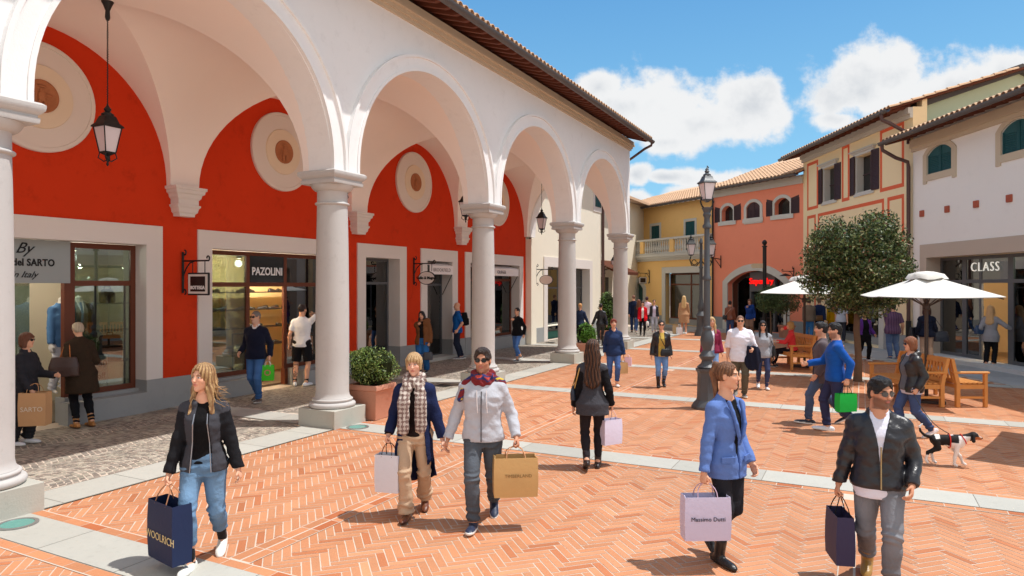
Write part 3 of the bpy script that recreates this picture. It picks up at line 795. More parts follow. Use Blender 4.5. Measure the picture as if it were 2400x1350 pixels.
def shops():
    # 1 tailor, left
    fr = LW; b = .30
    r = room('tailor', fr, 4.42, 8.85, .45, 2.6, .02, 3.0, (206,198,178), (120,110,98), AR)
    window_unit(fr, [6.72, 7.88], [.42, 2.3, 2.98], b, frame_brown, AR, fw=.09)
    m = MB(fr); m.box(6.63, 6.719, b-.05, b+.05, .02, 2.98); m.box(4.42, 4.52, b-.05, b+.05, .02, 2.98); m.build('door_post', frame_brown, AR, world=True)
    m = MB(fr); m.box(6.60, 7.9, .18, .46, .0, .42); m.box(4.42, 6.58, 1.25, 1.9, .02, .40); m.build('window_sill', plinth_m, AR, world=True)
    m = MB(fr); m.box(6.5, 7.88, -.08, .18, .0, .36); m.build('outer_sill', plinth_m, AR, world=True)
    m = MB(fr); m.box(4.50, 6.6, 1.2, 1.212, .40, 2.3); m.build('display_glass', glass_m, AR, world=True)
    sg = MB(fr); sg.box(4.43, 6.69, .19, .235, 2.30, 2.985)
    s_ = sg.build('shop_fascia', M('grey_fascia_board', (158,164,164), .7, .3, .03, 2, .02), AR, world=True)
    lettering('lettering', 'BOTTEGA del SARTO', .155, black_let, fr, 5.82, .185, 2.62, s_, depth=.008, bold=.004, squash=.82, space=1.05)
    lettering('lettering', 'Man in Italy', .14, black_let, fr, 5.85, .185, 2.43, s_, depth=.008, shear=.5)
    lettering('monogram', 'By', .24, black_let, fr, 5.98, .185, 2.84, s_, depth=.008, shear=.5)
    # shelves of goods at the right side of the tailor's window
    t = empty('display_shelf', fr(8.02, .95, .42), PI/2, 'black metal shelf rack with bags beside the suit dummies', 'shelf')
    m = MB()
    for x in (-.45, .1, .5): m.box(x-.012, x+.012, -.01, .01, 0, 1.9)
    m.build('rack_frame', shelf_m, t)
    for z in (.42, 1.0, 1.5):
        m = MB(); m.box(-.45, .5, -.02, .3, z, z+.02); m.build('shelf_board', M('shelf_glass_board', (150,158,156), .2, .5, 0, 1, 0), t)
    for (nm, lab, x, z, w, h, d, c) in (('shoulder_bag', 'small black shoulder bag on the upper shelf of the tailor window', 7.85, 1.94, .26, .26, .14, (26,26,28)),
                                 ('backpack', 'rounded dark backpack on the lowest shelf of the tailor window', 7.9, .86, .40, .48, .2, (34,32,34))):
        o = fr(x, 1.05, z); tt = empty(nm, o, PI/2, lab, 'bag')
        m = MB(); n = 12
        for (r0, z0) in (): pass
        m.box(-w/2, w/2, -d/2, d/2, 0, h*.8, .03); m.box(-w/2+.03, w/2-.03, -d/2+.012, d/2-.012, h*.7, h, .03); m.build('bag_body', M('black_bag_cloth', (30,29,31), .6, .3, .1, 8, .2, 40), tt)
        m = MB(); m.box(-w*.32, w*.32, -d/2-.03, -d/2+.01, h*.15, h*.5, .015); m.build('pocket', M('black_bag_cloth', (30,29,31)), tt)
        m = MB(); m.tube([(-.06,0,h-.01),(-.05,0,h+.05),(.05,0,h+.05),(.06,0,h-.01)], .009); m.build('handle', M('black_bag_cloth', (30,29,31)), tt)
    # price card stand
    t = empty('price_card', fr(7.45, .60, .425), PI/2, 'white price card on a thin stand low in the tailor window', 'sign')
    m = MB(); m.box(-.12, .12, -.006, .006, .12, .60); m.build('card', M('white_card', (232,234,228), .7, .2, 0, 1, 0), t)
    m = MB(); m.tube([(-.12,.01,0),(-.12,.01,.6)], .006, 6); m.tube([(.12,.01,0),(.12,.01,.6)], .006, 6); m.build('stand', shelf_m, t)
    lettering('lettering', '-50', .16, M('red_lettering', (120,50,44), .6, .2, 0, 1, 0), fr, 7.45, .585, .87, t, depth=.003)
    lettering('lettering', 'off', .14, M('red_lettering', (120,50,44), .6, .2, 0, 1, 0), fr, 7.45, .585, .66, t, depth=.003)
    # 2 shoe shop
    r = room('shoe_shop', fr, 9.28, 13.75, .40, 2.3, .05, 3.0, (232,206,152), (120,100,80), AR)
    window_unit(fr, [9.27, 10.42, 11.48, 12.73], [.38, 2.28, 2.98], .30, frame_brown, AR, fw=.09, skip=((1,0),(1,'b')))
    m = MB(fr); m.box(10.375, 10.465, .24, .36, .02, .38); m.box(11.435, 11.525, .24, .36, .02, .38); m.build('door_post', frame_brown, AR, world=True)
    m = MB(fr); m.box(9.27, 10.36, .12, .42, 0, .38); m.build('window_sill', plinth_m, AR, world=True)
    m = MB(fr); m.box(11.54, 12.73, .12, .42, 0, .38); m.build('window_sill', plinth_m, AR, world=True)
    m = MB(fr); m.box(8.98, 10.3, -.10, .12, 0, .33); m.build('outer_sill', plinth_m, AR, world=True)
    m = MB(fr); m.box(11.6, 12.9, -.28, .12, 0, .33); m.build('outer_sill', plinth_m, AR, world=True)
    m = MB(fr); m.box(10.47, 11.43, .27, .29, 2.33, 2.90)
    s_ = m.build('shop_fascia', M('black_fascia_glass', (26,30,32), .15, .6, .02, 2, 0), AR, world=True)
    lettering('lettering', 'PAZOLINI', .235, white_let, fr, 10.95, .262, 2.56, s_, depth=.008, bold=.006, squash=.84)
    for (x0, x1) in ((9.6, 11.4), (11.5, 13.7)):
        for z in (.78, 1.22, 1.66, 2.08):
            t = empty('wall_shelf', fr((x0+x1)/2, 1.9, z), PI/2, None, None)
            m = MB(); m.box(-(x1-x0)/2, (x1-x0)/2, -.14, .2, 0, .025)
            o = m.build('shelf_board', shelf_m, t)
            tag(t, 'dark shelf board of shoes %s in the shoe shop, %s' % ({.78:'lowest',1.22:'second up',1.66:'third up',2.08:'topmost'}[z], 'left run' if x0 < 10 else 'right run'), 'shelf', 'wall shelves of the shoe shop')
            x = x0+.1
            while x < x1-.1:
                if random.random() < .8:
                    put_shoe(fr(x, 1.84, z+.026), PI/2+random.choice((-.2,.3,PI-.3,PI/2)), 0)
                x += random.uniform(.2, .42)
    t = empty('display_table', fr(11.15, 1.1, .05), PI/2, 'black metal stand with white boxes inside the shoe shop door', 'table')
    m = MB()
    for x in (-.25, .25):
        for y in (-.2, .2): m.box(x-.012, x+.012, y-.012, y+.012, 0, 1.1)
    m.box(-.26, .26, -.21, .21, 1.1, 1.12); m.build('stand_frame', shelf_m, t)
    for z in (.3, .7): m = MB(); m.box(-.24, .24, -.19, .19, z, z+.12, .01); m.build('white_box', M('white_card', (232,234,228)), t)
    # warm ceiling lamps inside the lit shops
    for (x, y, z, e) in ((5.3,1.0,2.9,55),(7.2,1.0,2.9,45),(9.8,1.2,2.9,60),(11.0,1.2,2.9,60),(12.2,1.2,2.9,50)):
        t = empty('ceiling_spotlight', fr(x, y, z-.02), PI/2, 'small warm ceiling lamp inside the %s' % {5.3:'tailor shop, over its doorway',7.2:'tailor shop, over the suits',9.8:'shoe shop, left one behind the glass',11.0:'shoe shop, over its open doorway',12.2:'shoe shop, right one near the column'}[x] , 'ceiling lamp', 'ceiling lamps inside the shops')
        m = MB(); m.lathe([(.055,0),(.06,.01),(.06,.08),(.02,.09)], 12); m.build('lamp_body', shelf_m, t)
        m = MB(); m.lathe([(.05,-.004),(.05,-.001)], 12); m.build('bulb', lampm, t)
        l = bpy.data.lights.new('shop_lamp', 'POINT'); l.energy = e*(.75 if x < 8 else 1.1); l.color = (1,.90,.76); l.shadow_soft_size = .08
        lo = bpy.data.objects.new('shop_lamp', l); COL.objects.link(lo); lo.location = (0,0,-.12); lo.parent = t
    # 3, 4 grey shop windows, 5 brown one
    room('grey_shop', fr, 13.9, 18.2, .55, 2.6, .02, 3.0, (150,156,152), (110,110,108), AR)
    window_unit(fr, [13.95, 15.40], [.06, 2.32, 2.985], .38, frame_grey, AR, fw=.07)
    window_unit(fr, [16.75, 18.13], [.06, 2.28, 2.985], .38, frame_grey, AR, fw=.07)
    m = MB(fr); m.box(13.95, 15.4, .34, .42, 0, .06); m.build('threshold', plinth_m, AR, world=True)
    m = MB(fr); m.box(16.7, 18.2, -.15, .42, 0, .10); m.build('threshold', slab_grey, AR, world=True)
    room('fashion_shop', fr, 19.2, 22.9, .55, 2.6, .3, 3.0, (176,160,140), (110,100,90), AR)
    window_unit(fr, [19.24, 20.7, 22.83], [.42, 2.45, 2.985], .34, frame_brown, AR, fw=.09)
    m = MB(fr); m.box(19.0, 22.9, -.02, .55, 0, .42); m.build('window_sill', plinth_m, AR, world=True)
    # white valances over two of the openings
    for (x0, x1, txt, lab) in ((16.78, 18.05, 'BROOKFIELD', 'white canvas valance with faint lettering over the grey glass door'), (19.3, 22.6, 'CILIEGGI', 'white canvas valance with dark capital lettering over the brown window')):
        c = fr((x0+x1)/2, -.1, 2.72); t = empty('awning', c, PI/2, lab, 'awning'); w = (x1-x0)/2
        m = MB(); m.prism([(-w,-.13),(w,-.13),(w,.13),(-w,.13)], -.01, .01); m.build('valance', M('white_canvas', (236,230,228), .9, .2, .03, 3, .05, 40), t)
        m = MB(); m.add([(-w,0,.13),(w,0,.13),(w,.42,.26),(-w,.42,.26)], [(0,1,2,3)]); m.add([(-w,0,.12),(w,0,.12),(w,.42,.25),(-w,.42,.25)], [(3,2,1,0)]); m.build('canvas_top', M('white_canvas', (236,230,228)), t)
        for s_ in (-1, 1):
            m = MB(); m.tube([(s_*w,.02,-.1),(s_*w*.98,.38,-.75)], .012, 6); m.build('arm', iron, t)
        tt = lettering('lettering', txt, .15, M('faint_lettering', (150,140,138) if 'faint' in lab else (70,40,44), .7, .2, 0, 1, 0) if 'faint' in lab else M('wine_lettering', (70,40,44), .7, .2, 0, 1, 0), fr, (x0+x1)/2+.3*(len(txt) < 9), -.118, 2.72, t, depth=.004, space=1.1)
slab_grey = M('grey_threshold_stone', (190,188,180), .85, .25, .06, 2, .1)
shops()

def shop_dummy_suit(): pass

# ================================================================ the cream house past the arcade
def cream_house():
    CR = empty('cream_house', LW(28, 1, 0), PI/2, 'cream house with green shutter and yellow shop display beyond the arcade', 'house')
    W = lambda m, n, mat, p=CR, **k: m.build(n, mat, p, world=True, **k)
    a, b = 25.05, 30.6; TOP = 8.4
    m = MB(LW); m.prism([(23.44,.57),(a+.1,.57),(a+.1,.57),(31.9,.57),(31.9,TOP),(23.44,TOP)], 0, .3, [rect(a+.05,b-.05,.6,3.3), rect(31.0,31.75,6.05,6.85)] ); W(m, 'wall', cream_m)
    m = MB(LW); m.box(23.44, a, -.03, .3, 0, .57); W(m, 'plinth', plinth_m)
    m = MB(LW); m.box(b, 31.9, -.03, .3, 0, .57); W(m, 'plinth', plinth_m)
    m = MB(LW); m.box(31.6, 31.9, .31, 6, 0, TOP); m.box(23.44, 31.9, 6, 6.3, 0, TOP); W(m, 'side_wall', cream_m)
    sw = .35
    m = MB(LW); m.prism([(a,.0),(a+sw,.0),(a+sw,3.02),(b-sw,3.02),(b-sw,.0),(b,.0),(b,3.42),(a,3.42)], -.04, .45); W(m, 'shop_surround', surround_m)
    room('cream_shop', LW, a+.3, b-.3, .5, 3, .03, 3.05, (120,124,120), (120,120,116), CR)
    window_unit(LW, [a+sw, (a+b)/2, b-sw], [.3, 2.15, 3.0], .38, frame_grey, CR, fw=.07)
    m = MB(LW); m.box(a+sw, b-sw, .3, .46, 0, .3); W(m, 'shop_sill', M('teal_panel', (52,120,112), .6, .3, .04, 2, .02))
    # slanted yellow display frame
    m = MB(LW); m.prism([(a+.38,.36),(a+2.55,.62),(a+2.55,2.12),(a+.38,1.95)], .42, .46, [[(a+.5,.62),(a+2.25,.82),(a+2.25,2.0),(a+.5,1.72)]]); W(m, 'display_frame', M('yellow_display_paint', (244,204,30), .5, .3, .02, 2, 0))
    # upper window with green shutters
    m = MB(LW); m.prism([(30.75,5.8),(32.0-.1,5.8),(31.9,7.05),(30.75,7.05)], -.03, .0, [rect(31.0,31.72,6.05,6.85)]); W(m, 'window_surround', surround_m)
    shutters(CR, LW, 31.0, 31.72, 6.05, 6.85, -.05, shutter_g)
    # roof with wide eave that shades the wall
    m = MB(LW); m.add([(23.3,-1.0,TOP-.05),(32.3,-1.0,TOP-.05),(32.3,6.5,TOP+2.0),(23.3,6.5,TOP+2.0),(23.3,-1.0,TOP+.1),(32.3,-1.0,TOP+.1),(32.3,6.5,TOP+2.15),(23.3,6.5,TOP+2.15)],
            [(0,3,2,1),(4,5,6,7),(0,1,5,4),(1,2,6,5),(2,3,7,6),(3,0,4,7)]); W(m, 'roof', tile_m)
    m = MB(LW); m.tube([(23.62,-.10,6.6),(23.62,-.10,.35)], .05, 10); o = W(m, 'drain_pipe', brown_metal, auto=50)
    m = MB(LW); m.tube([(23.62,-.10,1.2),(23.62,-.10,.02)], .075, 10); m.build('pipe_shoe', iron, o, world=True, auto=50)
    m = MB(LW); m.tube([(31.95,-.08,8.2),(31.95,-.08,.1)], .07, 10); W(m, 'drain_pipe', brown_metal, auto=50)

def shutters(root, fr, x0, x1, z0, z1, y, mat, arch=0.0, n=2):
    """closed leaves in an opening, slatted"""
    w = (x1-x0)/n
    for i in range(n):
        a, b = x0+i*w+.008, x0+(i+1)*w-.008
        def top(x):
            if arch <= 0: return z1
            hw = (x1-x0)/2; R = (hw*hw+arch*arch)/(2*arch); return z1-arch + math.sqrt(max(0,R*R-(x-(x0+x1)/2)**2)) - (R-arch)
        m = MB(fr); xs = [a+(b-a)*j/6 for j in range(7)]
        poly = [(a,z0),(b,z0)] + [(x, top(x)-.01) for x in xs[::-1]]
        m.prism(poly, y, y+.03)
        z = z0+.06
        while z < min(top(a), top(b))-.1:
            m.add([(a+.05,y-.018,z),(b-.05,y-.018,z),(b-.05,y+.004,z+.035),(a+.05,y+.004,z+.035),(a+.05,y-.001,z-.004),(b-.05,y-.001,z-.004)], [(0,1,2,3),(4,5,1,0)])
            z += .055
        for (p, q) in ((a, a+.045), (b-.045, b)): m.box(p, q, y-.02, y-.0005, z0, min(top(p), top(q))-.02)
        m.build('shutter', mat, root, world=True)
def open_shutters(root, fr, x0, x1, z0, z1, mat, w, arch=0.0, ang=12):
    """leaves folded back flat against the wall, one each side"""
    for s_ in (-1, 1):
        xh = x0-.01 if s_ < 0 else x1+.01; f2 = Frame.__new__(Frame); f2.m = fr.m @ Matrix.Translation((xh,-.035,0)) @ Matrix.Rotation(rad(ang)*s_*1.0, 4, 'Z'); f2.ang = 0
        m = MB(f2); a, b = (-w, 0) if s_ < 0 else (0, w)
        zt = lambda t: z1 - (arch*t if arch else 0)
        if s_ < 0: poly = [(a,z0),(b,z0),(b,z1-arch),(a,z1)] if arch else rect(a,b,z0,z1)
        else: poly = [(a,z0),(b,z0),(b,z1),(a,z1-arch)] if arch else rect(a,b,z0,z1)
        m.prism(poly, -.035, 0)
        z = z0+.06
        while z < z1-arch-.08:
            m.add([(a+.05,-.052,z),(b-.05,-.052,z),(b-.05,-.034,z+.035),(a+.05,-.034,z+.035),(a+.05,-.034,z-.004),(b-.05,-.034,z-.004)], [(0,1,2,3),(4,5,1,0)]); z += .055
        for (p, q) in ((a, a+.045), (b-.045, b)): m.box(p, q, -.054, -.0345, z0, z1-arch-.01)
        m.build('shutter', mat, root, world=True)

# ================================================================ eave with gutter, rafters and tile ends for the right hand houses
def eave(root, fr, x0, x1, h, over, depth, slope=17, raft=.45, rise_to=None):
    sl = math.tan(rad(slope)); ye = -over
    def zr(y): return h + (y-ye)*sl
    W = lambda m, n, mat, **k: m.build(n, mat, root, world=True, **k)
    m = MB(fr); m.add([(x0,ye,h),(x1,ye,h),(x1,depth,zr(depth)),(x0,depth,zr(depth)),(x0,ye,h+.05),(x1,ye,h+.05),(x1,depth,zr(depth)+.05),(x0,depth,zr(depth)+.05)],
        [(0,3,2,1),(4,5,6,7),(0,1,5,4),(1,2,6,5),(2,3,7,6),(3,0,4,7)]); W(m, 'roof_boards', wood_raft)
    m = MB(fr); tw = .22; x = x0+.02
    while x < x1-.1:
        y = ye-.06
        for j in range(int(min(depth+over, 4.5)/.38)):
            y2 = y+.42; za, zb = zr(y)+.075, zr(y2)+.055; n = 5; vs = []; jx = random.uniform(-.008,.008)
            for (yy, zz, r) in ((y, za, .092), (y2, zb, .074)):
                for i in range(n+1): a = PI*i/n; vs.append((x+tw/2+jx-r*math.cos(a), yy, zz+r*math.sin(a)*.9))
            for i in range(n+1): a = PI*i/n; vs.append((x+tw/2+jx-.076*math.cos(a), y, za+.076*math.sin(a)*.85))
            k = n+1; m.add(vs, [(i,i+1,k+i+1,k+i) for i in range(n)] + [(i,2*k+i,2*k+i+1,i+1) for i in range(n)])
            y = y2-.04
        x += tw
    m.quad((x0,ye-.03,h+.056),(x1,ye-.03,h+.056),(x1,depth,zr(depth)+.056),(x0,depth,zr(depth)+.056))
    W(m, 'roof_tiles', tile_m, fixn=False)
    m = MB(fr); n = 8; prev = None
    for xx in (x0-.02, x1+.02):
        cur = []
        for i in range(n+1): a = PI+PI*i/n; cur.append((xx, ye-.09+.085*math.cos(a), h+.02+.11*math.sin(a)))
        for i in range(n+1): a = 2*PI-PI*i/n; cur.append((xx, ye-.09+.075*math.cos(a), h+.02+.10*math.sin(a)))
        if prev: k = len(cur); m.add(prev+cur, [(i,(i+1)%k,k+(i+1)%k,k+i) for i in range(k)] + [tuple(range(k))[::-1], tuple(range(k,2*k))])
        prev = cur
    W(m, 'gutter', dark_gutter, auto=40)
    x = x0+.1
    while x < x1:
        m = MB(fr); m.add([(x-.04,ye+.02,h-.003),(x+.04,ye+.02,h-.003),(x+.04,.02,zr(0)-.003),(x-.04,.02,zr(0)-.003),(x-.04,ye+.05,h-.08),(x+.04,ye+.05,h-.08),(x+.04,.02,zr(0)-.12),(x-.04,.02,zr(0)-.12)],
            [(0,3,2,1),(4,5,6,7),(0,1,5,4),(1,2,6,5),(2,3,7,6),(3,0,4,7)]); W(m, 'rafter', wood_raft); x += raft

def wood_beam_ends(root, fr, xs, h, m_):
    for x in xs:
        m = MB(fr); m.box(x-.10, x+.10, -.05, .01, h-.10, h+.10, .012); m.build('brick_block', m_, root, world=True)

def white_house():
    fr = CLS; R_ = empty('white_house', fr(5, 3, 0), fr.ang, 'cool white two storey house with green arched shutters above a glass shop', 'house')
    W = lambda m, n, mat, p=R_, **k: m.build(n, mat, p, world=True, **k)
    xe = 14.0; TOP = 6.95+.2
    x1 = fr.S(2170) ; sx0 = fr.S(2160)
    w1 = (fr.S(2174), fr.S(2232)); w2x = fr.S(2348)
    z1 = (fr.H(2200, 403), fr.H(2200, 340)); 
    o1 = arch_open(w1[0], w1[1], z1[0], z1[1]-.22, .22); o2 = arch_open(w2x, w2x+1.15, z1[0], z1[1]-.22, .22)
    st = fr.H(2200, 600)   # top of shop surround
    SH = [sx0, 12.0]; ST = 3.55
    m = MB(fr); m.prism([(0,0),(sx0,0),(sx0,ST-.1),(12.2,ST-.1),(12.2,0),(xe,0),(xe,TOP),(0,TOP)], 0, .3, [o1, o2]); W(m, 'wall', whitewall_m)
    m = MB(fr); m.box(0, .3, .31, 6, 0, TOP-.02); W(m, 'side_wall', whitewall_m)
    for k, (o_, (a, b)) in enumerate(((o1, w1), (o2, (w2x, w2x+1.15)))):
        g = .2; outer = [(a-g,z1[0]-.28),(a-.02,z1[0]-.28),(a-.02,z1[0]-.2),(b+.02,z1[0]-.2),(b+.02,z1[0]-.28),(b+g,z1[0]-.28)] + arch_open(a-g, b+g, 0, z1[1]-.2, .36)[2:]
        m = MB(fr); m.prism(outer, -.035, 0, [o_]); s_ = W(m, 'window_surround', stone_trim)
        shutters(s_, fr, a, b, z1[0], z1[1], .03, shutter_g, arch=.22)
    # shop surround and the glass front
    m = MB(fr); m.prism([(sx0-.02,0),(sx0+.32,0),(sx0+.32,ST-.42),(12.0,ST-.42),(12.0,0),(12.3,0),(12.3,ST),(sx0-.02,ST)], -.05, .5); W(m, 'shop_surround', M('warm_grey_surround', (196,180,164), .85, .2, .04, 1.2, .08))
    room('class_shop', fr, .45, 12.2, .5, 3.2, .12, 3.3, (196,170,130), (150,120,86), R_)
    hz = ST-.43
    def SR(px): return 22.3-13.52*1600/(px-1200)
    window_unit(fr, [sx0+.33, SR(2262)], [.12, 2.38, hz], .42, frame_grey, R_, fw=.09)
    window_unit(fr, [SR(2262), SR(2300), SR(2371)], [.12, 2.38, hz], .42, frame_grey, R_, fw=.1, skip=((1,0),(1,'b'),(0,1),(1,1)))
    window_unit(fr, [SR(2371), SR(2371)+2.0, 12.0], [.12, 2.38, hz], .42, frame_grey, R_, fw=.1)
    m = MB(fr); m.box(SR(2262)+.05, SR(2371)-.05, .405, .417, 2.43, hz-.05); pn = W(m, 'sign_pane', glass('sign_glass', (150,140,125), .1, .55))
    lettering('lettering', 'CLASS', .38, M('lit_white_lettering', (250,248,240), .5, .3, 0, 1, 0, emit=(255,252,240), estr=.35), fr, (SR(2266)+SR(2364))/2, .36, 2.78, pn, depth=.03, space=1.2, squash=.98, bold=-.006)
    m = MB(fr); m.box(sx0, 12.3, -.35, .42, 0.0, .12); W(m, 'doorstep', M('pale_doorstep', (206,206,204), .8, .2, .05, 2, .05))
    for (x, y) in ((4.2,1.4),(6.0,1.4),(7.8,1.4),(9.5,1.4)):
        t = empty('ceiling_spotlight', fr(x, y, 3.2), 0, 'small warm ceiling lamp inside the glass fronted shop, ' + {4.2:'farthest from us',6.0:'second farthest',7.8:'third farthest',9.5:'nearest to us'}[x], 'ceiling lamp', 'ceiling lamps inside the fashion shop')
        m = MB(); m.lathe([(.07,0),(.08,.02),(.08,.08),(.02,.09)], 12); m.build('lamp_body', shelf_m, t)
        m = MB(); m.lathe([(.06,-.004),(.06,-.001)], 12); m.build('bulb', lampm, t)
        l = bpy.data.lights.new('shop_lamp', 'POINT'); l.energy = 95; l.color = (1,.84,.62); l.shadow_soft_size = .08
        lo = bpy.data.objects.new('shop_lamp', l); COL.objects.link(lo); lo.location = (0,0,-.12); lo.parent = t
    t = empty('clothes_rail', fr(3.9, 1.7, .12), fr.ang, 'clothes rail of red, tan and dark garments inside the glass fronted shop', 'clothes rail')
    m = MB(); m.tube([(-.7,0,0),(-.7,0,1.6),(.7,0,1.6),(.7,0,0)], .02, 6); m.build('rail_frame', shelf_m, t)
    for k in range(13):
        c = random.choice([(150,24,30),(170,120,70),(40,38,44),(206,196,180),(90,60,50),(60,70,90)]); x = -.62+k*.103; h = random.uniform(.7, 1.05)
        m = MB(); m.prism([(-.2,1.5-h),(.2,1.5-h),(.17,1.42),(.03,1.53),(-.03,1.53),(-.17,1.42)], -.03, .03); m.v = [(x+v[1]+.02*math.sin(v[2]*9+k), v[0], v[2]) for v in m.v]; m.build('garment', M('garment_%d_%d_%d' % c, c, .9, .1, .08, 6, .2), t)
    m = MB(fr); m.box(-.0, xe, -.12, .0, 6.72, 6.98); m.box(0, xe, -.07, .0, 6.6, 6.72); W(m, 'cornice', stone_trim)
    eave(R_, fr, -.35, xe, 6.96, .8, 6)
    wood_beam_ends(R_, fr, [fr.S(v) for v in (2162, 2221, 2289, 2367)], 4.55, M('terracotta_block', (176,96,76), .9, .1, .1, 6, .3, 30))
    # bent drain pipes at the corner
    m = MB(fr); m.tube([(-.25,-.88,6.88),(-.25,-.86,6.72),(-.12,-.5,6.45),(-.06,-.14,6.30),(-.05,-.12,6.1),(-.05,-.12,.3)], .06, 10); W(m, 'drain_pipe', brown_metal, auto=50)
    m = MB(fr); m.tube([(-.05,-.12,1.1),(-.05,-.12,.02)], .085, 10); W(m, 'pipe_shoe', iron, auto=50)
    # upper part of the house behind: pale green wall under a dark sloping edge
    T_ = empty('green_gable_house', fr(3, 7, 0), fr.ang, 'pale green gable wall with dark sloping roof edge rising behind the white house', 'house')
    x_ = -.0; y0, y1 = .35, 9.5
    def W2(m, n, mat, **k): return m.build(n, mat, T_, world=True, **k)
    g = Facade((13.1+.3, 22.9), (1, 0))     # wall facing us, x = u direction
    z0g = 22.9
    pts = [(-.3+.0,6.9),(9.0,6.9),(9.0,13.6),(-.3,7.9)]
    def gh(px, py, z=22.9): return ((px-1200)/FPX*z, HC+(HY-py)*z/FPX)
    a1 = gh(2141, 258); a2 = gh(2388, 172); a3 = gh(2700, 330)
    u0 = 13.4
    poly = [(a1[0]-u0,6.6),(a3[0]-u0,6.6),(a3[0]-u0,a3[1]),(a2[0]-u0,a2[1]),(a1[0]-u0,a1[1])]
    m = MB(g); m.prism(poly, 0, .3); W2(m, 'wall', green_m)
    dz = .28
    b1 = gh(2084, 258); 
    b1 = a1
    poly = [(b1[0]-u0,b1[1]),(a2[0]-u0,a2[1]-.02),(a3[0]-u0,a3[1]-.02),(a3[0]-u0,a3[1]+dz),(a2[0]-u0,a2[1]+dz),(b1[0]-u0,b1[1]+dz)]
    m = MB(g); m.prism(poly, -.18, 3.0); W2(m, 'roof', dark_gutter)

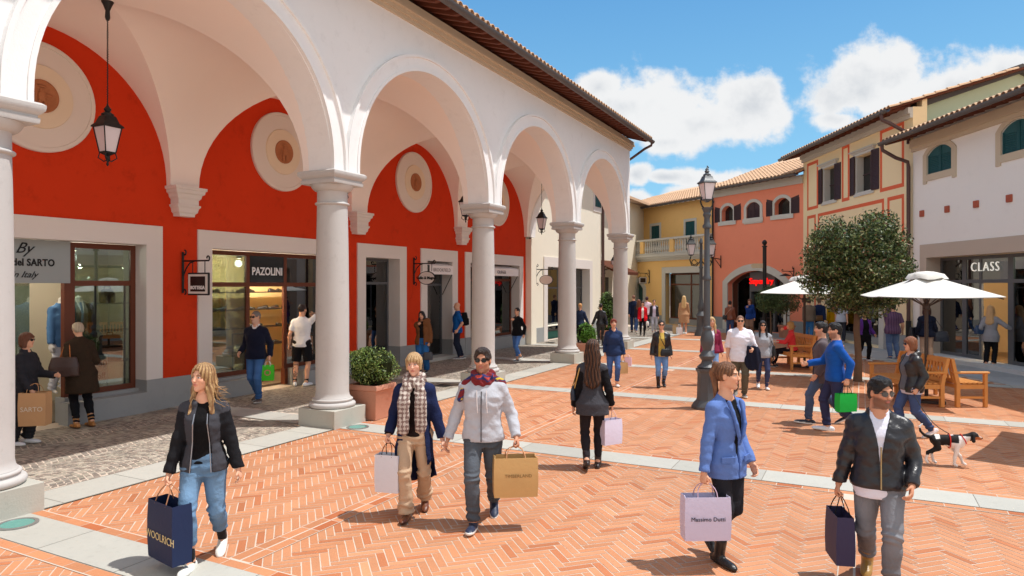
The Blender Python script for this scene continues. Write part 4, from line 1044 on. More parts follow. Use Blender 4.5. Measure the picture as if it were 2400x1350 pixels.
def yellow_house():
    fr = YEL; R_ = empty('yellow_house', fr(4, 3, 0), fr.ang, 'tall pale yellow house with terracotta painted bands and brown shutters', 'house')
    W = lambda m, n, mat, p=R_, **k: m.build(n, mat, p, world=True, **k)
    TOP = 8.1; L = 8.4
    S, H = fr.S, fr.H
    A = (S(1933), S(1956)); B = (S(2010), S(2042))
    z0, z1 = H(1945, 470), H(1945, 392)
    m = MB(fr)
    shop = rect(S(1993), S(2105), .02, 2.9)
    m.prism([(0,0),(L,0),(L,TOP),(0,TOP)], 0, .3, [rect(A[0]-.12,A[1]+.12,z0,z1), rect(B[0]-.12,B[1]+.12,z0,z1), rect(S(1950),S(2062),.08,2.9)]); W(m, 'wall', yellow_m)
    m = MB(fr); m.add([(L,.30,0),(L,.46,0),(L,.46,8.0+1.2*.3),(L,.30,8.0+1.1*.3),(L-.3,.30,0),(L-.3,.46,0),(L-.3,.46,8.0+1.2*.3),(L-.3,.30,8.0+1.1*.3)],[(0,1,2,3),(7,6,5,4),(3,2,6,7),(0,3,7,4)]); W(m, 'side_wall', yellow_m)
    
    for a_, b_ in ((0, S(1950)-.33), (S(2062)+.33, L)): m = MB(fr); m.box(a_, b_, -.04, .0, 0, .6); W(m, 'plinth', plinth_m)
    for (a, b) in (A, B):
        a -= .12; b += .12
        m = MB(fr); m.box(a-.1, b+.1, -.05, .12, z0-.14, z0); s_ = W(m, 'window_sill', grey_trim)
        m = MB(fr); m.box(a-.12, b+.12, -.05, -.001, z1+.02, z1+.12); m.box(a-.2, b+.2, -.1, -.001, z1+.12, z1+.17); m.box(a-.26, b+.26, -.16, -.001, z1+.17, z1+.22); W(m, 'window_head', grey_trim)
        
        for a_, b_ in ((a-.02, a+.06), (b-.06, b+.02)): m = MB(fr); m.box(a_, b_, -.01, .28, z0, z1); W(m, 'window_jamb', grey_trim)
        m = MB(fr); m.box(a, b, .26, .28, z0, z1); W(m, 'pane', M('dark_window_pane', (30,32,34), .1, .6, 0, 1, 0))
        m = MB(fr); m.box((a+b)/2-.02, (a+b)/2+.02, .23, .26, z0, z1); m.box(a, b, .23, .26, (z0+z1)/2-.02, (z0+z1)/2+.02); W(m, 'glazing_bar', shutter_b)
        open_shutters(R_, fr, a, b, z0-.05, z1+.05, shutter_b, .42, ang=8)
    # painted bands, flat on the wall
    def band(pts, wd=.13):
        xs = [p[0] for p in pts]; zs = [p[1] for p in pts]
        m = MB(fr); x0_, x1_, a_, b_ = min(xs), max(xs), min(zs), max(zs)
        m.prism(rect(x0_, x1_, a_, b_), -.006, 0, [rect(x0_+wd, x1_-wd, a_+wd, b_-wd)]); W(m, 'painted_band', band_m)
    hA, hB = H(1890, 497), H(1890, 382)
    band([(S(1892), H(1892,494)), (A[0]-.62, H(1892,494)+ (H(1890,385)-H(1892,494)))])
    band([(A[1]+.62, H(1892,494)), (B[0]-.62, H(1892,494)+2.2)])
    band([(B[1]+.6, H(1892,494)), (S(2119), H(1892,494)+2.2)])
    h2 = H(1900, 505); h3 = H(1900, 605)
    band([(S(1892), 3.2), (S(1912), h2)]); band([(S(1917), 3.2), (S(2072), h2)]); band([(S(2080), 3.2), (S(2119), h2)])
    band([(S(1892), .7), (S(1912), 3.0)])
    # shop surround
    a, b = S(1950), S(2062)
    m = MB(fr); m.prism([(a-.32,0),(a,0),(a,2.9),(b,2.9),(b,0),(b+.32,0),(b+.32,3.25),(a-.32,3.25)], -.05, .3); W(m, 'shop_surround', grey_trim)
    room('yellow_shop', fr, a, b, .5, 2.4, .03, 3.0, (150,140,124), (120,110,100), R_)
    window_unit(fr, [a, (a+b)/2, b], [.35, 2.3, 2.88], .35, frame_grey, R_, fw=.08)
    m = MB(fr); m.box(a, b, .25, .45, 0, .35); W(m, 'shop_sill', plinth_m)
    m = MB(fr); m.box(0, L, -.16, 0, TOP-.22, TOP-.02); m.box(0, L, -.09, 0, TOP-.36, TOP-.22); W(m, 'cornice', grey_trim)
    eave(R_, fr, -.45, L+.1, 7.98, .8, 6)
    m = MB(fr); m.tube([(L-.25,-.9,7.9),(L-.25,-.88,7.72),(L-.15,-.7,7.6),(L-.1,-.2,7.3),(L-.08,-.1,7.1),(L-.08,-.1,6.9)], .06, 10); W(m, 'drain_pipe', brown_metal, auto=50)
    m = MB(fr); m.tube([(S(2119),-.1,6.5),(S(2119),-.1,.1)], .05, 8); 

def salmon_house():
    fr = ORG; S, H = fr.S, fr.H
    xj = S(1672)          # joint with the ochre house
    R_ = empty('salmon_house', fr(xj/2, 3, 0), fr.ang, 'salmon pink house with three small arched windows above an arched shop', 'house')
    W = lambda m, n, mat, p=R_, **k: m.build(n, mat, p, world=True, **k)
    TOP = 7.25
    ws = []
    for (l, r, zt, zb) in ((1692, 1719, 487, 524), (1750, 1782, 475, 510), (1816, 1852, 463, 496)):
        a, b = S(l), S(r); ws.append((a, b, H((l+r)/2, zb), H((l+r)/2, zt)))
    zb = sum(w[2] for w in ws)/3; zt = sum(w[3] for w in ws)/3
    sa, sb = S(1706), S(1838); shop = arch_open(sa, sb, .02, 2.35, .62)
    m = MB(fr); m.prism([(xj,0),(0,0),(0,TOP),(xj,TOP)], 0, .3, [arch_open(a, b, zb, zt-.2, .24) for a, b, _, _ in ws] + [shop]); W(m, 'wall', orange_m)
    m = MB(fr); m.box(xj, sa-.32, -.04, 0, 0, .62); W(m, 'plinth', plinth_m)
    m = MB(fr); m.box(sb+.32, 0, -.04, 0, 0, .62); W(m, 'plinth', plinth_m)
    for i, (a, b, _, _) in enumerate(ws):
        g = .16; o_ = arch_open(a, b, zb, zt-.2, .24)
        outer = [(a-g,zb-.16),(b+g,zb-.16)] + arch_open(a-g, b+g, 0, zt-.17, .36)[2:]
        if i == 1: outer = [(a-g,zb-.28),(b+g,zb-.28)] + outer[2:]
        m = MB(fr); m.prism(outer, -.04, 0, [o_]); s_ = W(m, 'window_surround', grey_trim)
        m = MB(fr); m.box(a-g-.06, b+g+.06, -.07, -.041, zb-.22, zb-.02); m.build('window_sill', grey_trim, s_, world=True)
        if i == 1: shutters(R_, fr, a, b, zb, zt+.04, .04, shutter_b, arch=.24)
        else:
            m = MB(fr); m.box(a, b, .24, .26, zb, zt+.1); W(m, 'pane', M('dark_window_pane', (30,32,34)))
            open_shutters(R_, fr, a-.1, b+.1, zb-.02, zt+.08, shutter_b, .42, arch=.12, ang=10)
    m = MB(fr); g = .34; outer = [(sa-g,0),(sa,0)] + [(sa,0.0)] ; 
    m.prism([(sa-g,.0),(sb+g,.0)] + arch_open(sa-g, sb+g, 0, 2.45, .86)[2:], -.05, .0, [arch_open(sa, sb, .004, 2.35, .62)]); W(m, 'shop_surround', grey_trim)
    room('red_sign_shop', fr, sa-.1, sb+.1, .5, 3, .03, 3.2, (120,118,112), (110,104,98), R_)
    x1, x2 = S(1752), S(1805)
    m = MB(fr); m.prism([(sa,.05),(x1,.05),(x1,2.95),(sa+.6,2.8),(sa,2.35)], .33, .36); W(m, 'pane', glass_m)
    m = MB(fr); m.prism([(x2,.05),(sb,.05),(sb,2.35),(sb-.6,2.8),(x2,2.95)], .33, .36); W(m, 'pane', glass_m)
    m = MB(fr); m.prism([(x1-.08,0),(x1+.02,0),(x1+.02,1.95),(x2-.02,1.95),(x2-.02,0),(x2+.08,0),(x2+.08,2.9),(x1-.08,2.9)], .22, .42); f_ = W(m, 'portal', frame_grey)
    lettering('lettering', 'Superdry', .42, M('lit_red_lettering', (250,30,30), .5, .3, 0, 1, 0, emit=(255,24,20), estr=.7), fr, (x1+x2)/2, .16, 2.45, f_, depth=.05, bold=.004)
    m = MB(fr); m.box(x1-.3, x2+.3, .9, .95, 0, 1.95); W(m, 'dark_doorway', M('dark_window_pane', (30,32,34)))
    m = MB(fr); m.box(xj, 0, -.1, 0, 6.85, 7.05); m.box(xj, 0, -.15, 0, 7.05, 7.2); W(m, 'cornice', grey_trim)
    eave(R_, fr, xj+.02, .1, 7.2, .55, 5, slope=20)
    m = MB(fr); m.tube([(xj+.05,-.09,6.9),(xj+.05,-.09,.3)], .045, 8); o = W(m, 'drain_pipe', iron, auto=50)
    # hanging bracket sign of the shop
    bracket_sign(fr, S(1862), H(1862,640), -.02, 'rect_low', 'black iron bracket with a flat dark lamp beside the red lettered shop')

def ochre_house():
    fr = ORG; S, H = fr.S, fr.H; xj = S(1672)-.02; xl = S(1400)
    R_ = empty('ochre_house', fr((xj+xl)/2, 3, 0), fr.ang, 'ochre yellow house with a long stone balcony over its shop windows', 'house')
    W = lambda m, n, mat, p=R_, **k: m.build(n, mat, p, world=True, **k)
    TOP = 7.12; set_ = 1.1    # the upper storey stands back behind the balcony
    bal_z = 3.95
    sa, sb = S(1560), S(1645); aa, ab = S(1466), S(1508)
    m = MB(fr); m.prism([(xl,0),(xj,0),(xj,bal_z),(xl,bal_z)], 0, .3, [rect(sa,sb,.02,2.95), arch_open(aa,ab,.02,2.05,.45)]); W(m, 'wall', ochre_m)
    uw = []
    for (l, r) in ((1527, 1546), (1607, 1629), (1662, 1671)): uw.append((l, r))
    f2 = Facade(ORG.uz, ORG.d); f2.m = fr.m @ Matrix.Translation((0, set_, 0))
    def S2(px): 
        o = f2(0,0,0); u = o.x*RT[0]+o.y*RT[1]; z = o.x*FW[0]+o.y*FW[1]; k = (px-1200)/FPX
        return (k*z-u)/(fr.d[0]-k*fr.d[1])
    holes = [rect(S2(l), S2(r), 4.2, 5.95) for l, r in uw[:2]]
    m = MB(f2); m.prism([(xl,bal_z-.3),(xj,bal_z-.3),(xj,TOP),(xl,TOP)], 0, .3, holes); W(m, 'upper_wall', ochre_m)
    for h_ in holes:
        a, b = h_[0][0], h_[1][0]
        m = MB(f2); m.prism(rect(a-.15,b+.15,4.1,6.1), -.03, 0, [rect(a,b,4.2,5.95)]); s_ = W(m, 'window_surround', grey_trim)
        shutters(s_, f2, a, b, 4.2, 5.95, .02, shutter_g)
    m = MB(fr); m.box(xl, xj, -.0, set_+.02, bal_z, bal_z+.06); W(m, 'terrace_floor', grey_trim)
    m = MB(fr); m.box(xl, xj, -.35, .0, bal_z-.02, bal_z+.1); m.box(xl, xj, -.25, .0, bal_z-.14, bal_z-.02); m.box(xl, xj, -.12, .0, bal_z-.26, bal_z-.14); W(m, 'balcony_slab', grey_trim)
    m = MB(fr); m.box(xl, xj, -.30, -.02, bal_z+.92, bal_z+1.04, .02); W(m, 'balustrade_rail', grey_trim)
    m = MB(fr); m.box(xl, xj, -.27, -.05, bal_z+.1, bal_z+.2, .02); W(m, 'balustrade_foot', grey_trim)
    x = xj-.25; b0 = None; k = 0
    while x > xl+.2 and k < 62:
        if k % 12 == 0:
            m = MB(fr); m.box(x-.22, x+.12, -.29, -.03, bal_z+.2, bal_z+.92, .015); W(m, 'balustrade_post', ochre_m); x -= .36
        if b0 is None:
            m = MB(); m.lathe([(.06,.0),(.06,.05),(.035,.08),(.06,.16),(.075,.24),(.05,.4),(.035,.52),(.05,.6),(.04,.63),(.06,.67),(.06,.72)], 10)
            b0 = m.build('baluster', grey_trim, R_, auto=50); b0.matrix_local
            base_inv = worldm(R_).inverted()
            b0.location = base_inv @ fr(x, -.16, bal_z+.2)
        else:
            b = b0.copy(); COL.objects.link(b); b.parent = R_; b.location = base_inv @ fr(x, -.16, bal_z+.2)
        x -= .205; k += 1
    # ground floor shops
    m = MB(fr); m.prism([(sa-.3,0),(sa,0),(sa,2.95),(sb,2.95),(sb,0),(sb+.25,0),(sb+.25,3.3),(sa-.3,3.3)], -.05, .3); W(m, 'shop_surround', grey_trim)
    room('ochre_shop', fr, sa, sb, .5, 2.5, .03, 3.0, (120,120,112), (110,104,98), R_)
    window_unit(fr, [sa, (sa+sb)/2+.3, sb], [.35, 2.3, 2.93], .35, frame_brown, R_, fw=.09)
    m = MB(fr); m.box(sa, sb, .25, .45, 0, .35); W(m, 'shop_sill', plinth_m)
    m = MB(fr); m.box(sa+.15, sa+1.75, .42, .46, .62, 2.2); p = W(m, 'poster', M('cream_poster', (226,212,140), .7, .2, .05, 1, 0))
    m = MB(fr); m.tube([(sa+.4,.40,1.9),(sa+.6,.40,1.5),(sa+.95,.40,1.25),(sa+1.3,.40,1.2),(sa+1.55,.40,.9)], [.03,.06,.03,.06,.03], 6); m.build('poster_drawing', M('poster_ink', (96,92,80), .8, .1, 0, 1, 0), p, world=True)
    m = MB(fr); m.prism([((sa+sb)/2+.4,2.26),(sb-.1,2.26),(sb-.1,2.2),((sa+sb)/2+.4,1.95)], .46, .48); W(m, 'pink_blind', M('pink_blind_cloth', (226,96,110), .8, .2, 0, 1, 0))
    m = MB(fr); g = .28; m.prism([(aa-g,0),(ab+g,0)] + arch_open(aa-g, ab+g, 0, 2.15, .62)[2:], -.05, 0, [arch_open(aa, ab, .004, 2.05, .45)]); W(m, 'door_surround', grey_trim)
    m = MB(fr); m.prism(arch_open(aa, ab, .02, 2.05, .45), .25, .28); W(m, 'door_glass', M('teal_glass_door', (70,110,104), .15, .6, .1, 2, 0))
    eave(R_, f2, xl, xj, TOP, .45, 5, slope=18)
    m = MB(fr); m.box(xl, xj+.0, -.04, .0, 0, .5) if False else m.box(ab+.28, sa-.3, -.04, 0, 0, .5); W(m, 'plinth', plinth_m)
    m = MB(fr); m.box(sb+.25, xj, -.04, 0, 0, .5); W(m, 'plinth', plinth_m)
    # grey green gabled house far behind
    B_ = empty('far_gable_house', CU(12, 62, 0), 0, 'grey green gable and metal roof peeping above the ochre house', 'house')
    zf = 60.0
    def pt(px, py, z=zf): return CU((px-1200)/FPX*z, z, HC+(HY-py)*z/FPX)
    g = Facade(((1560-1200)/FPX*zf, zf), (1, 0))
    def gp(px, py): return ((px-1560)/FPX*zf, HC+(HY-py)*zf/FPX)
    m = MB(g); m.prism([gp(1470,520), gp(1600,520), gp(1588,470), gp(1553,457), gp(1512,474)], 0, 4); m.build('gable_wall', green_m, B_, world=True)
    m = MB(g); m.prism([gp(1440,520), gp(1512,510), gp(1512,478), gp(1470,485), gp(1440,492)], -3, -.1); m.build('metal_roof', M('blue_grey_metal_roof', (170,180,190), .5, .4, .05, 1, 0), B_, world=True)
    m = MB(g); m.prism([gp(1436,492), gp(1553,462), gp(1553,457), gp(1436,487)], -.6, 4.2); m.build('roof_edge', tile_m, B_, world=True)
    m = MB(g); m.prism([gp(1553,462), gp(1592,474), gp(1592,469), gp(1553,457)], -.3, 4.2); m.build('roof_edge', tile_m, B_, world=True)

def street_houses():
    """cream row along the lane between the arcade and the ochre house"""
    R_ = empty('lane_house', LW(36, 2, 0), PI/2, 'cream house in the lane with brown awning and tall dark window', 'house')
    fr = LW
    W = lambda m, n, mat, p=R_, **k: m.build(n, mat, p, world=True, **k)
    m = MB(fr); m.prism([(32.6,0),(46,0),(46,7.2),(32.6,7.2)], .9, 1.2, [rect(33.6,34.6,3.9,6.3), rect(37.2,38.2,3.9,6.3), rect(33.4,36.2,.02,2.7)]); W(m, 'wall', cream_m)
    m = MB(fr); m.box(32.3, 32.6, .9, 7, 0, 7.2); W(m, 'side_wall', cream_m)
    for x in (33.6, 37.2):
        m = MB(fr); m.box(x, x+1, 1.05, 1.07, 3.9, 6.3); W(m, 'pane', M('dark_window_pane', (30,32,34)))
        m = MB(fr); m.prism(rect(x-.15,x+1.15,3.75,6.45), .87, .9, [rect(x,x+1,3.9,6.3)]); W(m, 'window_surround', surround_m)
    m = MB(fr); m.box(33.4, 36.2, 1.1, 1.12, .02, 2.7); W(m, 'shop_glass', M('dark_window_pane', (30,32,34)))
    m = MB(fr); m.add([(33.1,.9,3.6),(36.5,.9,3.6),(36.5,-.5,2.95),(33.1,-.5,2.95),(33.1,-.5,2.8),(36.5,-.5,2.8)], [(0,1,2,3),(3,2,5,4)]); m.add([(33.1,.88,3.55),(33.1,-.48,2.93),(33.1,-.48,2.8)], [(0,1,2)]); W(m, 'awning_cloth', M('brown_awning_cloth', (96,58,44), .9, .1, .05, 2, .1))
    m = MB(fr); m.add([(32.2,0.2,7.15),(46,0.2,7.15),(46,7,9.2),(32.2,7,9.2),(32.2,0.2,7.3),(46,0.2,7.3),(46,7,9.35),(32.2,7,9.35)], [(0,3,2,1),(4,5,6,7),(0,1,5,4),(1,2,6,5),(2,3,7,6),(3,0,4,7)]); W(m, 'roof', tile_m)
    m = MB(fr); m.tube([(32.9,.8,7.0),(32.9,.8,3.4),(33.3,.75,3.1),(33.3,.75,.1)], .06, 8); W(m, 'drain_pipe', brown_metal, auto=50)

def iron_scroll(m, c, r, a0, a1, t, fr, n=14):
    m.tube([fr(c[0]+r*(1-.4*i/n)*math.cos(a0+(a1-a0)*i/n), c[1], c[2]+r*(1-.4*i/n)*math.sin(a0+(a1-a0)*i/n)) for i in range(n+1)], t, 6)

def bracket_sign(fr, x, z, y, kind, label, txt=None, drop=.75, L=.72, tcol=None, board=None):
    """wrought iron wall bracket that stands out from the wall, with a board hung under its arm"""
    o = fr(x, y, z); t = empty('hanging_sign', o, fr.ang, label, 'sign')
    f = Frame(); 
    m = MB(); a = (0, -1)                    # the arm runs out of the wall along -y
    m.tube([(0,-.03,.25),(0,-.03,-.52)], .022, 8); m.tube([(0,-.03,.08),(0,-L,.08)], .016, 8)
    m.tube([(0,-.03,-.22),(0,-.12,-.06),(0,-.22,.04),(0,-.36,.08)], .014, 6)
    for (cy, cz, r, a0, a1) in ((-.08,.24,.045,PI/2,-PI),(-.08,-.50,.045,-PI/2,PI),(-L,.12,.045,-PI/2,PI)):
        n = 10; m.tube([(0, cy-r*math.cos(a0+(a1-a0)*i/n)*.8, cz+r*math.sin(a0+(a1-a0)*i/n)) for i in range(n+1)], .014, 6)
    m.build('bracket', iron, t, auto=50)
    if kind == 'rect_low': 
        m = MB(); m.lathe([(.02,-.02),(.25,-.12),(.26,-.14),(.02,-.13)], 16, (0,-L*.75)); m.build('sign_lamp', iron, t, auto=50); return t
    m = MB(); ys = (-L*.42, -L*.88)
    for yy in ys: m.tube([(0,yy,.08),(0,yy,-.14)], .009, 6)
    m.build('hanger', iron, t)
    c = (-.14, -L*.65)
    bm = M('pale_sign_board', (228,222,216), .5, .3, .02, 3, 0) if board is None else board
    if kind == 'rect':
        m = MB(); m.box(-.018, .018, c[1]-.29, c[1]+.29, -.56, -.14, .012); b = m.build('sign_frame', iron, t)
        m = MB(); m.box(-.024, .024, c[1]-.26, c[1]+.26, -.53, -.17); m.build('board', bm, b)
        m = MB(); m.box(-.028, .028, c[1]-.20, c[1]+.20, -.49, -.21); m.build('dark_panel', M('dark_sign_panel', (40,26,24), .5, .3, 0, 1, 0), b)
        zt = -.42
    else:
        rx, rz_ = (.29, .19) if kind == 'oval' else (.27, .15)
        for nm, k, th, mt in (('sign_frame', 1.0, .016, iron), ('board', .90, .022, bm)):
            m = MB(); n = 32; vs = []
            for s_ in (-th, th):
                for i in range(n): a_ = 2*PI*i/n; vs.append((s_, c[1]+rx*k*math.cos(a_), -.14-rz_+rz_*k*math.sin(a_)))
            m.add(vs, [tuple(range(n)), tuple(range(n, 2*n))[::-1]] + [(i, (i+1)%n, n+(i+1)%n, n+i) for i in range(n)])
            if nm == 'sign_frame': b = m.build(nm, mt, t)
            else: m.build(nm, mt, b)
        zt = -.14-rz_
    if txt:
        # lettering on the face that looks down the arcade towards us (local -x side is nearer)
        side = -1; M4 = worldm(t); org = M4 @ Vector((-.031, c[1], zt)); xd = (M4.to_3x3() @ Vector((0, -1, 0)))
        text_obj('lettering', txt, .105 if kind != 'rect' else .085, tcol or black_let, org, xd, (0,0,1), b, depth=.006, bold=.004)
    return t
cream_house(); white_house(); yellow_house(); salmon_house(); ochre_house(); street_houses()
# ================================================================ bodies as blended volumes turned into one surface
class Sdf:
    def __init__(s): s.ops = []; s.lo = np.full(3, 1e9); s.hi = np.full(3, -1e9)
    def _bb(s, lo, hi, grow=True):
        lo = np.asarray(lo, float); hi = np.asarray(hi, float)
        if grow: s.lo = np.minimum(s.lo, lo); s.hi = np.maximum(s.hi, hi)
        return lo, hi
    def cap(s, a, b, ra, rb, k=.02, op='add', sx=None):
        a = np.array(a, float); b = np.array(b, float); r = max(ra, rb)
        lo, hi = s._bb(np.minimum(a, b)-r, np.maximum(a, b)+r, op == 'add')
        def f(P):
            ab = b-a; t = np.clip(((P-a)@ab)/max(1e-9, ab@ab), 0, 1)
            return np.linalg.norm(P-a-t[..., None]*ab, axis=-1) - (ra+(rb-ra)*t)
        s.ops.append((op, f, lo, hi, k)); return s
    def ell(s, c, r, R=None, k=.02, op='add'):
        c = np.array(c, float); r = np.array(r, float); m = r.max()
        Rm = np.eye(3) if R is None else np.array(R)       # rows = axes
        lo, hi = s._bb(c-m, c+m, op == 'add')
        def f(P):
            q = (P-c)@Rm.T; k0 = np.linalg.norm(q/r, axis=-1); k1 = np.linalg.norm(q/(r*r), axis=-1)
            return k0*(k0-1)/np.maximum(k1, 1e-9)
        s.ops.append((op, f, lo, hi, k)); return s
    def loft(s, o, up, side, tab, k=.02, op='add', p=2.3):
        """tab rows: (t, half width, half depth, forward shift)"""
        o = np.array(o, float); up = np.array(up, float)/np.linalg.norm(up); side = np.array(side, float)
        side = side-up*(side@up); side /= np.linalg.norm(side); fwd = np.cross(side, up)*-1.0
        fwd = np.cross(up, side)       # for side=+x, up=+z gives +y ; front is -y so flip below
        fwd = -fwd; tab = np.array(tab, float); T = tab[:, 0]; m = tab[:, 1:3].max()+np.abs(tab[:, 3]).max()
        pa, pb = o+up*T[0], o+up*T[-1]
        lo, hi = s._bb(np.minimum(pa, pb)-m*.98, np.maximum(pa, pb)+m*.98, op == 'add')
        def f(P):
            q = P-o; t = q@up; tt = np.clip(t, T[0], T[-1]); hw = np.interp(tt, T, tab[:, 1]); hd = np.interp(tt, T, tab[:, 2]); sh = np.interp(tt, T, tab[:, 3])
            x = q@side; y = q@fwd-sh
            kk = (np.abs(x/hw)**p+np.abs(y/hd)**p)**(1/p); d = np.where(kk > 1e-4, np.sqrt(x*x+y*y)*(1-1/np.maximum(kk, 1e-4)), -np.minimum(hw, hd))
            d = np.maximum(d, -np.minimum(hw, hd)); e = np.maximum(T[0]-t, t-T[-1])
            return np.where((e > 0) & (d > 0), np.sqrt(np.maximum(e, 0)**2+np.maximum(d, 0)**2), np.maximum(d, e))
        s.ops.append((op, f, lo, hi, k)); return s
    def box(s, c, h, R=None, k=.01, op='add', rnd=0.0):
        c = np.array(c, float); h = np.array(h, float); m = np.linalg.norm(h); Rm = np.eye(3) if R is None else np.array(R)
        ext = np.abs(Rm.T)@h if R is not None else h
        lo, hi = s._bb(c-ext-rnd, c+ext+rnd, op == 'add')
        def f(P):
            q = np.abs((P-c)@Rm.T)-h; return np.linalg.norm(np.maximum(q, 0), axis=-1)+np.minimum(q.max(-1), 0)-rnd
        s.ops.append((op, f, lo, hi, k)); return s
    def plane(s, o, n, k=0.0):
        """cut away everything on the side n points to"""
        o = np.array(o, float); n = np.array(n, float)/np.linalg.norm(n)
        s.ops.append(('sub', lambda P: -((P-o)@n), None, None, k)); return s
    def subf(s, f): s.ops.append(('sub', f, None, None, 0)); return s
    def disp(s, f): s.ops.append(('disp', f, None, None, 0)); return s
    def mesh(s, cell, fine=()):
        lo, hi = s.lo-.03, s.hi+.03; ax = []
        for d in range(3):
            pts = [lo[d]]
            while pts[-1] < hi[d]:
                c = cell
                for (fl, fh, fc) in fine:
                    if fl[d]-.01 <= pts[-1] <= fh[d]+.01: c = min(c, fc)
                pts.append(pts[-1]+c)
            ax.append(np.array(pts))
        xs, ys, zs = ax; F = np.full((len(xs), len(ys), len(zs)), .05, np.float32)
        def sl(l, h):
            r = []
            for d in range(3):
                i = max(0, np.searchsorted(ax[d], l[d])-1); j = min(len(ax[d]), np.searchsorted(ax[d], h[d])+2); r.append(slice(i, j))
            return tuple(r)
        for (op, f, l, h, k) in s.ops:
            if l is None: S = (slice(None),)*3
            else: S = sl(l-.03-k, h+.03+k)
            G_ = F[S]
            if G_.size == 0: continue
            if op in ('disp',):
                m = np.abs(G_) < .05
                X = np.stack(np.meshgrid(xs[S[0]], ys[S[1]], zs[S[2]], indexing='ij'), -1)
                D = np.zeros_like(G_); D[m] = f(X[m]); F[S] = G_+D; continue
            X = np.stack(np.meshgrid(xs[S[0]], ys[S[1]], zs[S[2]], indexing='ij'), -1)
            if op == 'sub' and l is None:
                m = G_ < .03; d = np.full(G_.shape, 1.0); d[m] = f(X[m])
            else: d = f(X)
            if op == 'add':
                if k > 0: hh = np.clip(.5+.5*(G_-d)/k, 0, 1); F[S] = G_*(1-hh)+d*hh-k*hh*(1-hh)
                else: F[S] = np.minimum(G_, d)
            elif op == 'sub':
                if k > 0: hh = np.clip(.5-.5*(G_+d)/k, 0, 1); F[S] = G_*(1-hh)-d*hh+k*hh*(1-hh)
                else: F[S] = np.maximum(G_, -d)
        F[0] = F[-1] = 1; F[:, 0] = F[:, -1] = 1; F[:, :, 0] = F[:, :, -1] = 1
        return surface_nets(F, xs, ys, zs)
def surface_nets(F, xs, ys, zs):
    ins = F < 0; nx, ny, nz = F.shape
    c = np.zeros((nx-1, ny-1, nz-1), np.int8)
    for i in (0, 1):
        for j in (0, 1):
            for k in (0, 1): c += ins[i:nx-1+i, j:ny-1+j, k:nz-1+k]
    act = (c > 0) & (c < 8); I, J, K = np.nonzero(act); n = len(I)
    if n == 0: return np.zeros((0, 3)), np.zeros((0, 4), int)
    idx = np.full(act.shape, -1, np.int64); idx[I, J, K] = np.arange(n)
    acc = np.zeros((n, 3)); cnt = np.zeros(n)
    crd = (xs, ys, zs); base = (I, J, K)
    for ax in range(3):
        o = [a for a in range(3) if a != ax]
        for p in (0, 1):
            for q in (0, 1):
                a = [I, J, K]; a = list(a); a[o[0]] = a[o[0]]+p; a[o[1]] = a[o[1]]+q; b = list(a); b[ax] = b[ax]+1
                fa = F[tuple(a)]; fb = F[tuple(b)]; m = (fa < 0) != (fb < 0)
                t = fa/np.where(np.abs(fa-fb) < 1e-9, 1e-9, fa-fb)
                for d in range(3):
                    ca = crd[d][a[d]]; cb = crd[d][b[d]]; acc[:, d] += np.where(m, ca+(cb-ca)*t, 0)
                cnt += m
    V = acc/np.maximum(cnt, 1)[:, None]; Q = []
    for ax in range(3):
        o = [a for a in range(3) if a != ax]; u, w = o
        sl0 = [slice(1, None)]*3; sl1 = [slice(1, None)]*3
        A = [slice(None)]*3; A[ax] = slice(0, -1); B = [slice(None)]*3; B[ax] = slice(1, None)
        fa = ins[tuple(A)]; fb = ins[tuple(B)]; e = fa != fb; P = np.nonzero(e); P = [p for p in P]
        ok = (P[u] > 0) & (P[w] > 0) & (P[u] < F.shape[u]-1) & (P[w] < F.shape[w]-1); P = [p[ok] for p in P]
        def cellid(du, dw):
            c_ = list(P); c_[u] = c_[u]-du; c_[w] = c_[w]-dw; return idx[tuple(c_)]
        q = np.stack([cellid(1, 1), cellid(0, 1), cellid(0, 0), cellid(1, 0)], 1)
        sgn = fa[tuple(P)]
        if ax == 1: sgn = ~sgn
        q = np.where(sgn[:, None], q, q[:, ::-1]); Q.append(q)
    Q = np.concatenate(Q); Q = Q[(Q >= 0).all(1)]
    return V, Q

def nz(P, sc, seed=0.0):
    """cheap smooth noise, about -1..1"""
    x, y, z = P[..., 0]*sc+seed, P[..., 1]*sc+seed*1.7, P[..., 2]*sc+seed*.6
    return (np.sin(x*1.0+1.7*np.sin(y*.9+z*.5))+np.sin(y*1.3+1.3*np.sin(z*1.1+x*.4))+np.sin(z*1.7+1.5*np.sin(x*1.2+y*.7)))/3

def V3(*a): return np.array(a, float)
def unit(v): v = np.asarray(v, float); return v/max(1e-9, np.linalg.norm(v))
def ik(a, t, l1, l2, hint):
    a = np.asarray(a, float); t = np.asarray(t, float); d = t-a; L = np.linalg.norm(d)
    if L > (l1+l2)*.999: d = d/L*(l1+l2)*.999; L = (l1+l2)*.999; t = a+d
    x = (l1*l1-l2*l2+L*L)/(2*L); h = math.sqrt(max(0, l1*l1-x*x)); u = d/L; hv = np.asarray(hint, float); hv = hv-u*(hv@u); hv = unit(hv)
    return a+u*x+hv*h, t

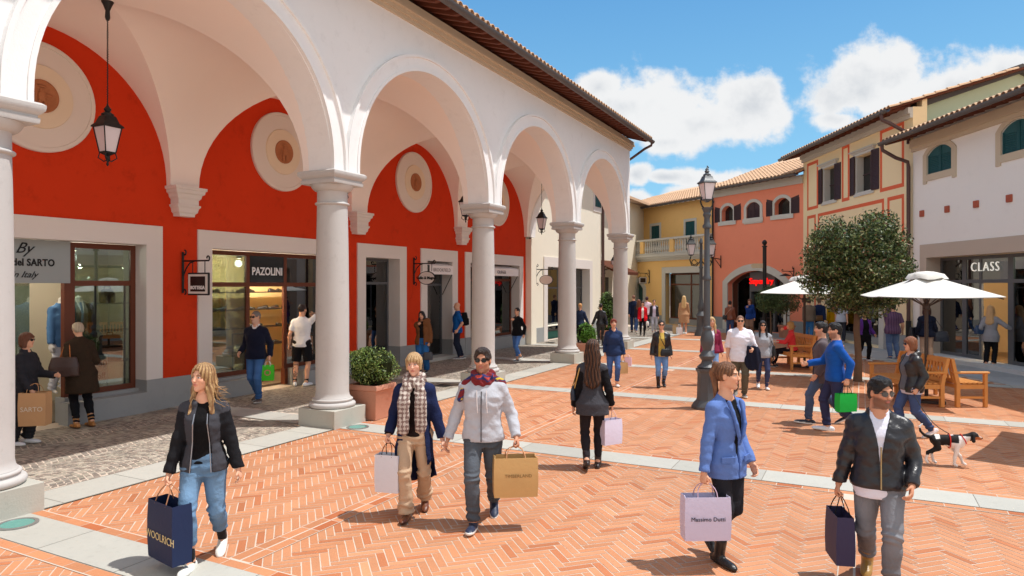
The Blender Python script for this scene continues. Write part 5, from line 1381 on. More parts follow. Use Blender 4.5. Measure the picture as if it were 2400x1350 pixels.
SKIN = (222,168,138)
skin_m = M('skin', (1,1,1), .5, .35, .03, 8, .04, 60, attr=True)
def clothmat(kind, fine=120):
    n = 'cloth_'+kind
    if kind == 'leather': return M(n, (1,1,1), .34, .5, .06, 10, .35, 22, attr=True)
    if kind == 'denim': return M(n, (1,1,1), .85, .15, .12, 12, .35, 34, attr=True)
    if kind == 'knit': return M(n, (1,1,1), .9, .1, .06, 10, .45, 90, attr=True, sheen=.1)
    if kind == 'wool': return M(n, (1,1,1), .95, .1, .10, 14, .5, 60, attr=True)
    if kind == 'shoe': return M(n, (1,1,1), .5, .4, .06, 10, .1, 60, attr=True)
    if kind == 'hair': return M(n, (1,1,1), .42, .45, .22, 22, .9, 42, attr=True, stretch=(2.2,2.2,.35))
    return M(n, (1,1,1), .82, .15, .06, 8, .35, 26, attr=True)
glasses_m = M('dark_sunglass_lens', (16,15,18), .1, .6, 0, 1, 0)

TORSO = {'m': [(-.14,.140,.100,-.004),(-.04,.162,.108,-.004),(.05,.156,.106,0),(.14,.145,.100,.004),(.26,.160,.112,.008),(.35,.172,.116,.006),(.42,.160,.100,0),(.465,.122,.080,-.008),(.505,.082,.062,-.012),(.55,.058,.056,-.012)],
         'f': [(-.14,.140,.104,-.006),(-.04,.162,.112,-.008),(.05,.145,.102,-.002),(.14,.122,.088,.004),(.25,.136,.104,.016),(.32,.147,.113,.018),(.39,.140,.088,.002),(.435,.106,.070,-.008),(.485,.066,.054,-.012),(.54,.050,.050,-.012)]}
class Skel: pass
def skeleton(H=1.72, sex='f', build=1.0, hips=(0,0), hipz=None, lean=0.0, tilt=0.0, twist=0.0, feet=None, hands=None, head=(0,0,0), elbow=(0,0), seat=None):
    """local axes: person looks towards -y, their left is +x.  feet/hands: (left, right) targets in metres"""
    S = Skel(); s = H/1.75; S.s = s; S.sex = sex; S.b = build; S.H = H
    S.P = V3(hips[0], hips[1], (.925*s if hipz is None else hipz))
    S.up = unit(V3(math.sin(tilt), -math.sin(lean), math.cos(lean))); tw = twist
    S.side = V3(math.cos(tw), math.sin(tw), 0); S.side = unit(S.side-S.up*(S.side@S.up))
    S.fwd = unit(np.cross(S.side, S.up)); 
    if S.fwd[1] > 0: S.fwd = -S.fwd
    pelv = V3(1, 0, 0); sw = (.162 if sex == 'm' else .142)*build**.6
    S.hip = [S.P+pelv*.088*s*sg+V3(0, 0, -.02*s) for sg in (1, -1)]
    S.sh = [S.P+S.up*.425*s*(1 if sex == 'm' else .975)+S.side*sw*s*sg-S.fwd*.005 for sg in (1, -1)]
    S.neck = S.P+S.up*.525*s-S.fwd*.012*s
    pitch, yaw, roll = head      # nod down +, turn to own left +, tip
    u = unit(S.up*.3+V3(0, 0, .7)); f = unit(S.fwd-u*(S.fwd@u))
    def rot(v, ax, a): ax = unit(ax); return v*math.cos(a)+np.cross(ax, v)*math.sin(a)+ax*(ax@v)*(1-math.cos(a))
    f = rot(f, u, yaw); l = np.cross(u, f)
    f2 = rot(f, l, pitch); u2 = rot(u, l, pitch); u2 = rot(u2, f2, roll); l2 = rot(l, f2, roll)
    S.hf, S.hu, S.hl = f2, u2, l2
    S.hs = s**.8*.965*(1.0 if sex == 'm' else .955)
    S.hc = S.neck+u*.085*s+u2*.085*S.hs+f2*.018
    if feet is None: feet = ((.10, 0, 0, 0, 0), (-.10, 0, 0, 0, 0))
    S.knee, S.ank, S.foot = [], [], []
    for i, ft in enumerate(feet):
        x, y, z, yaw_, pit = (list(ft)+[0]*5)[:5]     # ball of foot place, height of ankle raise, toe turn, heel lift angle
        fd = unit(V3(math.sin(yaw_)*(1 if i == 0 else -1), -math.cos(yaw_), 0))
        ball = V3(x, y, z+.03*s); d = unit(V3(fd[0]*math.cos(pit), fd[1]*math.cos(pit), -math.sin(pit))); upf = unit(V3(fd[0]*math.sin(pit), fd[1]*math.sin(pit), math.cos(pit)))
        an = ball-d*.105*s+upf*.055*s
        kn, an = ik(S.hip[i], an, .43*s, .415*s, unit(fd+V3(0, 0, .1)))
        ball = an+d*.105*s-upf*.055*s
        S.knee.append(kn); S.ank.append(an); S.foot.append((d, upf, ball))
    S.elb, S.wr = [], []
    if hands is None: hands = ((.23*s, -.05, .80*s), (-.23*s, -.05, .80*s))
    for i, hd in enumerate(hands):
        sg = 1 if i == 0 else -1
        hint = V3(sg*(.16+elbow[i]), .95, -.1)
        e, w = ik(S.sh[i], V3(*hd[:3]), .285*s, .25*s, hint); S.elb.append(e); S.wr.append(w)
    return S

def hand(B, S, i, curl=.45, palm=None, rr=1.0, point=None):
    """palm, four bent fingers of unequal length and a thumb from the side of the palm"""
    s = S.s*(1.0 if S.sex == 'm' else .92); d = unit(S.wr[i]-S.elb[i]) if point is None else unit(point); sg = 1 if i == 0 else -1
    n = V3(-sg, 0, 0) if palm is None else unit(palm); n = unit(n-d*(n@d)); a = np.cross(d, n)*sg
    if a@V3(0, -1, 0) < 0 and palm is None: a = -a           # thumb side looks forward
    w = S.wr[i]; c = w+d*.045*s; Rm = np.stack([a, n, d])
    B.ell(c, (.040*s*rr, .017*s*rr, .052*s), R=Rm, k=.012)
    B.ell(c+d*.02*s, (.040*s*rr, .014*s*rr, .035*s), R=Rm, k=.01)
    L = (.072, .080, .075, .060); r = .0086*s*rr
    for j in range(4):
        p = w+d*.082*s+a*(.028-.0185*j)*s; dd = unit(d+a*(.10-.07*j)*(1-min(1, curl))); nn = n; ln = L[j]*s
        for q, fr_ in enumerate((.44, .32, .24)):
            ang = curl*(.8, 1.15, 1.0)[q]*(1+.08*j); d2 = unit(dd*math.cos(ang)+nn*math.sin(ang)); nn = unit(nn*math.cos(ang)-dd*math.sin(ang)); dd = d2
            p2 = p+dd*ln*fr_; B.cap(p, p2, r*(1-.08*q), r*(.94-.08*q), k=.003); p = p2
    t0 = w+d*.025*s+a*.030*s; t1 = t0+unit(a*.7+d*.7+n*.35)*.040*s; t2 = t1+unit(d*.9+n*(.3+.6*min(curl,1))+a*.1)*.032*s
    B.cap(w+d*.012*s+a*.012*s, t1, r*1.5, r*1.15, k=.010); B.cap(t1, t2, r*1.12, r*.95, k=.004)
    if curl >= .7: g = w+d*.088*s+n*.030*s
    else: g = w+d*.10*s+n*.02*s
    return g

def make_body(name, S, root, cell, skin, hand_kw, beard=None, bare_legs=False, neckr=1.0, lips=(178,96,88), brow=(70,48,36), tattoo=False, iris=(60,44,34), shades=False, belly=0):
    s, b, m = S.s, S.b, S.sex == 'm'; B = Sdf(); hs = S.hs; rr = 1.0 if cell < .012 else max(1.0, .62*cell/.0086)
    tab = [(max(t, -.09)*s, w*s*b*.9, d*s*b*.9, f*s) for t, w, d, f in TORSO[S.sex]]
    B.loft(S.P, S.up, S.side, tab, k=.03)
    nr = (.060 if m else .048)*s*neckr
    hb = S.hc-S.hu*.055*hs-S.hf*.022*hs
    B.cap(S.neck-S.up*.02*s, hb, nr*1.08, nr*.92, k=.03)
    for i in (0, 1):
        B.cap(S.neck-S.up*.03*s, S.sh[i]-S.up*.005*s, .045*s*b, .05*s*b, k=.04)
        B.cap(S.sh[i], S.elb[i], .046*s*b, .037*s*b, k=.03)
        mid = S.elb[i]+(S.wr[i]-S.elb[i])*.3; B.cap(S.elb[i], mid, .037*s*b, .040*s*b, k=.015); B.cap(mid, S.wr[i], .039*s*b, .026*s, k=.015)
    S.grip = []
    for i in (0, 1): S.grip.append(hand(B, S, i, rr=rr, **hand_kw[i]))
    for i in (0, 1):
        h, kn, an = S.hip[i], S.knee[i], S.ank[i]; d, upf, ball = S.foot[i]
        B.cap(h, kn, .085*s*b, .052*s*b, k=.03)
        c1 = kn+(an-kn)*.32-d*.012*s; B.cap(kn, c1, .052*s*b, .056*s*b, k=.02); B.cap(c1, an, .055*s*b, .036*s, k=.02)
        B.cap(an, an-upf*.03*s, .036*s, .032*s, k=.02); B.cap(an-d*.02*s-upf*.035*s, ball-upf*.002, .028*s, .026*s, k=.02)
    c, f, u, l = S.hc, S.hf, S.hu, S.hl; R = np.stack([l, f, u]); q = hs
    B.ell(c+u*.028*q-f*.012*q, (.075*q, .094*q, .088*q), R=R, k=.02)
    B.ell(c-u*.030*q+f*.022*q, (.063*q, .070*q, .085*q), R=R, k=.02)
    jw = .046 if m else .036
    B.cap(c-u*.070*q+f*.005*q+l*jw*q, c-u*.098*q+f*.066*q, .022*q, .021*q, k=.018); B.cap(c-u*.070*q+f*.005*q-l*jw*q, c-u*.098*q+f*.066*q, .022*q, .021*q, k=.018)
    B.ell(c+l*.038*q+f*.062*q-u*.022*q, (.022*q,.022*q,.022*q), k=.02); B.ell(c-l*.038*q+f*.062*q-u*.022*q, (.022*q,.022*q,.022*q), k=.02)
    B.cap(c+l*.034*q+f*.078*q+u*.030*q, c-l*.034*q+f*.078*q+u*.030*q, .011*q, .011*q, k=.014)
    for sg in (1, -1):
        B.ell(c+l*.031*q*sg+f*.101*q+u*.008*q, (.019*q, .016*q, .011*q), R=R, k=.010, op='sub')
        B.ell(c+l*.031*q*sg+f*.076*q+u*.008*q, (.0125*q, .0125*q, .0115*q), R=R, k=.004)
        B.ell(c+l*.078*q*sg-f*.004*q-u*.006*q, (.008*q, .019*q, .031*q), R=R, k=.006)
    B.cap(c+f*.086*q+u*.014*q, c+f*.106*q-u*.022*q, .0085*q, .0105*q, k=.010); B.ell(c+f*.104*q-u*.026*q, (.016*q, .012*q, .010*q), R=R, k=.008)
    B.cap(c+l*.018*q+f*.086*q-u*.053*q, c-l*.018*q+f*.086*q-u*.053*q, .008*q, .008*q, k=.007); B.cap(c+l*.013*q+f*.088*q-u*.064*q, c-l*.013*q+f*.088*q-u*.064*q, .008*q, .008*q, k=.005)
    fine = []
    fc = cell*.5
    if cell < .013:
        fine.append((c-.13, c+.14, fc))
        for i in (0, 1): g = S.wr[i]; fine.append((g-.12, g+.12, fc*1.1))
    V, Q = B.mesh(cell, fine)
    col = np.tile(np.array(lin(skin)), (len(V), 1)); X = V-c; xl, xf, xu = X@l/q, X@f/q, X@u/q
    def blend(mask, cc, a): 
        a = (a*mask)[:, None]; return col*(1-a)+np.array(lin(cc))*a
    front = (xf > .045)
    col = blend(front*np.exp(-((np.abs(xl)-.04)/.02)**2-((xu+.02)/.02)**2), (226,130,104), .30)
    lp = front*np.clip(1.4-((xl/.024)**2+((xu+.058)/.0115)**2), 0, 1); col = blend(lp, lips, .85)
    bl = front*np.clip(1.5-(((np.abs(xl)-.033)/.020)**2+((xu-.030-.10*(np.abs(xl)-.03))/.0062)**2)*1.0, 0, 1); col = blend(bl, brow, .9)
    ed = ((np.abs(xl)-.031)/.0135)**2+((xu-.008)/.0068)**2; col = blend(front*np.clip(1.6-ed, 0, 1), (232,224,218), .9)
    col = blend(front*np.clip(1.8-(((np.abs(xl)-.031)/.0065)**2+((xu-.008)/.007)**2), 0, 1), iris, 1.0)
    col = blend(front*np.exp(-((xu-.0165)/.0032)**2)*(np.abs(np.abs(xl)-.031) < .017), (60,40,34), .8)
    col = blend(front*np.exp(-((np.abs(xl)-.007)/.004)**2-((xu+.034)/.004)**2), (110,56,44), .7)
    if beard is not None:
        bm = np.clip((-.018-xu)/.02, 0, 1)*np.clip((xf+.02)/.03, 0, 1)*(xu > -.13)*(1-np.clip(1.3-((xl/.020)**2+((xu+.058)/.010)**2), 0, 1))*np.clip((xf > -.03), 0, 1)
        bm = bm*np.clip(1-(np.clip((xf-.075)/.02, 0, 1)*(xu > -.042)), 0, 1)
        col = blend(bm, beard[0], beard[1])
    if tattoo:
        t = (nz(V, 70, 3)+nz(V, 40, 1)); m_ = (t > .05)*(V[:, 2] < .48)*(V[:, 0]*tattoo > 0); col = blend(m_.astype(float), (56,48,50), .75)
    return mesh_obj(name, V, Q, skin_m, root, smooth=True, cols=col), S

def hair(S, root, style, col, cell, length=.3, back=True, part=0, col2=None):
    if style == 'bald': return None
    c, f, u, l, q = S.hc, S.hf, S.hu, S.hl, S.hs; R = np.stack([l, f, u]); B = Sdf(); m = .014 if style not in ('short', 'quiff', 'messy', 'ponytail', 'bun', 'lowpony') else (.012 if style in ('short', 'quiff', 'messy') else .008)
    if style == 'buzz': m = .004
    B.ell(c+u*.030*q-f*.014*q, ((.075*q+m), (.095*q+m), (.090*q+m*1.2)), R=R, k=.01)
    if style in ('short', 'quiff', 'messy'):
        B.ell(c+u*.098*q+f*.038*q, (.056*q, .050*q, .026*q), R=R, k=.03)
        B.ell(c-u*.03*q-f*.055*q, (.068*q, .045*q, .055*q), R=R, k=.03)
    if style in ('bob', 'long', 'fringe', 'wavy'):
        B.ell(c+u*.035*q-f*.005*q, (.086*q, .103*q, .096*q), R=R, k=.01)
    lu = unit(V3(0, 0, 1)*.75+S.up*.25)
    if style == 'bob':
        for sg in (1, -1): B.cap(c+l*.068*q*sg+u*.02*q-f*.005*q, c+l*.074*q*sg-u*.10*q+f*.005*q, .030*q, .028*q, k=.02)
        B.ell(c-f*.055*q-u*.055*q, (.085*q, .060*q, .085*q), R=R, k=.03)
    if style in ('long', 'wavy'):
        L = length
        for sg in (1, -1):
            B.cap(c+l*.066*q*sg+u*.02*q-f*.002*q, c+l*.082*q*sg-lu*.11*q+f*.0*q, .030*q, .030*q, k=.02)
            tgt = S.neck+S.side*.095*sg*q-lu*(L*.62)+(S.fwd*.085 if not back else -S.fwd*.09)
            B.cap(c+l*.082*q*sg-lu*.11*q, tgt, .034*q, .018*q, k=.03)
        B.ell(c-f*.050*q-u*.06*q, (.078*q, .055*q, .12*q), R=R, k=.03)
        bb = S.neck-S.fwd*.075; B.cap(c-f*.07*q-u*.05*q, bb-lu*(L*.75), .060*q, .050*q, k=.04)
        for sg in (1, -1): B.cap(c-f*.06*q-u*.05*q+l*sg*.04*q, bb-lu*(L*.70)+S.side*sg*.055-S.fwd*.015, .045*q, .030*q, k=.04)
    if style in ('bun', 'lowpony'):
        B.ell(c-f*.098*q+u*(.05 if style == 'bun' else -.03)*q, (.036*q, .034*q, .034*q), R=R, k=.01)
        if style == 'bun': B.ell(c-f*.055*q+u*.105*q, (.034*q, .034*q, .030*q), R=R, k=.01)
    if style == 'curly':
        B.ell(c+u*.015*q-f*.015*q, (.125*q, .125*q, .135*q), R=R, k=.02)
        for sg in (1, -1): B.ell(c+l*.07*q*sg-u*.09*q-f*.02*q, (.06*q, .06*q, .09*q), R=R, k=.03)
    hl = .078 if style in ('short', 'quiff', 'messy', 'buzz') else .084
    # clear the face
    hl += .010 if style in ('ponytail', 'bun', 'lowpony') else 0
    fw_ = .064 if style in ('long', 'wavy', 'bob') else .070
    B.ell(c+f*.105*q-u*.030*q, (fw_*q, .085*q, (.030+hl)*q), R=R, k=.006, op='sub')
    if style in ('fringe', 'bob', 'fringebun'):
        B.ell(c+f*.072*q+u*.056*q, (.058*q, .026*q, .030*q), R=R, k=.01)
    if style == 'fringe':
        for sg in (1, -1): B.cap(c+l*.066*q*sg+u*.05*q+f*.03*q, c+l*.074*q*sg-u*.05*q+f*.02*q, .022*q, .014*q, k=.01)
    if style in ('short', 'quiff', 'messy', 'buzz', 'ponytail', 'bun', 'lowpony'):
        # neck line and round the ears
        low = -.075 if style in ('ponytail', 'bun', 'lowpony') else -.070
        B.subf(lambda P: -np.maximum(((P-c)@u)-low*q, -1) if False else ((P-c)@u-low*q))
        B.box(c-u*.075*q+f*.055*q, (.13*q, .060*q, .075*q), R=R, k=.008, op='sub')
        for sg in (1, -1): B.ell(c+l*.088*q*sg+f*.004*q-u*.010*q, (.026*q, .028*q, .034*q), R=R, k=.004, op='sub')
    if style == 'ponytail':
        p0 = c-f*.072*q+u*.074*q; p1 = p0-f*.042*q+u*.020*q; p2 = p1-f*.018*q-lu*.075*q; p3 = p2-lu*length+f*.04
        B.cap(p0, p1, .022*q, .020*q, k=.01); B.cap(p1, p2, .026*q, .034*q, k=.02); B.cap(p2, p3, .034*q, .013*q, k=.02)
    am = {'curly': .010, 'messy': .008, 'quiff': .006, 'short': .004, 'wavy': .006, 'long': .0035}.get(style, .003); sc = {'curly': 95, 'messy': 80}.get(style, 60)
    if style == 'curly': B.disp(lambda P: am*nz(P, sc, 2)+.004*nz(P, 180, 1))
    elif style in ('messy', 'quiff', 'short'): B.disp(lambda P: am*nz(P, sc, 2)+.003*nz(P, 150, 4))
    else:
        def st(P):
            a = np.arctan2((P-c)@l, -((P-c)@f)); return am*np.sin(a*22+3*np.sin(((P-c)@u)*14)) + .002*np.sin(a*53)
        B.disp(st)
    V, Q = B.mesh(cell*.6 if cell < .013 else cell*.8); C = np.tile(np.array(lin(col)), (len(V), 1))
    if col2 is not None:
        a = np.arctan2((V-c)@l, -((V-c)@f)); t = np.clip(.5+.5*np.sin(a*17+2*np.sin(V[:, 2]*20)), 0, 1)[:, None]
        t = t if not isinstance(col2, tuple) or len(col2) == 3 else t; C = C*(1-t*.75)+np.array(lin(col2[:3]))*t*.75
    return mesh_obj('hair', V, Q, clothmat('hair'), root, smooth=True, cols=C)

def top(S, root, name, col, kind='cotton', infl=.016, length=-.10, sleeve=1.0, open_=None, neck=.062, vneck=0, flare=0.0, cell=.01, pattern=None, sleeve_r=0.0, collar=0.0, hood=False, wr=.006, cuffcol=None, padded=0, sleevecol=None, lapel=0):
    """shirt, jumper or jacket round the torso; length is the hem measured from the pelvis (metres at 1.75 m)"""
    s, b = S.s, S.b; B = Sdf(); tabs = TORSO[S.sex]; T = [r[0] for r in tabs]; rows = []
    ts = sorted(set([length-.05, -.14, -.04, .05, .14, .26, .35, .42, .465, .505, .55])); ts = [t for t in ts if t >= length-.05]
    for t in ts:
        tt = max(t, -.14); w = np.interp(tt, T, [r[1] for r in tabs]); d = np.interp(tt, T, [r[2] for r in tabs]); f_ = np.interp(tt, T, [r[3] for r in tabs])
        fl = flare*max(0, .12-t)+(.020*min(1, max(0, (.07-t)/.09)) if infl > .013 else 0); e = infl*(1.0 if t < .40 else .75)
        rows.append((t*s, (w*b+e+fl)*s, (d*b+e+fl*.9)*s, f_*s))
    B.loft(S.P, S.up, S.side, rows, k=.02, p=2.2)
    for i in (0, 1):
        B.cap(S.neck-S.up*.035*s, S.sh[i]+S.up*.002, (.042*b+infl*.7)*s, (.050*b+infl*.8)*s, k=.03)
        a, e, w = S.sh[i], S.elb[i], S.wr[i]; r1 = (.048*b+infl*.85+sleeve_r)*s; r2 = (.040*b+infl*.8+sleeve_r)*s; r3 = (.032+infl*.8+sleeve_r)*s
        if sleeve <= .5:
            B.cap(a, a+(e-a)*(sleeve*2), r1, r2*1.04, k=.025); en = a+(e-a)*(sleeve*2); dn = unit(e-a)
        else:
            B.cap(a, e, r1, r2, k=.025); en = e+(w-e)*min(.985, (sleeve-.5)*2); B.cap(e, en, r2, r3, k=.012); dn = unit(w-e)
        # crisp cuff: trim the round end
        def cut(P, en=en, dn=dn, rr_=r3*1.35 if sleeve > .5 else r2*1.5): 
            q = P-en; t = q@dn; r = np.linalg.norm(q-t[..., None]*dn, axis=-1); return np.where((r < rr_) & (t < .055), -t, 1.0)
        B.subf(cut)
        if cuffcol is not None: pass
    if collar > 0:
        B.cap(S.neck-S.up*.02*s, S.neck+S.up*collar*s+S.fwd*.01, (.066)*s*(1 if S.sex == 'm' else .9), .066*s*(1 if S.sex == 'm' else .88), k=.015)
    if hood:
        B.ell(S.neck-S.fwd*.085*s+S.up*.005*s, (.11*s, .055*s, .075*s), R=np.stack([S.side, S.fwd, S.up]), k=.03)
        for sg in (1, -1): B.cap(S.neck-S.fwd*.06*s+S.side*.075*s*sg+S.up*.015*s, S.neck+S.fwd*.075*s+S.side*.055*s*sg-S.up*.055*s, .030*s, .022*s, k=.02)
    if padded: B.disp(lambda P: .007*np.abs(np.sin((P[..., 2])*PI/.075))-.004)
    B.disp(lambda P: wr*(.55*nz(P, 26, 1.3)+.6*nz(P*np.array([1, 1, 2.2]), 19, 5.1)) + .3*wr*nz(P, 60, 2))
    B.plane(S.P+S.up*length*s, -S.up if length > -.2 else V3(0, 0, -1))
    # neck hole
    nk = neck*s
    if neck > 0: B.cap(S.neck+S.up*.0*s+S.fwd*.012, S.neck+S.up*.30*s+S.fwd*.05, nk, nk*1.4, k=.006, op='sub')
    if vneck > 0: B.cap(S.neck+S.fwd*.10*s, S.neck+S.fwd*.17*s-S.up*vneck*s, nk*.8, .012, k=.006, op='sub')
    if open_ is not None:
        w0, w1, off = open_            # half gap at neck, half gap at hem
        def wedge(P):
            q = P-S.P; t = (q@S.up)/s; x = (q@S.side)/s-off; y = (q@S.fwd)/s
            g = w1+(w0-w1)*np.clip((t-max(length, -.3))/(.50-max(length, -.3)), 0, 1)**(1 if w1 > .02 else 3.0 if w1 < .002 else 1.6)
            return np.maximum(np.maximum(np.abs(x)-g, .012-y), t-.56)*s*.9
        B.subf(wedge)
    V, Q = B.mesh(cell); C = np.tile(np.array(lin(col)), (len(V), 1))
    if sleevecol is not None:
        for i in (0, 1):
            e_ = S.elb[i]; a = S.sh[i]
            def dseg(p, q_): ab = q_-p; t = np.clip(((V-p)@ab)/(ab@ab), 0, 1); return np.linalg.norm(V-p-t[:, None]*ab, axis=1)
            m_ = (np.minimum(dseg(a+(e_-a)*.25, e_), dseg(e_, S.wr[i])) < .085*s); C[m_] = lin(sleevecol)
    if pattern is not None: C = pattern(V, C, S)
    o = mesh_obj(name, V, Q, clothmat(kind), root, smooth=True, cols=C)
    return o

def trousers(S, root, name, col, kind='denim', fit='straight', length=1.0, cell=.01, waist=.06, wr=.006, pattern=None):
    s, b = S.s, S.b; B = Sdf(); e = {'skinny': .008, 'straight': .013, 'flare': .012, 'shorts': .022, 'wide': .030}[fit]
    tabs = TORSO[S.sex]; T = [r[0] for r in tabs]; rows = []
    for t in (-.13, -.04, .0, waist):
        rows.append((t*s, (np.interp(t, T, [r[1] for r in tabs])*b+e*.6)*s, (np.interp(t, T, [r[2] for r in tabs])*b+e*.6)*s, np.interp(t, T, [r[3] for r in tabs])*s))
    B.loft(S.P, unit(S.up*.5+V3(0, 0, .5)), V3(1, 0, 0), rows, k=.03)
    for i in (0, 1):
        h, kn, an = S.hip[i], S.knee[i], S.ank[i]; d, upf, ball = S.foot[i]
        B.cap(h-V3(0, 0, .02)*s, kn, (.088*b+e)*s, (.054*b+e)*s, k=.035)
        B.ell(h+S.fwd*-.055*s-V3(0,0,.02)*s, (.082*s*b, .070*s*b, .085*s*b), k=.04)
        if length > .5:
            L = min(1.0, (length-.5)*2); en = kn+(an-kn)*L
            rk, ra = (.054*b+e), {'skinny': .042, 'straight': .060, 'flare': .086, 'wide': .085}.get(fit, .06)
            c1 = kn+(an-kn)*.32-d*.010*s; rc = max(rk*.98, .057*b+e*.7) if fit in ('skinny', 'straight') else rk*1.0
            B.cap(kn, c1, rk*s, rc*s, k=.02); B.cap(c1, en+(an-kn)*.03, rc*s, ra*s, k=.02); dn = unit(an-kn)
        else:
            en = h+(kn-h)*(length*2); dn = unit(kn-h); B.cap(h, en+dn*.03, (.088*b+e)*s, (.075*b+e)*s, k=.03)
            def cut2(P, en=en, dn=dn): q = P-en; t = q@dn; r = np.linalg.norm(q-t[..., None]*dn, axis=-1); return np.where(r < .16, -t, 1.0)
            B.subf(cut2)
        if length > .5:
            def cut(P, en=en, dn=dn): q = P-en; t = q@dn; r = np.linalg.norm(q-t[..., None]*dn, axis=-1); return np.where(r < .13, -t, 1.0)
            B.subf(cut)
        if wr > 0 and fit != 'shorts':
            def fold(P, kn=kn, an=an, h=h, i=i):
                ab = an-h; t = ((P-h)@ab)/(ab@ab); z = t*math.sqrt(ab@ab)
                am = (np.exp(-((t-.93)/.10)**2)*1.5+np.exp(-((t-.52)/.09)**2)*1.0+np.exp(-((t-.06)/.08)**2)*.8)
                rr_ = np.linalg.norm(P-h-t[..., None]*ab, axis=-1)
                return np.where(rr_ < .2, wr*am*np.sin(z*95+4*nz(P, 14, i*2.0)), 0)
            B.disp(fold)
    B.disp(lambda P: wr*.7*nz(P*np.array([1,1,.6]), 24, 4.4))
    V, Q = B.mesh(cell); C = np.tile(np.array(lin(col)), (len(V), 1))
    if kind == 'denim':
        # worn lighter on the fronts of thighs and knees
        f_ = np.zeros(len(V))
        for i in (0, 1):
            for p in (S.hip[i]*.4+S.knee[i]*.6, S.knee[i]): f_ = np.maximum(f_, np.exp(-(((V-p-V3(0,-.07,0))**2).sum(1))/.016))
        C = C*(1+.45*f_[:, None])
    if pattern is not None: C = pattern(V, C, S)
    return mesh_obj(name, V, Q, clothmat(kind), root, smooth=True, cols=C)

def skirt_tail(S, B, t0, t1, e0, e1, k=.04):
    s, b = S.s, S.b; tabs = TORSO[S.sex]; w = (tabs[1][1]*b); d = tabs[1][2]*b
    B.loft(S.P, V3(0, 0, 1), V3(1, 0, 0), [(t1*s, (w+e1)*s, (d+e1)*s, 0), (t0*s, (w+e0)*s, (d+e0)*s, 0)], k=k)
def shoes(S, root, kind, col, cell, sole=(235,235,230)):
    s = S.s*(1.0 if S.sex == 'm' else .93)
    for i in (0, 1):
        d, u, ball = S.foot[i]; an = S.ank[i]; side = unit(np.cross(d, u)); R = np.stack([side, d, u]); B = Sdf(); heel = ball-d*.165*s
        g = ball-u*.03*S.s          # ground under the ball
        B.loft(g, d, side, [(-.205*s,.022*s,.030*s,-.03*s),(-.19*s,.034*s,.034*s,-.03*s),(-.12*s,.037*s,.042*s,-.03*s),(-.03*s,.042*s,.040*s,-.03*s),(.03*s,.046*s,.034*s,-.028*s),(.07*s,.040*s,.026*s,-.022*s),(.095*s,.024*s,.016*s,-.016*s)], k=.01) if False else None
        for (t, w, h) in ((-.175, .036, .075), (-.10, .037, .070), (-.03, .041, .060), (.03, .044, .048), (.065, .036, .038)):
            B.ell(g+d*t*s+u*h*.45*s, (w*s, .055*s, h*.62*s), R=R, k=.03)
        B.ell(g+d*-.055*s+u*.014*s, (.046*s, .165*s, .022*s), R=R, k=.012)
        nm = 'boot' if kind in ('boot', 'tallboot', 'ankleboot') else 'shoe'
        if kind == 'tallboot': B.cap(an-u*.03*s, an+(S.knee[i]-an)*.62, .046*s, .062*s, k=.03)
        elif kind in ('boot', 'ankleboot'): B.cap(an-u*.03*s, an+(S.knee[i]-an)*(.28 if kind == 'boot' else .20), .047*s, .054*s, k=.03)
        else: B.cap(an-u*.045*s, an-u*.008*s, .040*s, .040*s, k=.02)
        if kind in ('tallboot', 'ankleboot', 'heel'): B.cap(g-d*.165*s+u*.02*s, g-d*.165*s+u*.0*s, .022*s, .016*s, k=.01)
        B.plane(g, -u)
        if kind == 'shoe' or kind == 'sneaker': B.cap(an, an+u*.08, .034*s, .040*s, k=.004, op='sub')
        V, Q = B.mesh(max(.0065, cell*.7)); h = (V-g)@u; C = np.tile(np.array(lin(col)), (len(V), 1))
        so = h < (.022*s if kind != 'sneaker' else .028*s); C[so] = lin(sole)
        if kind == 'sneaker':
            t = (V-g)@d; lace = (np.abs((V-g)@side) < .018) & (t > -.07) & (t < .03) & (h > .04) & (np.sin(t*420) > .1); C[lace] = np.array(lin(col))*.75+.02
        mesh_obj(nm, V, Q, clothmat('leather' if kind in ('boot','tallboot','ankleboot','shoe','heel') else 'shoe'), root, smooth=True, cols=C)
def socks(S, root, col, cell, top_=.25, who=(0, 1)):
    for i in who:
        B = Sdf(); an = S.ank[i]; B.cap(an-V3(0,0,.02), an+(S.knee[i]-an)*top_, .040*S.s, .043*S.s); V, Q = B.mesh(max(.008, cell))
        mesh_obj('sock', V, Q, clothmat('knit'), root, smooth=True, cols=np.tile(np.array(lin(col)), (len(V), 1)))
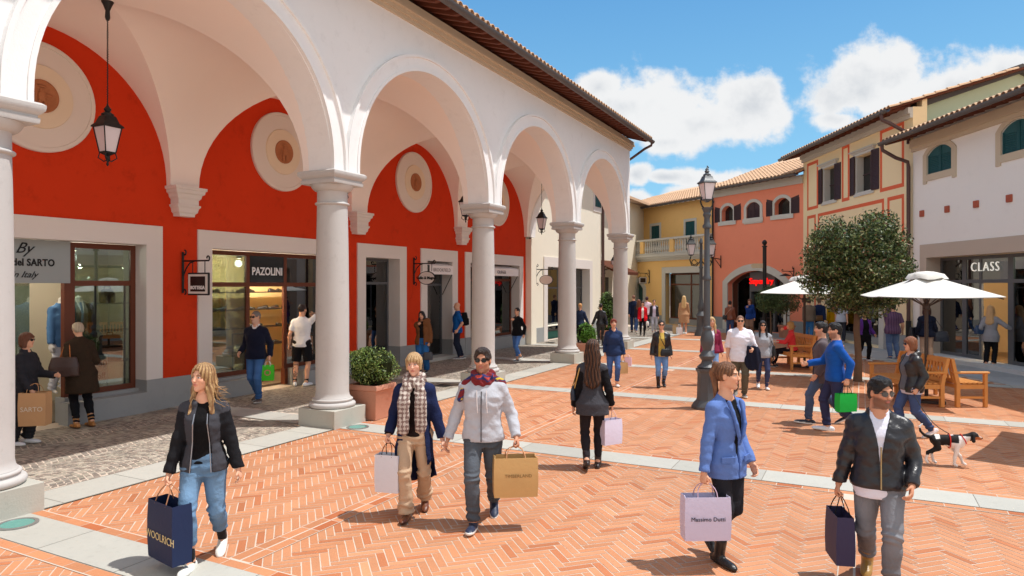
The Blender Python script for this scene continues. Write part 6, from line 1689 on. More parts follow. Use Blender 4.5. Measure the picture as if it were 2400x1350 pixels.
def eyewear(S, root, kind='dark'):
    c, f, u, l, q = S.hc, S.hf, S.hu, S.hl, S.hs; m = MB()
    for sg in (1, -1):
        o = c+l*.032*q*sg+f*.1005*q+u*.006*q; n = 14; rx, rz_ = (.027*q, .020*q) if kind == 'dark' else (.024*q, .021*q); vs = []
        for k_ in (0, .006):
            for j in range(n):
                a = 2*PI*j/n; p = o+l*rx*math.cos(a)*(1 if abs(math.cos(a)) < .9 else 1.0)+u*rz_*np.sign(math.sin(a))*abs(math.sin(a))**.7-f*k_*1.0-f*.006*abs(math.cos(a))*(1 if math.cos(a)*sg > 0 else 0)*2; vs.append(tuple(p))
        m.add(vs, [tuple(range(n)), tuple(range(n, 2*n))[::-1]]+[(j, (j+1) % n, n+(j+1) % n, n+j) for j in range(n)])
        m.tube([Vector(o+l*rx*sg+u*.006), Vector(c+l*.079*q*sg+f*.02*q+u*.012*q), Vector(c+l*.080*q*sg-f*.02*q+u*.004*q)], .0028, 5)
    m.tube([Vector(c+l*.008*q+f*.106*q+u*.012*q), Vector(c-l*.008*q+f*.106*q+u*.012*q)], .003, 5)
    return m.build('sunglasses' if kind == 'dark' else 'glasses', glasses_m if kind == 'dark' else M('clear_lens_dark_rim', (70,66,64), .12, .6, 0, 1, 0), root)
def scarf(S, root, col, pat=None, tails=((.10,.42),(-.07,.36)), cell=.009, thick=.045, name='scarf'):
    s = S.s; B = Sdf(); n = 12; nk = S.neck+S.up*.035*s
    for j in range(n):
        a, b_ = 2*PI*j/n, 2*PI*(j+1)/n
        def p(t, r=.078): return nk+S.side*r*s*math.sin(t)*1.05+S.fwd*(r*s*math.cos(t)+.008)+S.up*(-.035*s*max(0, math.cos(t)))
        B.cap(p(a), p(b_), thick*.75*s, thick*.75*s, k=.015)
        B.cap(p(a, .088)-S.up*.045*s, p(b_, .088)-S.up*.045*s, thick*.62*s, thick*.62*s, k=.01)
    for (x, L) in tails:
        p0 = S.neck+S.fwd*.105*s+S.side*x*.7*s-S.up*.03*s; p1 = S.P+S.up*(.30)*s+S.fwd*(.165*S.b)*s+S.side*x*s; p2 = p1-V3(0,0,1)*(L-.2)*s+S.fwd*.01
        R = np.stack([S.side, S.fwd, S.up]); 
        for (u0, u1, w) in ((p0, p1, .055), (p1, p2, .062)):
            for k_ in np.linspace(0, 1, 6): B.ell(u0+(u1-u0)*k_, (w*s, .024*s, .065*s), R=R, k=.02)
    B.disp(lambda P: .006*np.sin(np.arctan2((P-S.neck)@S.side, (P-S.neck)@S.fwd)*9+P[..., 2]*60)*(P[..., 2] > S.neck[2]-.12)+.004*np.sin(P[..., 0]*150+3*nz(P, 20))*(P[..., 2] <= S.neck[2]-.12))
    V, Q = B.mesh(cell); C = np.tile(np.array(lin(col)), (len(V), 1))
    if pat is not None: C = pat(V, C, S)
    return mesh_obj(name, V, Q, clothmat('knit'), root, smooth=True, cols=C)

# walking poses: (feet, hands, hipz) ; ph=1 left leg forward
def walk(H, step=.30, ph=1, bag=(0, 0), lift=.45):
    s = H/1.75; F, B_ = -step*s, step*s*.95
    fr_ = (.085*s, F, 0, .08, -.10); bk = (-.085*s, B_, .02, .10, lift)
    if ph < 0: feet = ((.085*s, B_, .02, .10, lift), (-.085*s, F, 0, .08, -.10))
    else: feet = (fr_, bk)
    sw = .17*ph; hands = ((.205*s, (.02+sw*1.0)*s, .800*s), (-.205*s, (.02-sw*1.0)*s, .805*s))
    return feet, hands, (.925*s - .030*s*(step/.3))
GROUP = 'people in the square'
def person(label, at, face, H=1.7, sex='f', cell=.016, skin=SKIN, pose=None, body={}, hk=({}, {}), cat=None, **sk):
    root = empty('person', at, TH+rad(face)-math.atan2(at.x*RT[0]+at.y*RT[1], at.x*FW[0]+at.y*FW[1])*.85, label, cat or ('man' if sex == 'm' else 'woman'))
    S = skeleton(H=H, sex=sex, **sk); S.root = root; S.cell = cell
    make_body('body', S, root, cell, skin, hk, **body)
    S.W = lambda p: worldm(root)@Vector(tuple(p))
    return S

# ---------------------------------------------------------------- bags
def paper_bag(label, top_w, yaw, w, h, d, col, handle=.14, name='paper_bag', hcol=None, text=None, tcol=None, tsize=.05, sway=0.0, group=None, kind='paper', inner=None, cat='bag', flat=0.0, tz=.5, tx=0, two=None):
    """bag hung from its handles at top_w (world); yaw turns its wide face"""
    o = Vector(top_w)-Vector((0, 0, h+handle)); root = empty(name, o, yaw, label, cat, group)
    mt = M('%s_%d_%d_%d' % ((kind,)+tuple(col)), col, .6 if kind == 'paper' else .45, .25, .03, 6, .12, 18); hm = M('cord_%d_%d_%d' % tuple(hcol or col), hcol or col, .7, .2, 0, 1, 0)
    m = MB(); t = .003; x, y = w/2, d/2; nf = 6; k = .9
    z = [0, h*.33, h*.66, h]; ring = []
    def pt(px, py, zz): bul = 1+.03*math.sin(zz/h*PI); return (px*bul, py*(1-.35*flat*zz/h)*(1+.10*math.sin(zz/h*PI)), zz)
    rows = []
    for zz in z: rows.append([pt(-x,-y,zz), pt(0,-y*1.03,zz), pt(x,-y,zz), (x*(1-.06*(zz/h)), 0, zz), pt(x,y,zz), pt(0,y*1.03,zz), pt(-x,y,zz), (-x*(1-.06*(zz/h)), 0, zz)])
    vs = [v for r in rows for v in r]; fs = [(i*8+j, i*8+(j+1) % 8, (i+1)*8+(j+1) % 8, (i+1)*8+j) for i in range(3) for j in range(8)]+[tuple(range(8))[::-1]]
    n0 = len(vs); vs += [(a*.975, b*.96, c-(.001 if r < 3 else 0)) for r in range(4) for (a, b, c) in [ (rows[r][j][0], rows[r][j][1], rows[r][j][2]+(.004 if r == 0 else 0)) for j in range(8)]]
    fs += [(n0+i*8+j, n0+(i+1)*8+j, n0+(i+1)*8+(j+1) % 8, n0+i*8+(j+1) % 8) for i in range(3) for j in range(8)]+[tuple(n0+j for j in range(8))]
    fs += [(24+j, 24+(j+1) % 8, n0+24+(j+1) % 8, n0+24+j) for j in range(8)]
    m.add(vs, fs); b = m.build('bag_body', mt, root, fixn=False, auto=25)
    if two is not None:
        m = MB(); m.box(x*.985, x*1.012, -y*.8, y*.8, h*.02, h*.97); m.build('gusset', M('paper_%d_%d_%d' % tuple(two), two, .6, .25, .03, 6, .1, 18), b)
    for sg in (-1, 1):
        m = MB(); n = 10; m.tube([(w*.22*math.cos(PI-PI*i/n), sg*y*(1-.9*math.sin(PI*i/n))*(1-.35*flat), h-.02+(handle+.02)*math.sin(PI*i/n)**.75) for i in range(n+1)], .0042 if kind == 'paper' else .007, 6); m.build('handle', hm, root, auto=60)
    if text:
        M4 = worldm(root); f = -1
        org = M4@Vector((tx, -y*1.13-.003, h*tz)); text_obj('lettering', text, tsize, M('ink_%d_%d_%d' % tuple(tcol or (30,30,34)), tcol or (30,30,34), .6, .2, 0, 1, 0), org, M4.to_3x3()@Vector((1,0,0)), (0,0,1), b, depth=.002)
    if inner:
        m = MB(); m.box(-x*.8, x*.8, -y*.6, y*.6, h*.5, h*.97); m.build('contents', M('bag_contents', (230,230,232)), root)
    return root
def handbag(label, at, yaw, w, h, d, col, strap=None, name='handbag', rnd=.03, kind='leather', trim=None, cell=.011):
    root = empty(name, at, yaw, label, 'handbag'); B = Sdf(); B.loft((0,0,0), V3(0,0,1), V3(1,0,0), [(-h, w*.5, d*.5, 0), (-h*.5, w*.5, d*.48, 0), (0, w*.40, d*.22, 0)], p=3.2)
    B.disp(lambda P: .004*nz(P, 30, 2)); V, Q = B.mesh(cell); mesh_obj('bag_body', V, Q, clothmat(kind), root, smooth=True, cols=np.tile(np.array(lin(col)), (len(V), 1)))
    if strap:
        inv = worldm(root).inverted(); pts = [inv@Vector(tuple(p)) for p in strap]
        m = MB(); pp = []
        for a, b in zip(pts, pts[1:]):
            for k in range(4): pp.append(a.lerp(b, k/4))
        pp.append(pts[-1]); m.tube(pp, .008, 6); m.build('strap', M('strap_%d_%d_%d' % tuple(trim or col), trim or col, .5, .35, 0, 1, 0), root, auto=60)
    return root
# ================================================================ the people
def P_(label, px, face, H, sex='f', cell=None, dz=0, **k):
    at = G(px[0], px[1], dz); z = at.x*FW[0]+at.y*FW[1]; at.z = 0.008 if z < 30 else .012
    c = cell or (.0092 if z < 7.2 else .0105 if z < 9.5 else .0135 if z < 14 else .017 if z < 22 else .022)
    w = k.pop('w', None)
    if w is not None:
        f, h, hz = walk(H, w[0], w[1], lift=w[2] if len(w) > 2 else .4)
    if 'hands' in k: k['hands'] = [tuple(c*H/1.75 for c in q) for q in k['hands']]
    if w is not None:
        k.setdefault('feet', f); k.setdefault('hands', h); k.setdefault('hipz', hz)
    S = person(label, at, face, H, sex, cell=c, **k); S.z = z; return S
def T_(S, name, col, kind='cotton', **k): return top(S, S.root, name, col, kind, cell=S.cell, **k)
def L_(S, name, col, kind='denim', fit='straight', length=1.0, **k): return trousers(S, S.root, name, col, kind, fit, length, cell=S.cell, **k)
def F_(S, kind, col, **k): return shoes(S, S.root, kind, col, S.cell, **k)
def H_(S, style, col, **k): return hair(S, S.root, style, col, S.cell, **k)
def GW(S, i, dz=0.0): g = S.W(S.grip[i]); return Vector((g.x, g.y, g.z+dz))
def check_pat(c1, c2, n):
    def f(V, C, S):
        a = np.sin(V[:, 0]*n)+np.sin(V[:, 2]*n); b = nz(V, n*.8, 3); m = (a+b*.6 > .1)[:, None]; return np.where(m, np.array(lin(c1)), np.array(lin(c2)))
    return f
def stripe_pat(cs, n):
    def f(V, C, S):
        t = (np.sin(V[:, 2]*n+2*nz(V, 12, 2))+nz(V, 45, 4)*.7); o = np.tile(np.array(lin(cs[0])), (len(V), 1))
        o[t > .2] = lin(cs[1]); o[t > .95] = lin(cs[2]); return o
    return f
R2 = (dict(curl=.5), dict(curl=.5)); RB = (dict(curl=.5), dict(curl=1.25)); LB = (dict(curl=1.25), dict(curl=.5)); BB = (dict(curl=1.25), dict(curl=1.25))
COUPLE = 'strolling couples'

def crowd_near():
    # young woman in front on the left
    S = P_('young woman with long fair hair, black hooded jacket and cropped jeans at the front left', (478,1322), -12, 1.66, w=(.22,-1,.35), head=(-.02,-.50,0),
           hands=((.275,.02,.80),(-.25,-.10,.80)), hk=RB, skin=(226,170,140), body=dict(brow=(104,74,50), lips=(196,108,98), iris=(70,60,44)), elbow=(0,.1))
    L_(S, 'jeans', (98,128,158), 'denim', 'straight', .84, wr=.007); T_(S, 'top', (18,17,19), length=-.03, infl=.008, neck=.068, vneck=.03)
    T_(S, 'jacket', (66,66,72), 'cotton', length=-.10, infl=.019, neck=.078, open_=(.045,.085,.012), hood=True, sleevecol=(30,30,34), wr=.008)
    F_(S, 'sneaker', (236,234,226)); socks(S, S.root, (24,24,26), S.cell); H_(S, 'long', (128,88,54), length=.20, col2=(214,176,124), back=False)
    m = MB()
    for k in range(26):
        a = S.hc-S.hu*random.uniform(-.02,.10)+S.hl*random.uniform(.03,.075)-S.hf*random.uniform(.0,.07); b = a-V3(0,0,random.uniform(.05,.13))+S.hl*random.uniform(.02,.06); c_ = b+S.hl*random.uniform(.04,.10)-V3(0,0,random.uniform(-.01,.06))-S.hf*.02
        m.tube([tuple(a), tuple(b), tuple(c_)], [.0035,.0028,.0012], 4)
    m.build('loose_strands', M('fair_hair_strand', (190,148,98), .4, .5, .1, 9, 0), S.root, smooth=True)
    for sx in (1, -1):
        m = MB(); m.tube([tuple(S.P+S.up*(t*S.s)+S.side*((.045+(.50-t)*.068)*sx+.012)*S.s+S.fwd*(np.interp(t, [-.10,.05,.14,.32,.42], [.148,.140,.124,.162,.118])*S.s)) for t in (-.09,0,.08,.16,.24,.32,.40)], .004, 5); m.build('zip', M('steel_zip', (170,170,176), .3, .6, 0, 1, 0, metal=.8), S.root)
    g = GW(S, 1); paper_bag('large navy paper bag with gold lettering swinging from the young woman\'s hand', g, TH+rad(-38), .40, .46, .15, (30,44,78), handle=.13, hcol=(170,120,90), text='WOOLRICH', tcol=(214,200,150), tsize=.085, tz=.42, tx=.02)
    m = MB(); w_ = S.wr[0]; d = unit(S.wr[0]-S.elb[0])
    for k, (r, cc) in enumerate(((.030,0),(.030,.014))):
        c = w_-d*(.005+cc); a = unit(np.cross(d, V3(0,0,1)) if abs(d[2]) < .9 else np.cross(d, V3(1,0,0))); b_ = np.cross(d, a)
        m.tube([tuple(c+a*r*math.cos(2*PI*j/14)+b_*r*math.sin(2*PI*j/14)) for j in range(15)], .0045, 5)
    m.build('bracelet', M('pale_beads', (224,214,206), .4, .5, 0, 1, 0), S.root, smooth=True)
    # couple hand in hand
    S6 = P_('woman with short fair hair, patterned scarf, open navy coat and beige flared trousers', (972,1210), -6, 1.63, w=(.20,-1,.30), head=(.05,-.08,.05),
            hands=((.30,-.04,.80),(-.27,-.04,.86)), hk=RB, body=dict(brow=(150,116,84)), skin=(232,178,152))
    L_(S6, 'trousers', (196,168,140), 'cotton', 'flare', 1.0, wr=.006); T_(S6, 'top', (34,24,24), 'knit', length=-.06, infl=.012, neck=.07)
    S = S6; B = Sdf()
    tabs = TORSO['f']; s = S.s
    B.loft(S.P, V3(0,0,1), V3(1,0,0), [(-.62*s,.255*s,.225*s,-.05*s),(-.35*s,.215*s,.185*s,-.02*s),(-.05*s,.185*s,.140*s,-.005*s),(.14*s,.155*s,.118*s,0),(.30*s,.172*s,.134*s,.01*s),(.40*s,.158*s,.108*s,0),(.455*s,.115*s,.085*s,0),(.49*s,.075*s,.07*s,0)], k=.02)
    for i in (0, 1):
        B.cap(S.neck-S.up*.04, S.sh[i], .055, .066, k=.03); B.cap(S.sh[i], S.elb[i], .068, .058, k=.03); B.cap(S.elb[i], S.elb[i]+(S.wr[i]-S.elb[i])*.93, .056, .050, k=.02)
        def cut(P, en=S.elb[i]+(S.wr[i]-S.elb[i])*.93, dn=unit(S.wr[i]-S.elb[i])): q = P-en; t = q@dn; r = np.linalg.norm(q-t[..., None]*dn, axis=-1); return np.where((r < .075) & (t < .07), -t, 1.0)
        B.subf(cut)
    B.plane(S.P-V3(0,0,.56*s), V3(.25,-.1,-1))
    B.disp(lambda P: .009*np.sin(P[..., 0]*38+2*nz(P, 6, 2))*np.clip((.9-P[..., 2])*2.2, 0, 1)+.006*nz(P, 22, 3))
    def wedge(P): q = P-S.P; t = q[..., 2]/s; x = q[..., 0]/s-.005; y = -q[..., 1]/s; g_ = .060+.10*np.clip((.45-t)/1.0, 0, 1); return np.maximum(np.abs(x)-g_, -.02*0-y-.02)*s
    B.subf(wedge)
    def inner(P): q = P-S.P; t = q[..., 2]/s; r = np.sqrt((q[..., 0]/.93)**2+(q[..., 1]/.80)**2); return np.where(t < -.02, r-(.165+.10*np.clip((-.02-t)/.6, 0, 1))*s+.0, 1.0)
    B.subf(inner); B.cap(S.neck, S.neck+S.up*.3, .075, .1, k=.01, op='sub')
    V, Q = B.mesh(S.cell); mesh_obj('coat', V, Q, clothmat('wool'), S.root, smooth=True, cols=np.tile(np.array(lin((36,44,78))), (len(V), 1)))
    F_(S, 'shoe', (110,62,40), sole=(60,36,28)); H_(S, 'fringe', (166,126,82), col2=(222,190,144))
    scarf(S, S.root, (214,202,192), check_pat((206,194,184), (128,104,98), 150), tails=((.085,.44),(-.095,.46)), cell=.0092)
    g = GW(S6, 1); paper_bag('tall white paper bag held by the woman in the navy coat', g, TH+rad(-15), .24, .36, .12, (222,222,230), handle=.11, hcol=(60,34,30), two=(198,206,226))
    S7 = P_('man with sunglasses, grey hooded sweatshirt and red checked scarf, hand in hand with a woman', (1132,1228), -6, 1.70, 'm', build=1.05, w=(.27,-1,.40), head=(-.03,-.10,.02),
            hands=((.33,-.06,.86),(-.34,-.02,.83)), hk=LB, body=dict(beard=((96,70,60),.38), neckr=1.1), skin=(206,146,116))
    S = S7; L_(S, 'jeans', (78,84,92), 'denim', 'straight', 1.0, wr=.007); T_(S, 'hoodie', (186,188,196), 'cotton', length=-.08, infl=.021, neck=.075, hood=True, wr=.009, vneck=.02)
    m = MB(); pts = [S.P+S.up*(t*S.s)+S.fwd*((np.interp(t, [-.08,.14,.26,.42], [.150,.148,.156,.128])*1.08)*S.s) for t in (-.07,.05,.15,.25,.34,.41)]
    m.tube([tuple(p) for p in pts], .005, 5); m.build('zip', M('dark_zip', (50,50,56), .4, .5, 0, 1, 0, metal=.3), S.root)
    for sx in (1, -1):
        m = MB(); m.tube([tuple(S.P+S.up*(t*S.s)+S.side*(.045*sx+.004*k)+S.fwd*(np.interp(t, [.20,.30,.42], [.170,.172,.130])*S.s)) for k, t in enumerate((.42,.34,.27,.21))], .005, 5); m.build('drawstring', M('pale_cord', (214,206,206), .8, .1, 0, 1, 0), S.root)
    F_(S, 'sneaker', (40,48,72)); H_(S, 'short', (52,38,32)); eyewear(S, S.root)
    scarf(S, S.root, (122,40,44), stripe_pat(((126,42,46),(50,56,104),(196,74,60)), 60), tails=(), cell=.0092, thick=.05)
    B = Sdf(); 
    for (a, b, r) in ((S.neck+S.side*.10+S.up*.0+S.fwd*.02, S.sh[0]+S.up*.05+S.side*.02, .036), (S.sh[0]+S.up*.05+S.side*.02, S.sh[0]-S.up*.16+S.side*.085-S.fwd*.05, .034), (S.neck-S.side*.09, S.sh[1]+S.up*.045-S.side*.01+S.fwd*.03, .034), (S.sh[1]+S.up*.045+S.fwd*.03, S.sh[1]-S.up*.10-S.side*.05+S.fwd*.07, .030)): B.cap(a, b, r, r*.9, k=.02)
    V, Q = B.mesh(.0092); C = stripe_pat(((126,42,46),(50,56,104),(220,180,60)), 70)(V, np.zeros((len(V), 3)), S); mesh_obj('scarf_end', V, Q, clothmat('knit'), S.root, smooth=True, cols=C)
    g = GW(S, 0); paper_bag('wide brown kraft paper bag held by the man in the grey sweatshirt', g, TH+rad(6), .40, .36, .17, (206,168,112), handle=.09, hcol=(206,150,110), text='TIMBERLAND', tcol=(140,110,70), tsize=.042, tz=.55, tx=.02)
    # woman in the blue blazer
    S = P_('woman in blue blazer and black leggings, brown hair in a high ponytail', (1702,1322), 44, 1.65, feet=((.045,.20,.05,.0,.75),(-.05,-.06,.0,.1,.0)), hipz=.875, head=(.02,.48,0),
           hands=((.20,-.10,.86),(-.285,-.02,.80)), elbow=(.2,0), hk=RB, skin=(222,164,132), body=dict(brow=(60,40,30), lips=(184,104,94)))
    L_(S, 'leggings', (38,38,44), 'cotton', 'skinny', .90, wr=.003); T_(S, 'top', (22,22,26), length=-.03, infl=.008, neck=.066, vneck=.02)
    T_(S, 'blazer', (96,124,186), 'cotton', length=-.17, infl=.017, neck=.070, open_=(.066,.004,.01), flare=.03, wr=.006)
    for sg in (1, -1):
        B = Sdf(); pts = [(.475,.070,.088),(.40,.062,.122),(.30,.050,.152),(.20,.024,.154),(.12,.006,.136)]
        for (t, x, y), (t2, x2, y2) in zip(pts, pts[1:]):
            a = S.P+S.up*t*S.s+S.side*(x*sg+.01)*S.s+S.fwd*y*S.s; b = S.P+S.up*t2*S.s+S.side*(x2*sg+.01)*S.s+S.fwd*y2*S.s; w0 = .022 if t > .2 else .012
            B.cap(a, b, w0*.8, w0*.7, k=.008)
        V, Q = B.mesh(.0092); mesh_obj('lapel', V, Q, clothmat('cotton'), S.root, smooth=True, cols=np.tile(np.array(lin((88,115,176))), (len(V), 1)))
        m = MB(); c = S.P+S.up*(-.0)*S.s+S.side*.105*sg*S.s+S.fwd*.118*S.s; a_ = unit(S.side*.92-S.fwd*.40*sg*1.0); n_ = unit(S.fwd*.92+S.side*.4*sg)
        m.obox(tuple(c+n_*.012), tuple(a_), tuple(n_), (0,0,1), .055, .006, .022); m.build('pocket_flap', M('blazer_flap', (92,119,180), .9, .1, .05, 8, .3, 40), S.root)
    F_(S, 'boot', (30,28,30), sole=(24,24,24)); H_(S, 'ponytail', (96,60,40), length=.33, col2=(146,100,66))
    g = GW(S, 1); paper_bag('lilac white paper bag with small black lettering held by the woman in the blue blazer', g, TH+rad(2), .36, .34, .13, (206,200,226), handle=.10, hcol=(200,170,190), text='Massimo Dutti', tcol=(40,40,60), tsize=.046, two=(232,230,248))
    # man in the black leather jacket
    S = P_('bearded man with round glasses, black leather jacket and grey jeans walking at the front right', (2060,1376), -2, 1.60, 'm', build=1.08, w=(.26,1,.45), head=(.06,.56,.0), twist=.05,
           hands=((.225,-.12,.88),(-.30,.0,.80)), elbow=(.25,.05), hk=RB, body=dict(beard=((50,36,32),.68), neckr=1.12, brow=(30,22,20)), skin=(206,146,114))
    L_(S, 'jeans', (112,114,120), 'denim', 'straight', 1.0, wr=.007)
    T_(S, 'shirt', (226,226,240), length=-.155, infl=.014, neck=.062, vneck=.07, open_=None, wr=.004, sleeve=.9)
    T_(S, 'leather_jacket', (34,34,40), 'leather', length=-.075, infl=.024, neck=.070, open_=(.070,.001,0), collar=.045, wr=.010)
    m = MB(); pts = [S.P+S.up*(t*S.s)+S.fwd*((np.interp(t, [-.08,.05,.14,.26,.42], [.158,.152,.150,.163,.132])*1.12)*S.s) for t in (-.06,.05,.14,.22,.28)]
    m.tube([tuple(p) for p in pts], .006, 5); m.build('zip', M('brass_zip', (170,150,110), .35, .6, 0, 1, 0, metal=.8), S.root)
    F_(S, 'boot', (164,126,62), sole=(110,84,44)); H_(S, 'quiff', (20,17,18)); eyewear(S, S.root, 'clear')
    g = GW(S, 1); paper_bag('narrow navy paper bag with a white stripe held by the man in the leather jacket', g, TH+rad(80), .30, .36, .13, (58,54,84), handle=.13, hcol=(16,16,20), flat=.3, two=(74,66,100))
    # woman seen from behind
    S = P_('long haired woman in black blazer seen from behind, white bag in her right hand', (1388,1096), 180, 1.61, w=(.13,-1,.35), hands=((.25,-.05,.80),(-.26,-.06,.84)), hk=RB, head=(.05,-.15,0))
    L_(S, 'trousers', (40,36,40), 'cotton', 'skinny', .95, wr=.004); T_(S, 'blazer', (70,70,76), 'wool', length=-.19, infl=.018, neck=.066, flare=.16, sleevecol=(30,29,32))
    F_(S, 'boot', (46,36,36), sole=(24,22,22)); H_(S, 'wavy', (40,26,22), length=.40, col2=(110,70,44))
    g = GW(S, 1); paper_bag('lilac white paper bag held by the woman in the black blazer', g, TH+rad(30), .27, .31, .13, (222,216,238), handle=.12, hcol=(224,190,196), two=(240,240,255))
    q = S.W(S.sh[0]); a = S.W(S.sh[0]+S.up*.07); e = S.W(S.P+V3(.235,-.03,.16)); handbag('small blue black handbag on a gold chain beside the woman in the black blazer', e, TH+rad(80), .20, .17, .07, (40,50,66), strap=[S.W(S.P+V3(.22,.03,.14)), S.W(S.sh[0]+V3(.03,.065,.0)), a, S.W(S.sh[0]+V3(.04,-.07,.0)), S.W(S.P+V3(.25,-.07,.14))], trim=(200,160,90))

def crowd_mid():
    # under the arcade
    S = P_('woman with sunglasses and brown hair beside the first column, carrying a large brown bag', (62,1042), 62, 1.60, 'f', feet=((.10,-.04,0),(-.09,.05,0)), hands=((.16,-.34,1.05),(-.20,-.20,.86)), hk=BB, head=(0,.1,0))
    L_(S, 'trousers', (44,44,48), 'cotton', 'wide', 1.0); T_(S, 'padded_jacket', (44,44,50), 'cotton', length=-.12, infl=.03, padded=1, neck=.06, collar=.05); F_(S, 'sneaker', (232,232,236)); H_(S, 'bob', (104,60,38)); eyewear(S, S.root)
    g = GW(S, 1, .16); paper_bag('large brown paper bag with faint white print carried by the woman in sunglasses', g, TH+rad(10), .34, .46, .18, (198,152,108), handle=.12, text='SARTO', tcol=(226,210,190), tsize=.09)
    S = P_('older woman in a long dark brown coat leaning to look into the tailor window', (190,1000), 208, 1.69, 'f', build=1.08, lean=.14, feet=((.10,-.02,0),(-.10,.03,0)), hands=((.24,-.18,.98),(-.22,-.26,1.0)), head=(.35,0,0))
    L_(S, 'trousers', (24,24,28), 'cotton', 'skinny'); T_(S, 'coat', (58,46,36), 'wool', length=-.36, infl=.034, flare=.10, neck=.05, collar=.03); F_(S, 'boot', (170,116,62), sole=(120,80,46)); H_(S, 'short', (176,158,134), col2=(206,190,166))
    e = S.W(S.P+V3(.27,.06,.24)); handbag('soft brown leather shoulder bag on the arm of the woman in the brown coat', e, TH+rad(20), .42, .30, .14, (66,44,38), strap=[S.W(S.P+V3(.20,.10,.22)), S.W(S.sh[0]+V3(.03,.06,.04)), S.W(S.sh[0]+V3(.05,-.04,.04)), S.W(S.P+V3(.30,-.02,.22))], trim=(186,110,56), cell=.014)
    S = P_('grey haired man with sunglasses, dark navy cardigan and jeans outside the shoe shop', (600,942), -22, 1.79, 'm', w=(.16,1,.3), hands=((.27,.0,.86),(-.26,-.12,.94)), hk=LB, body=dict(beard=((176,166,160),.35)), head=(0,-.35,0))
    L_(S, 'jeans', (60,96,146), 'denim', 'straight'); T_(S, 'shirt', (226,226,230), infl=.012, length=-.05, neck=.055, collar=.02); T_(S, 'cardigan', (24,28,48), 'knit', length=-.10, infl=.026, neck=.072, vneck=.03); F_(S, 'shoe', (96,84,76), sole=(220,216,210)); H_(S, 'buzz', (120,112,108)); eyewear(S, S.root)
    g = GW(S, 0); b = paper_bag('small bright green plastic bag held by the man in the navy cardigan', g, TH+rad(8), .22, .30, .07, (70,200,40), handle=.08, hcol=(230,230,230), text='O', tcol=(220,60,120), tsize=.16, kind='plastic')
    S = P_('tattooed man in white t-shirt and black shorts seen from behind, phone at his ear', (708,903), 168, 1.84, 'm', feet=((.17,-.02,0,.3),(-.17,.04,0,.35)), hands=((.27,.02,.86),(-.20,-.16,1.52)), elbow=(0,.5), head=(0,-.5,0), hk=RB, body=dict(tattoo=1, beard=((60,44,36),.5)))
    L_(S, 'shorts', (26,26,30), 'cotton', 'shorts', .46); T_(S, 't_shirt', (236,236,240), 'cotton', infl=.022, length=-.10, sleeve=.36, neck=.06, wr=.008); F_(S, 'sneaker', (236,238,244)); socks(S, S.root, (24,24,28), S.cell, .14); H_(S, 'bun', (44,32,28))
    S = P_('dark haired woman in a brown teddy jacket with one hand on her cheek', (990,874), -12, 1.60, 'f', hands=((.20,-.05,.84),(-.03,-.13,1.40)), elbow=(0,-.1), head=(.05,-.2,.15), hk=LB)
    L_(S, 'jeans', (40,92,150), 'denim', 'wide'); T_(S, 'top', (20,20,24), infl=.010, length=-.05); T_(S, 'teddy_jacket', (120,78,50), 'wool', length=-.14, infl=.045, open_=(.05,.06,0), neck=.07, sleeve_r=.02); F_(S, 'shoe', (40,40,44)); H_(S, 'long', (22,18,20), length=.25, back=False)
    g = GW(S, 0); handbag('grey leather handbag held low by the woman in the teddy jacket', g+Vector((0,0,-.16)), TH, .26, .20, .10, (66,68,76), strap=[g+Vector((-.08,0,-.15)), g, g+Vector((.08,0,-.15))], cell=.014)
    S = P_('bald man in a blue t-shirt with a black backpack facing the grey glass door', (1072,842), -84, 1.75, 'm', feet=((.09,-.04,0),(-.09,.05,0)), hands=((.24,-.02,.90),(-.24,-.06,.90)), head=(.1,0,0), build=1.04)
    L_(S, 'jeans', (34,40,58), 'denim', 'straight'); T_(S, 't_shirt', (24,92,166), 'cotton', infl=.024, length=-.12, sleeve=.42, neck=.055); F_(S, 'sneaker', (116,120,130))
    t = empty('backpack', S.W(S.P+V3(0,.22,.10)), TH+rad(-84), 'black backpack on the back of the bald man in blue', 'backpack'); B = Sdf(); B.loft((0,0,0), V3(0,0,1), V3(1,0,0), [(0,.14,.09,0),(.25,.15,.10,0),(.40,.12,.07,0)], p=3); B.loft((0,.10,.02), V3(0,0,1), V3(1,0,0), [(0,.11,.04,0),(.20,.10,.03,0)], p=3, k=.01)
    V, Q = B.mesh(.014); mesh_obj('bag_body', V, Q, clothmat('cotton'), t, smooth=True, cols=np.tile(np.array(lin((20,20,24))), (len(V), 1)))
    m = MB(); inv = worldm(t).inverted()
    for sg in (1, -1): m.tube([inv@S.W(p) for p in (S.P+V3(.09*sg,.15,.46), S.sh[0 if sg > 0 else 1]+V3(-.05*sg,.02,.085), S.P+V3(.10*sg,-.13,.36), S.P+V3(.13*sg,-.08,.16), S.P+V3(.13*sg,.12,.12))], .016, 6)
    m.build('shoulder_strap', M('black_webbing', (22,22,26), .7, .2, 0, 1, 0), t)
    S = P_('woman in black jumper and blue jeans walking under the far arches, hand at her mouth', (1212,846), -38, 1.62, 'f', w=(.20,1,.3), hands=((.22,.08,.84),(-.02,-.14,1.34)), hk=R2)
    L_(S, 'jeans', (74,112,172), 'denim', 'skinny', .92); T_(S, 'jumper', (20,20,24), 'knit', infl=.024, length=-.10, neck=.05, collar=.04); F_(S, 'sneaker', (24,24,28), sole=(236,236,236)); H_(S, 'bun', (30,22,22))
    S = P_('fair haired woman in a dark denim jacket beyond the fourth column, holding hands', (1360,812), 176, 1.62, 'f', w=(.16,1,.3), hands=((.24,.0,.84),(-.36,-.02,.80)))
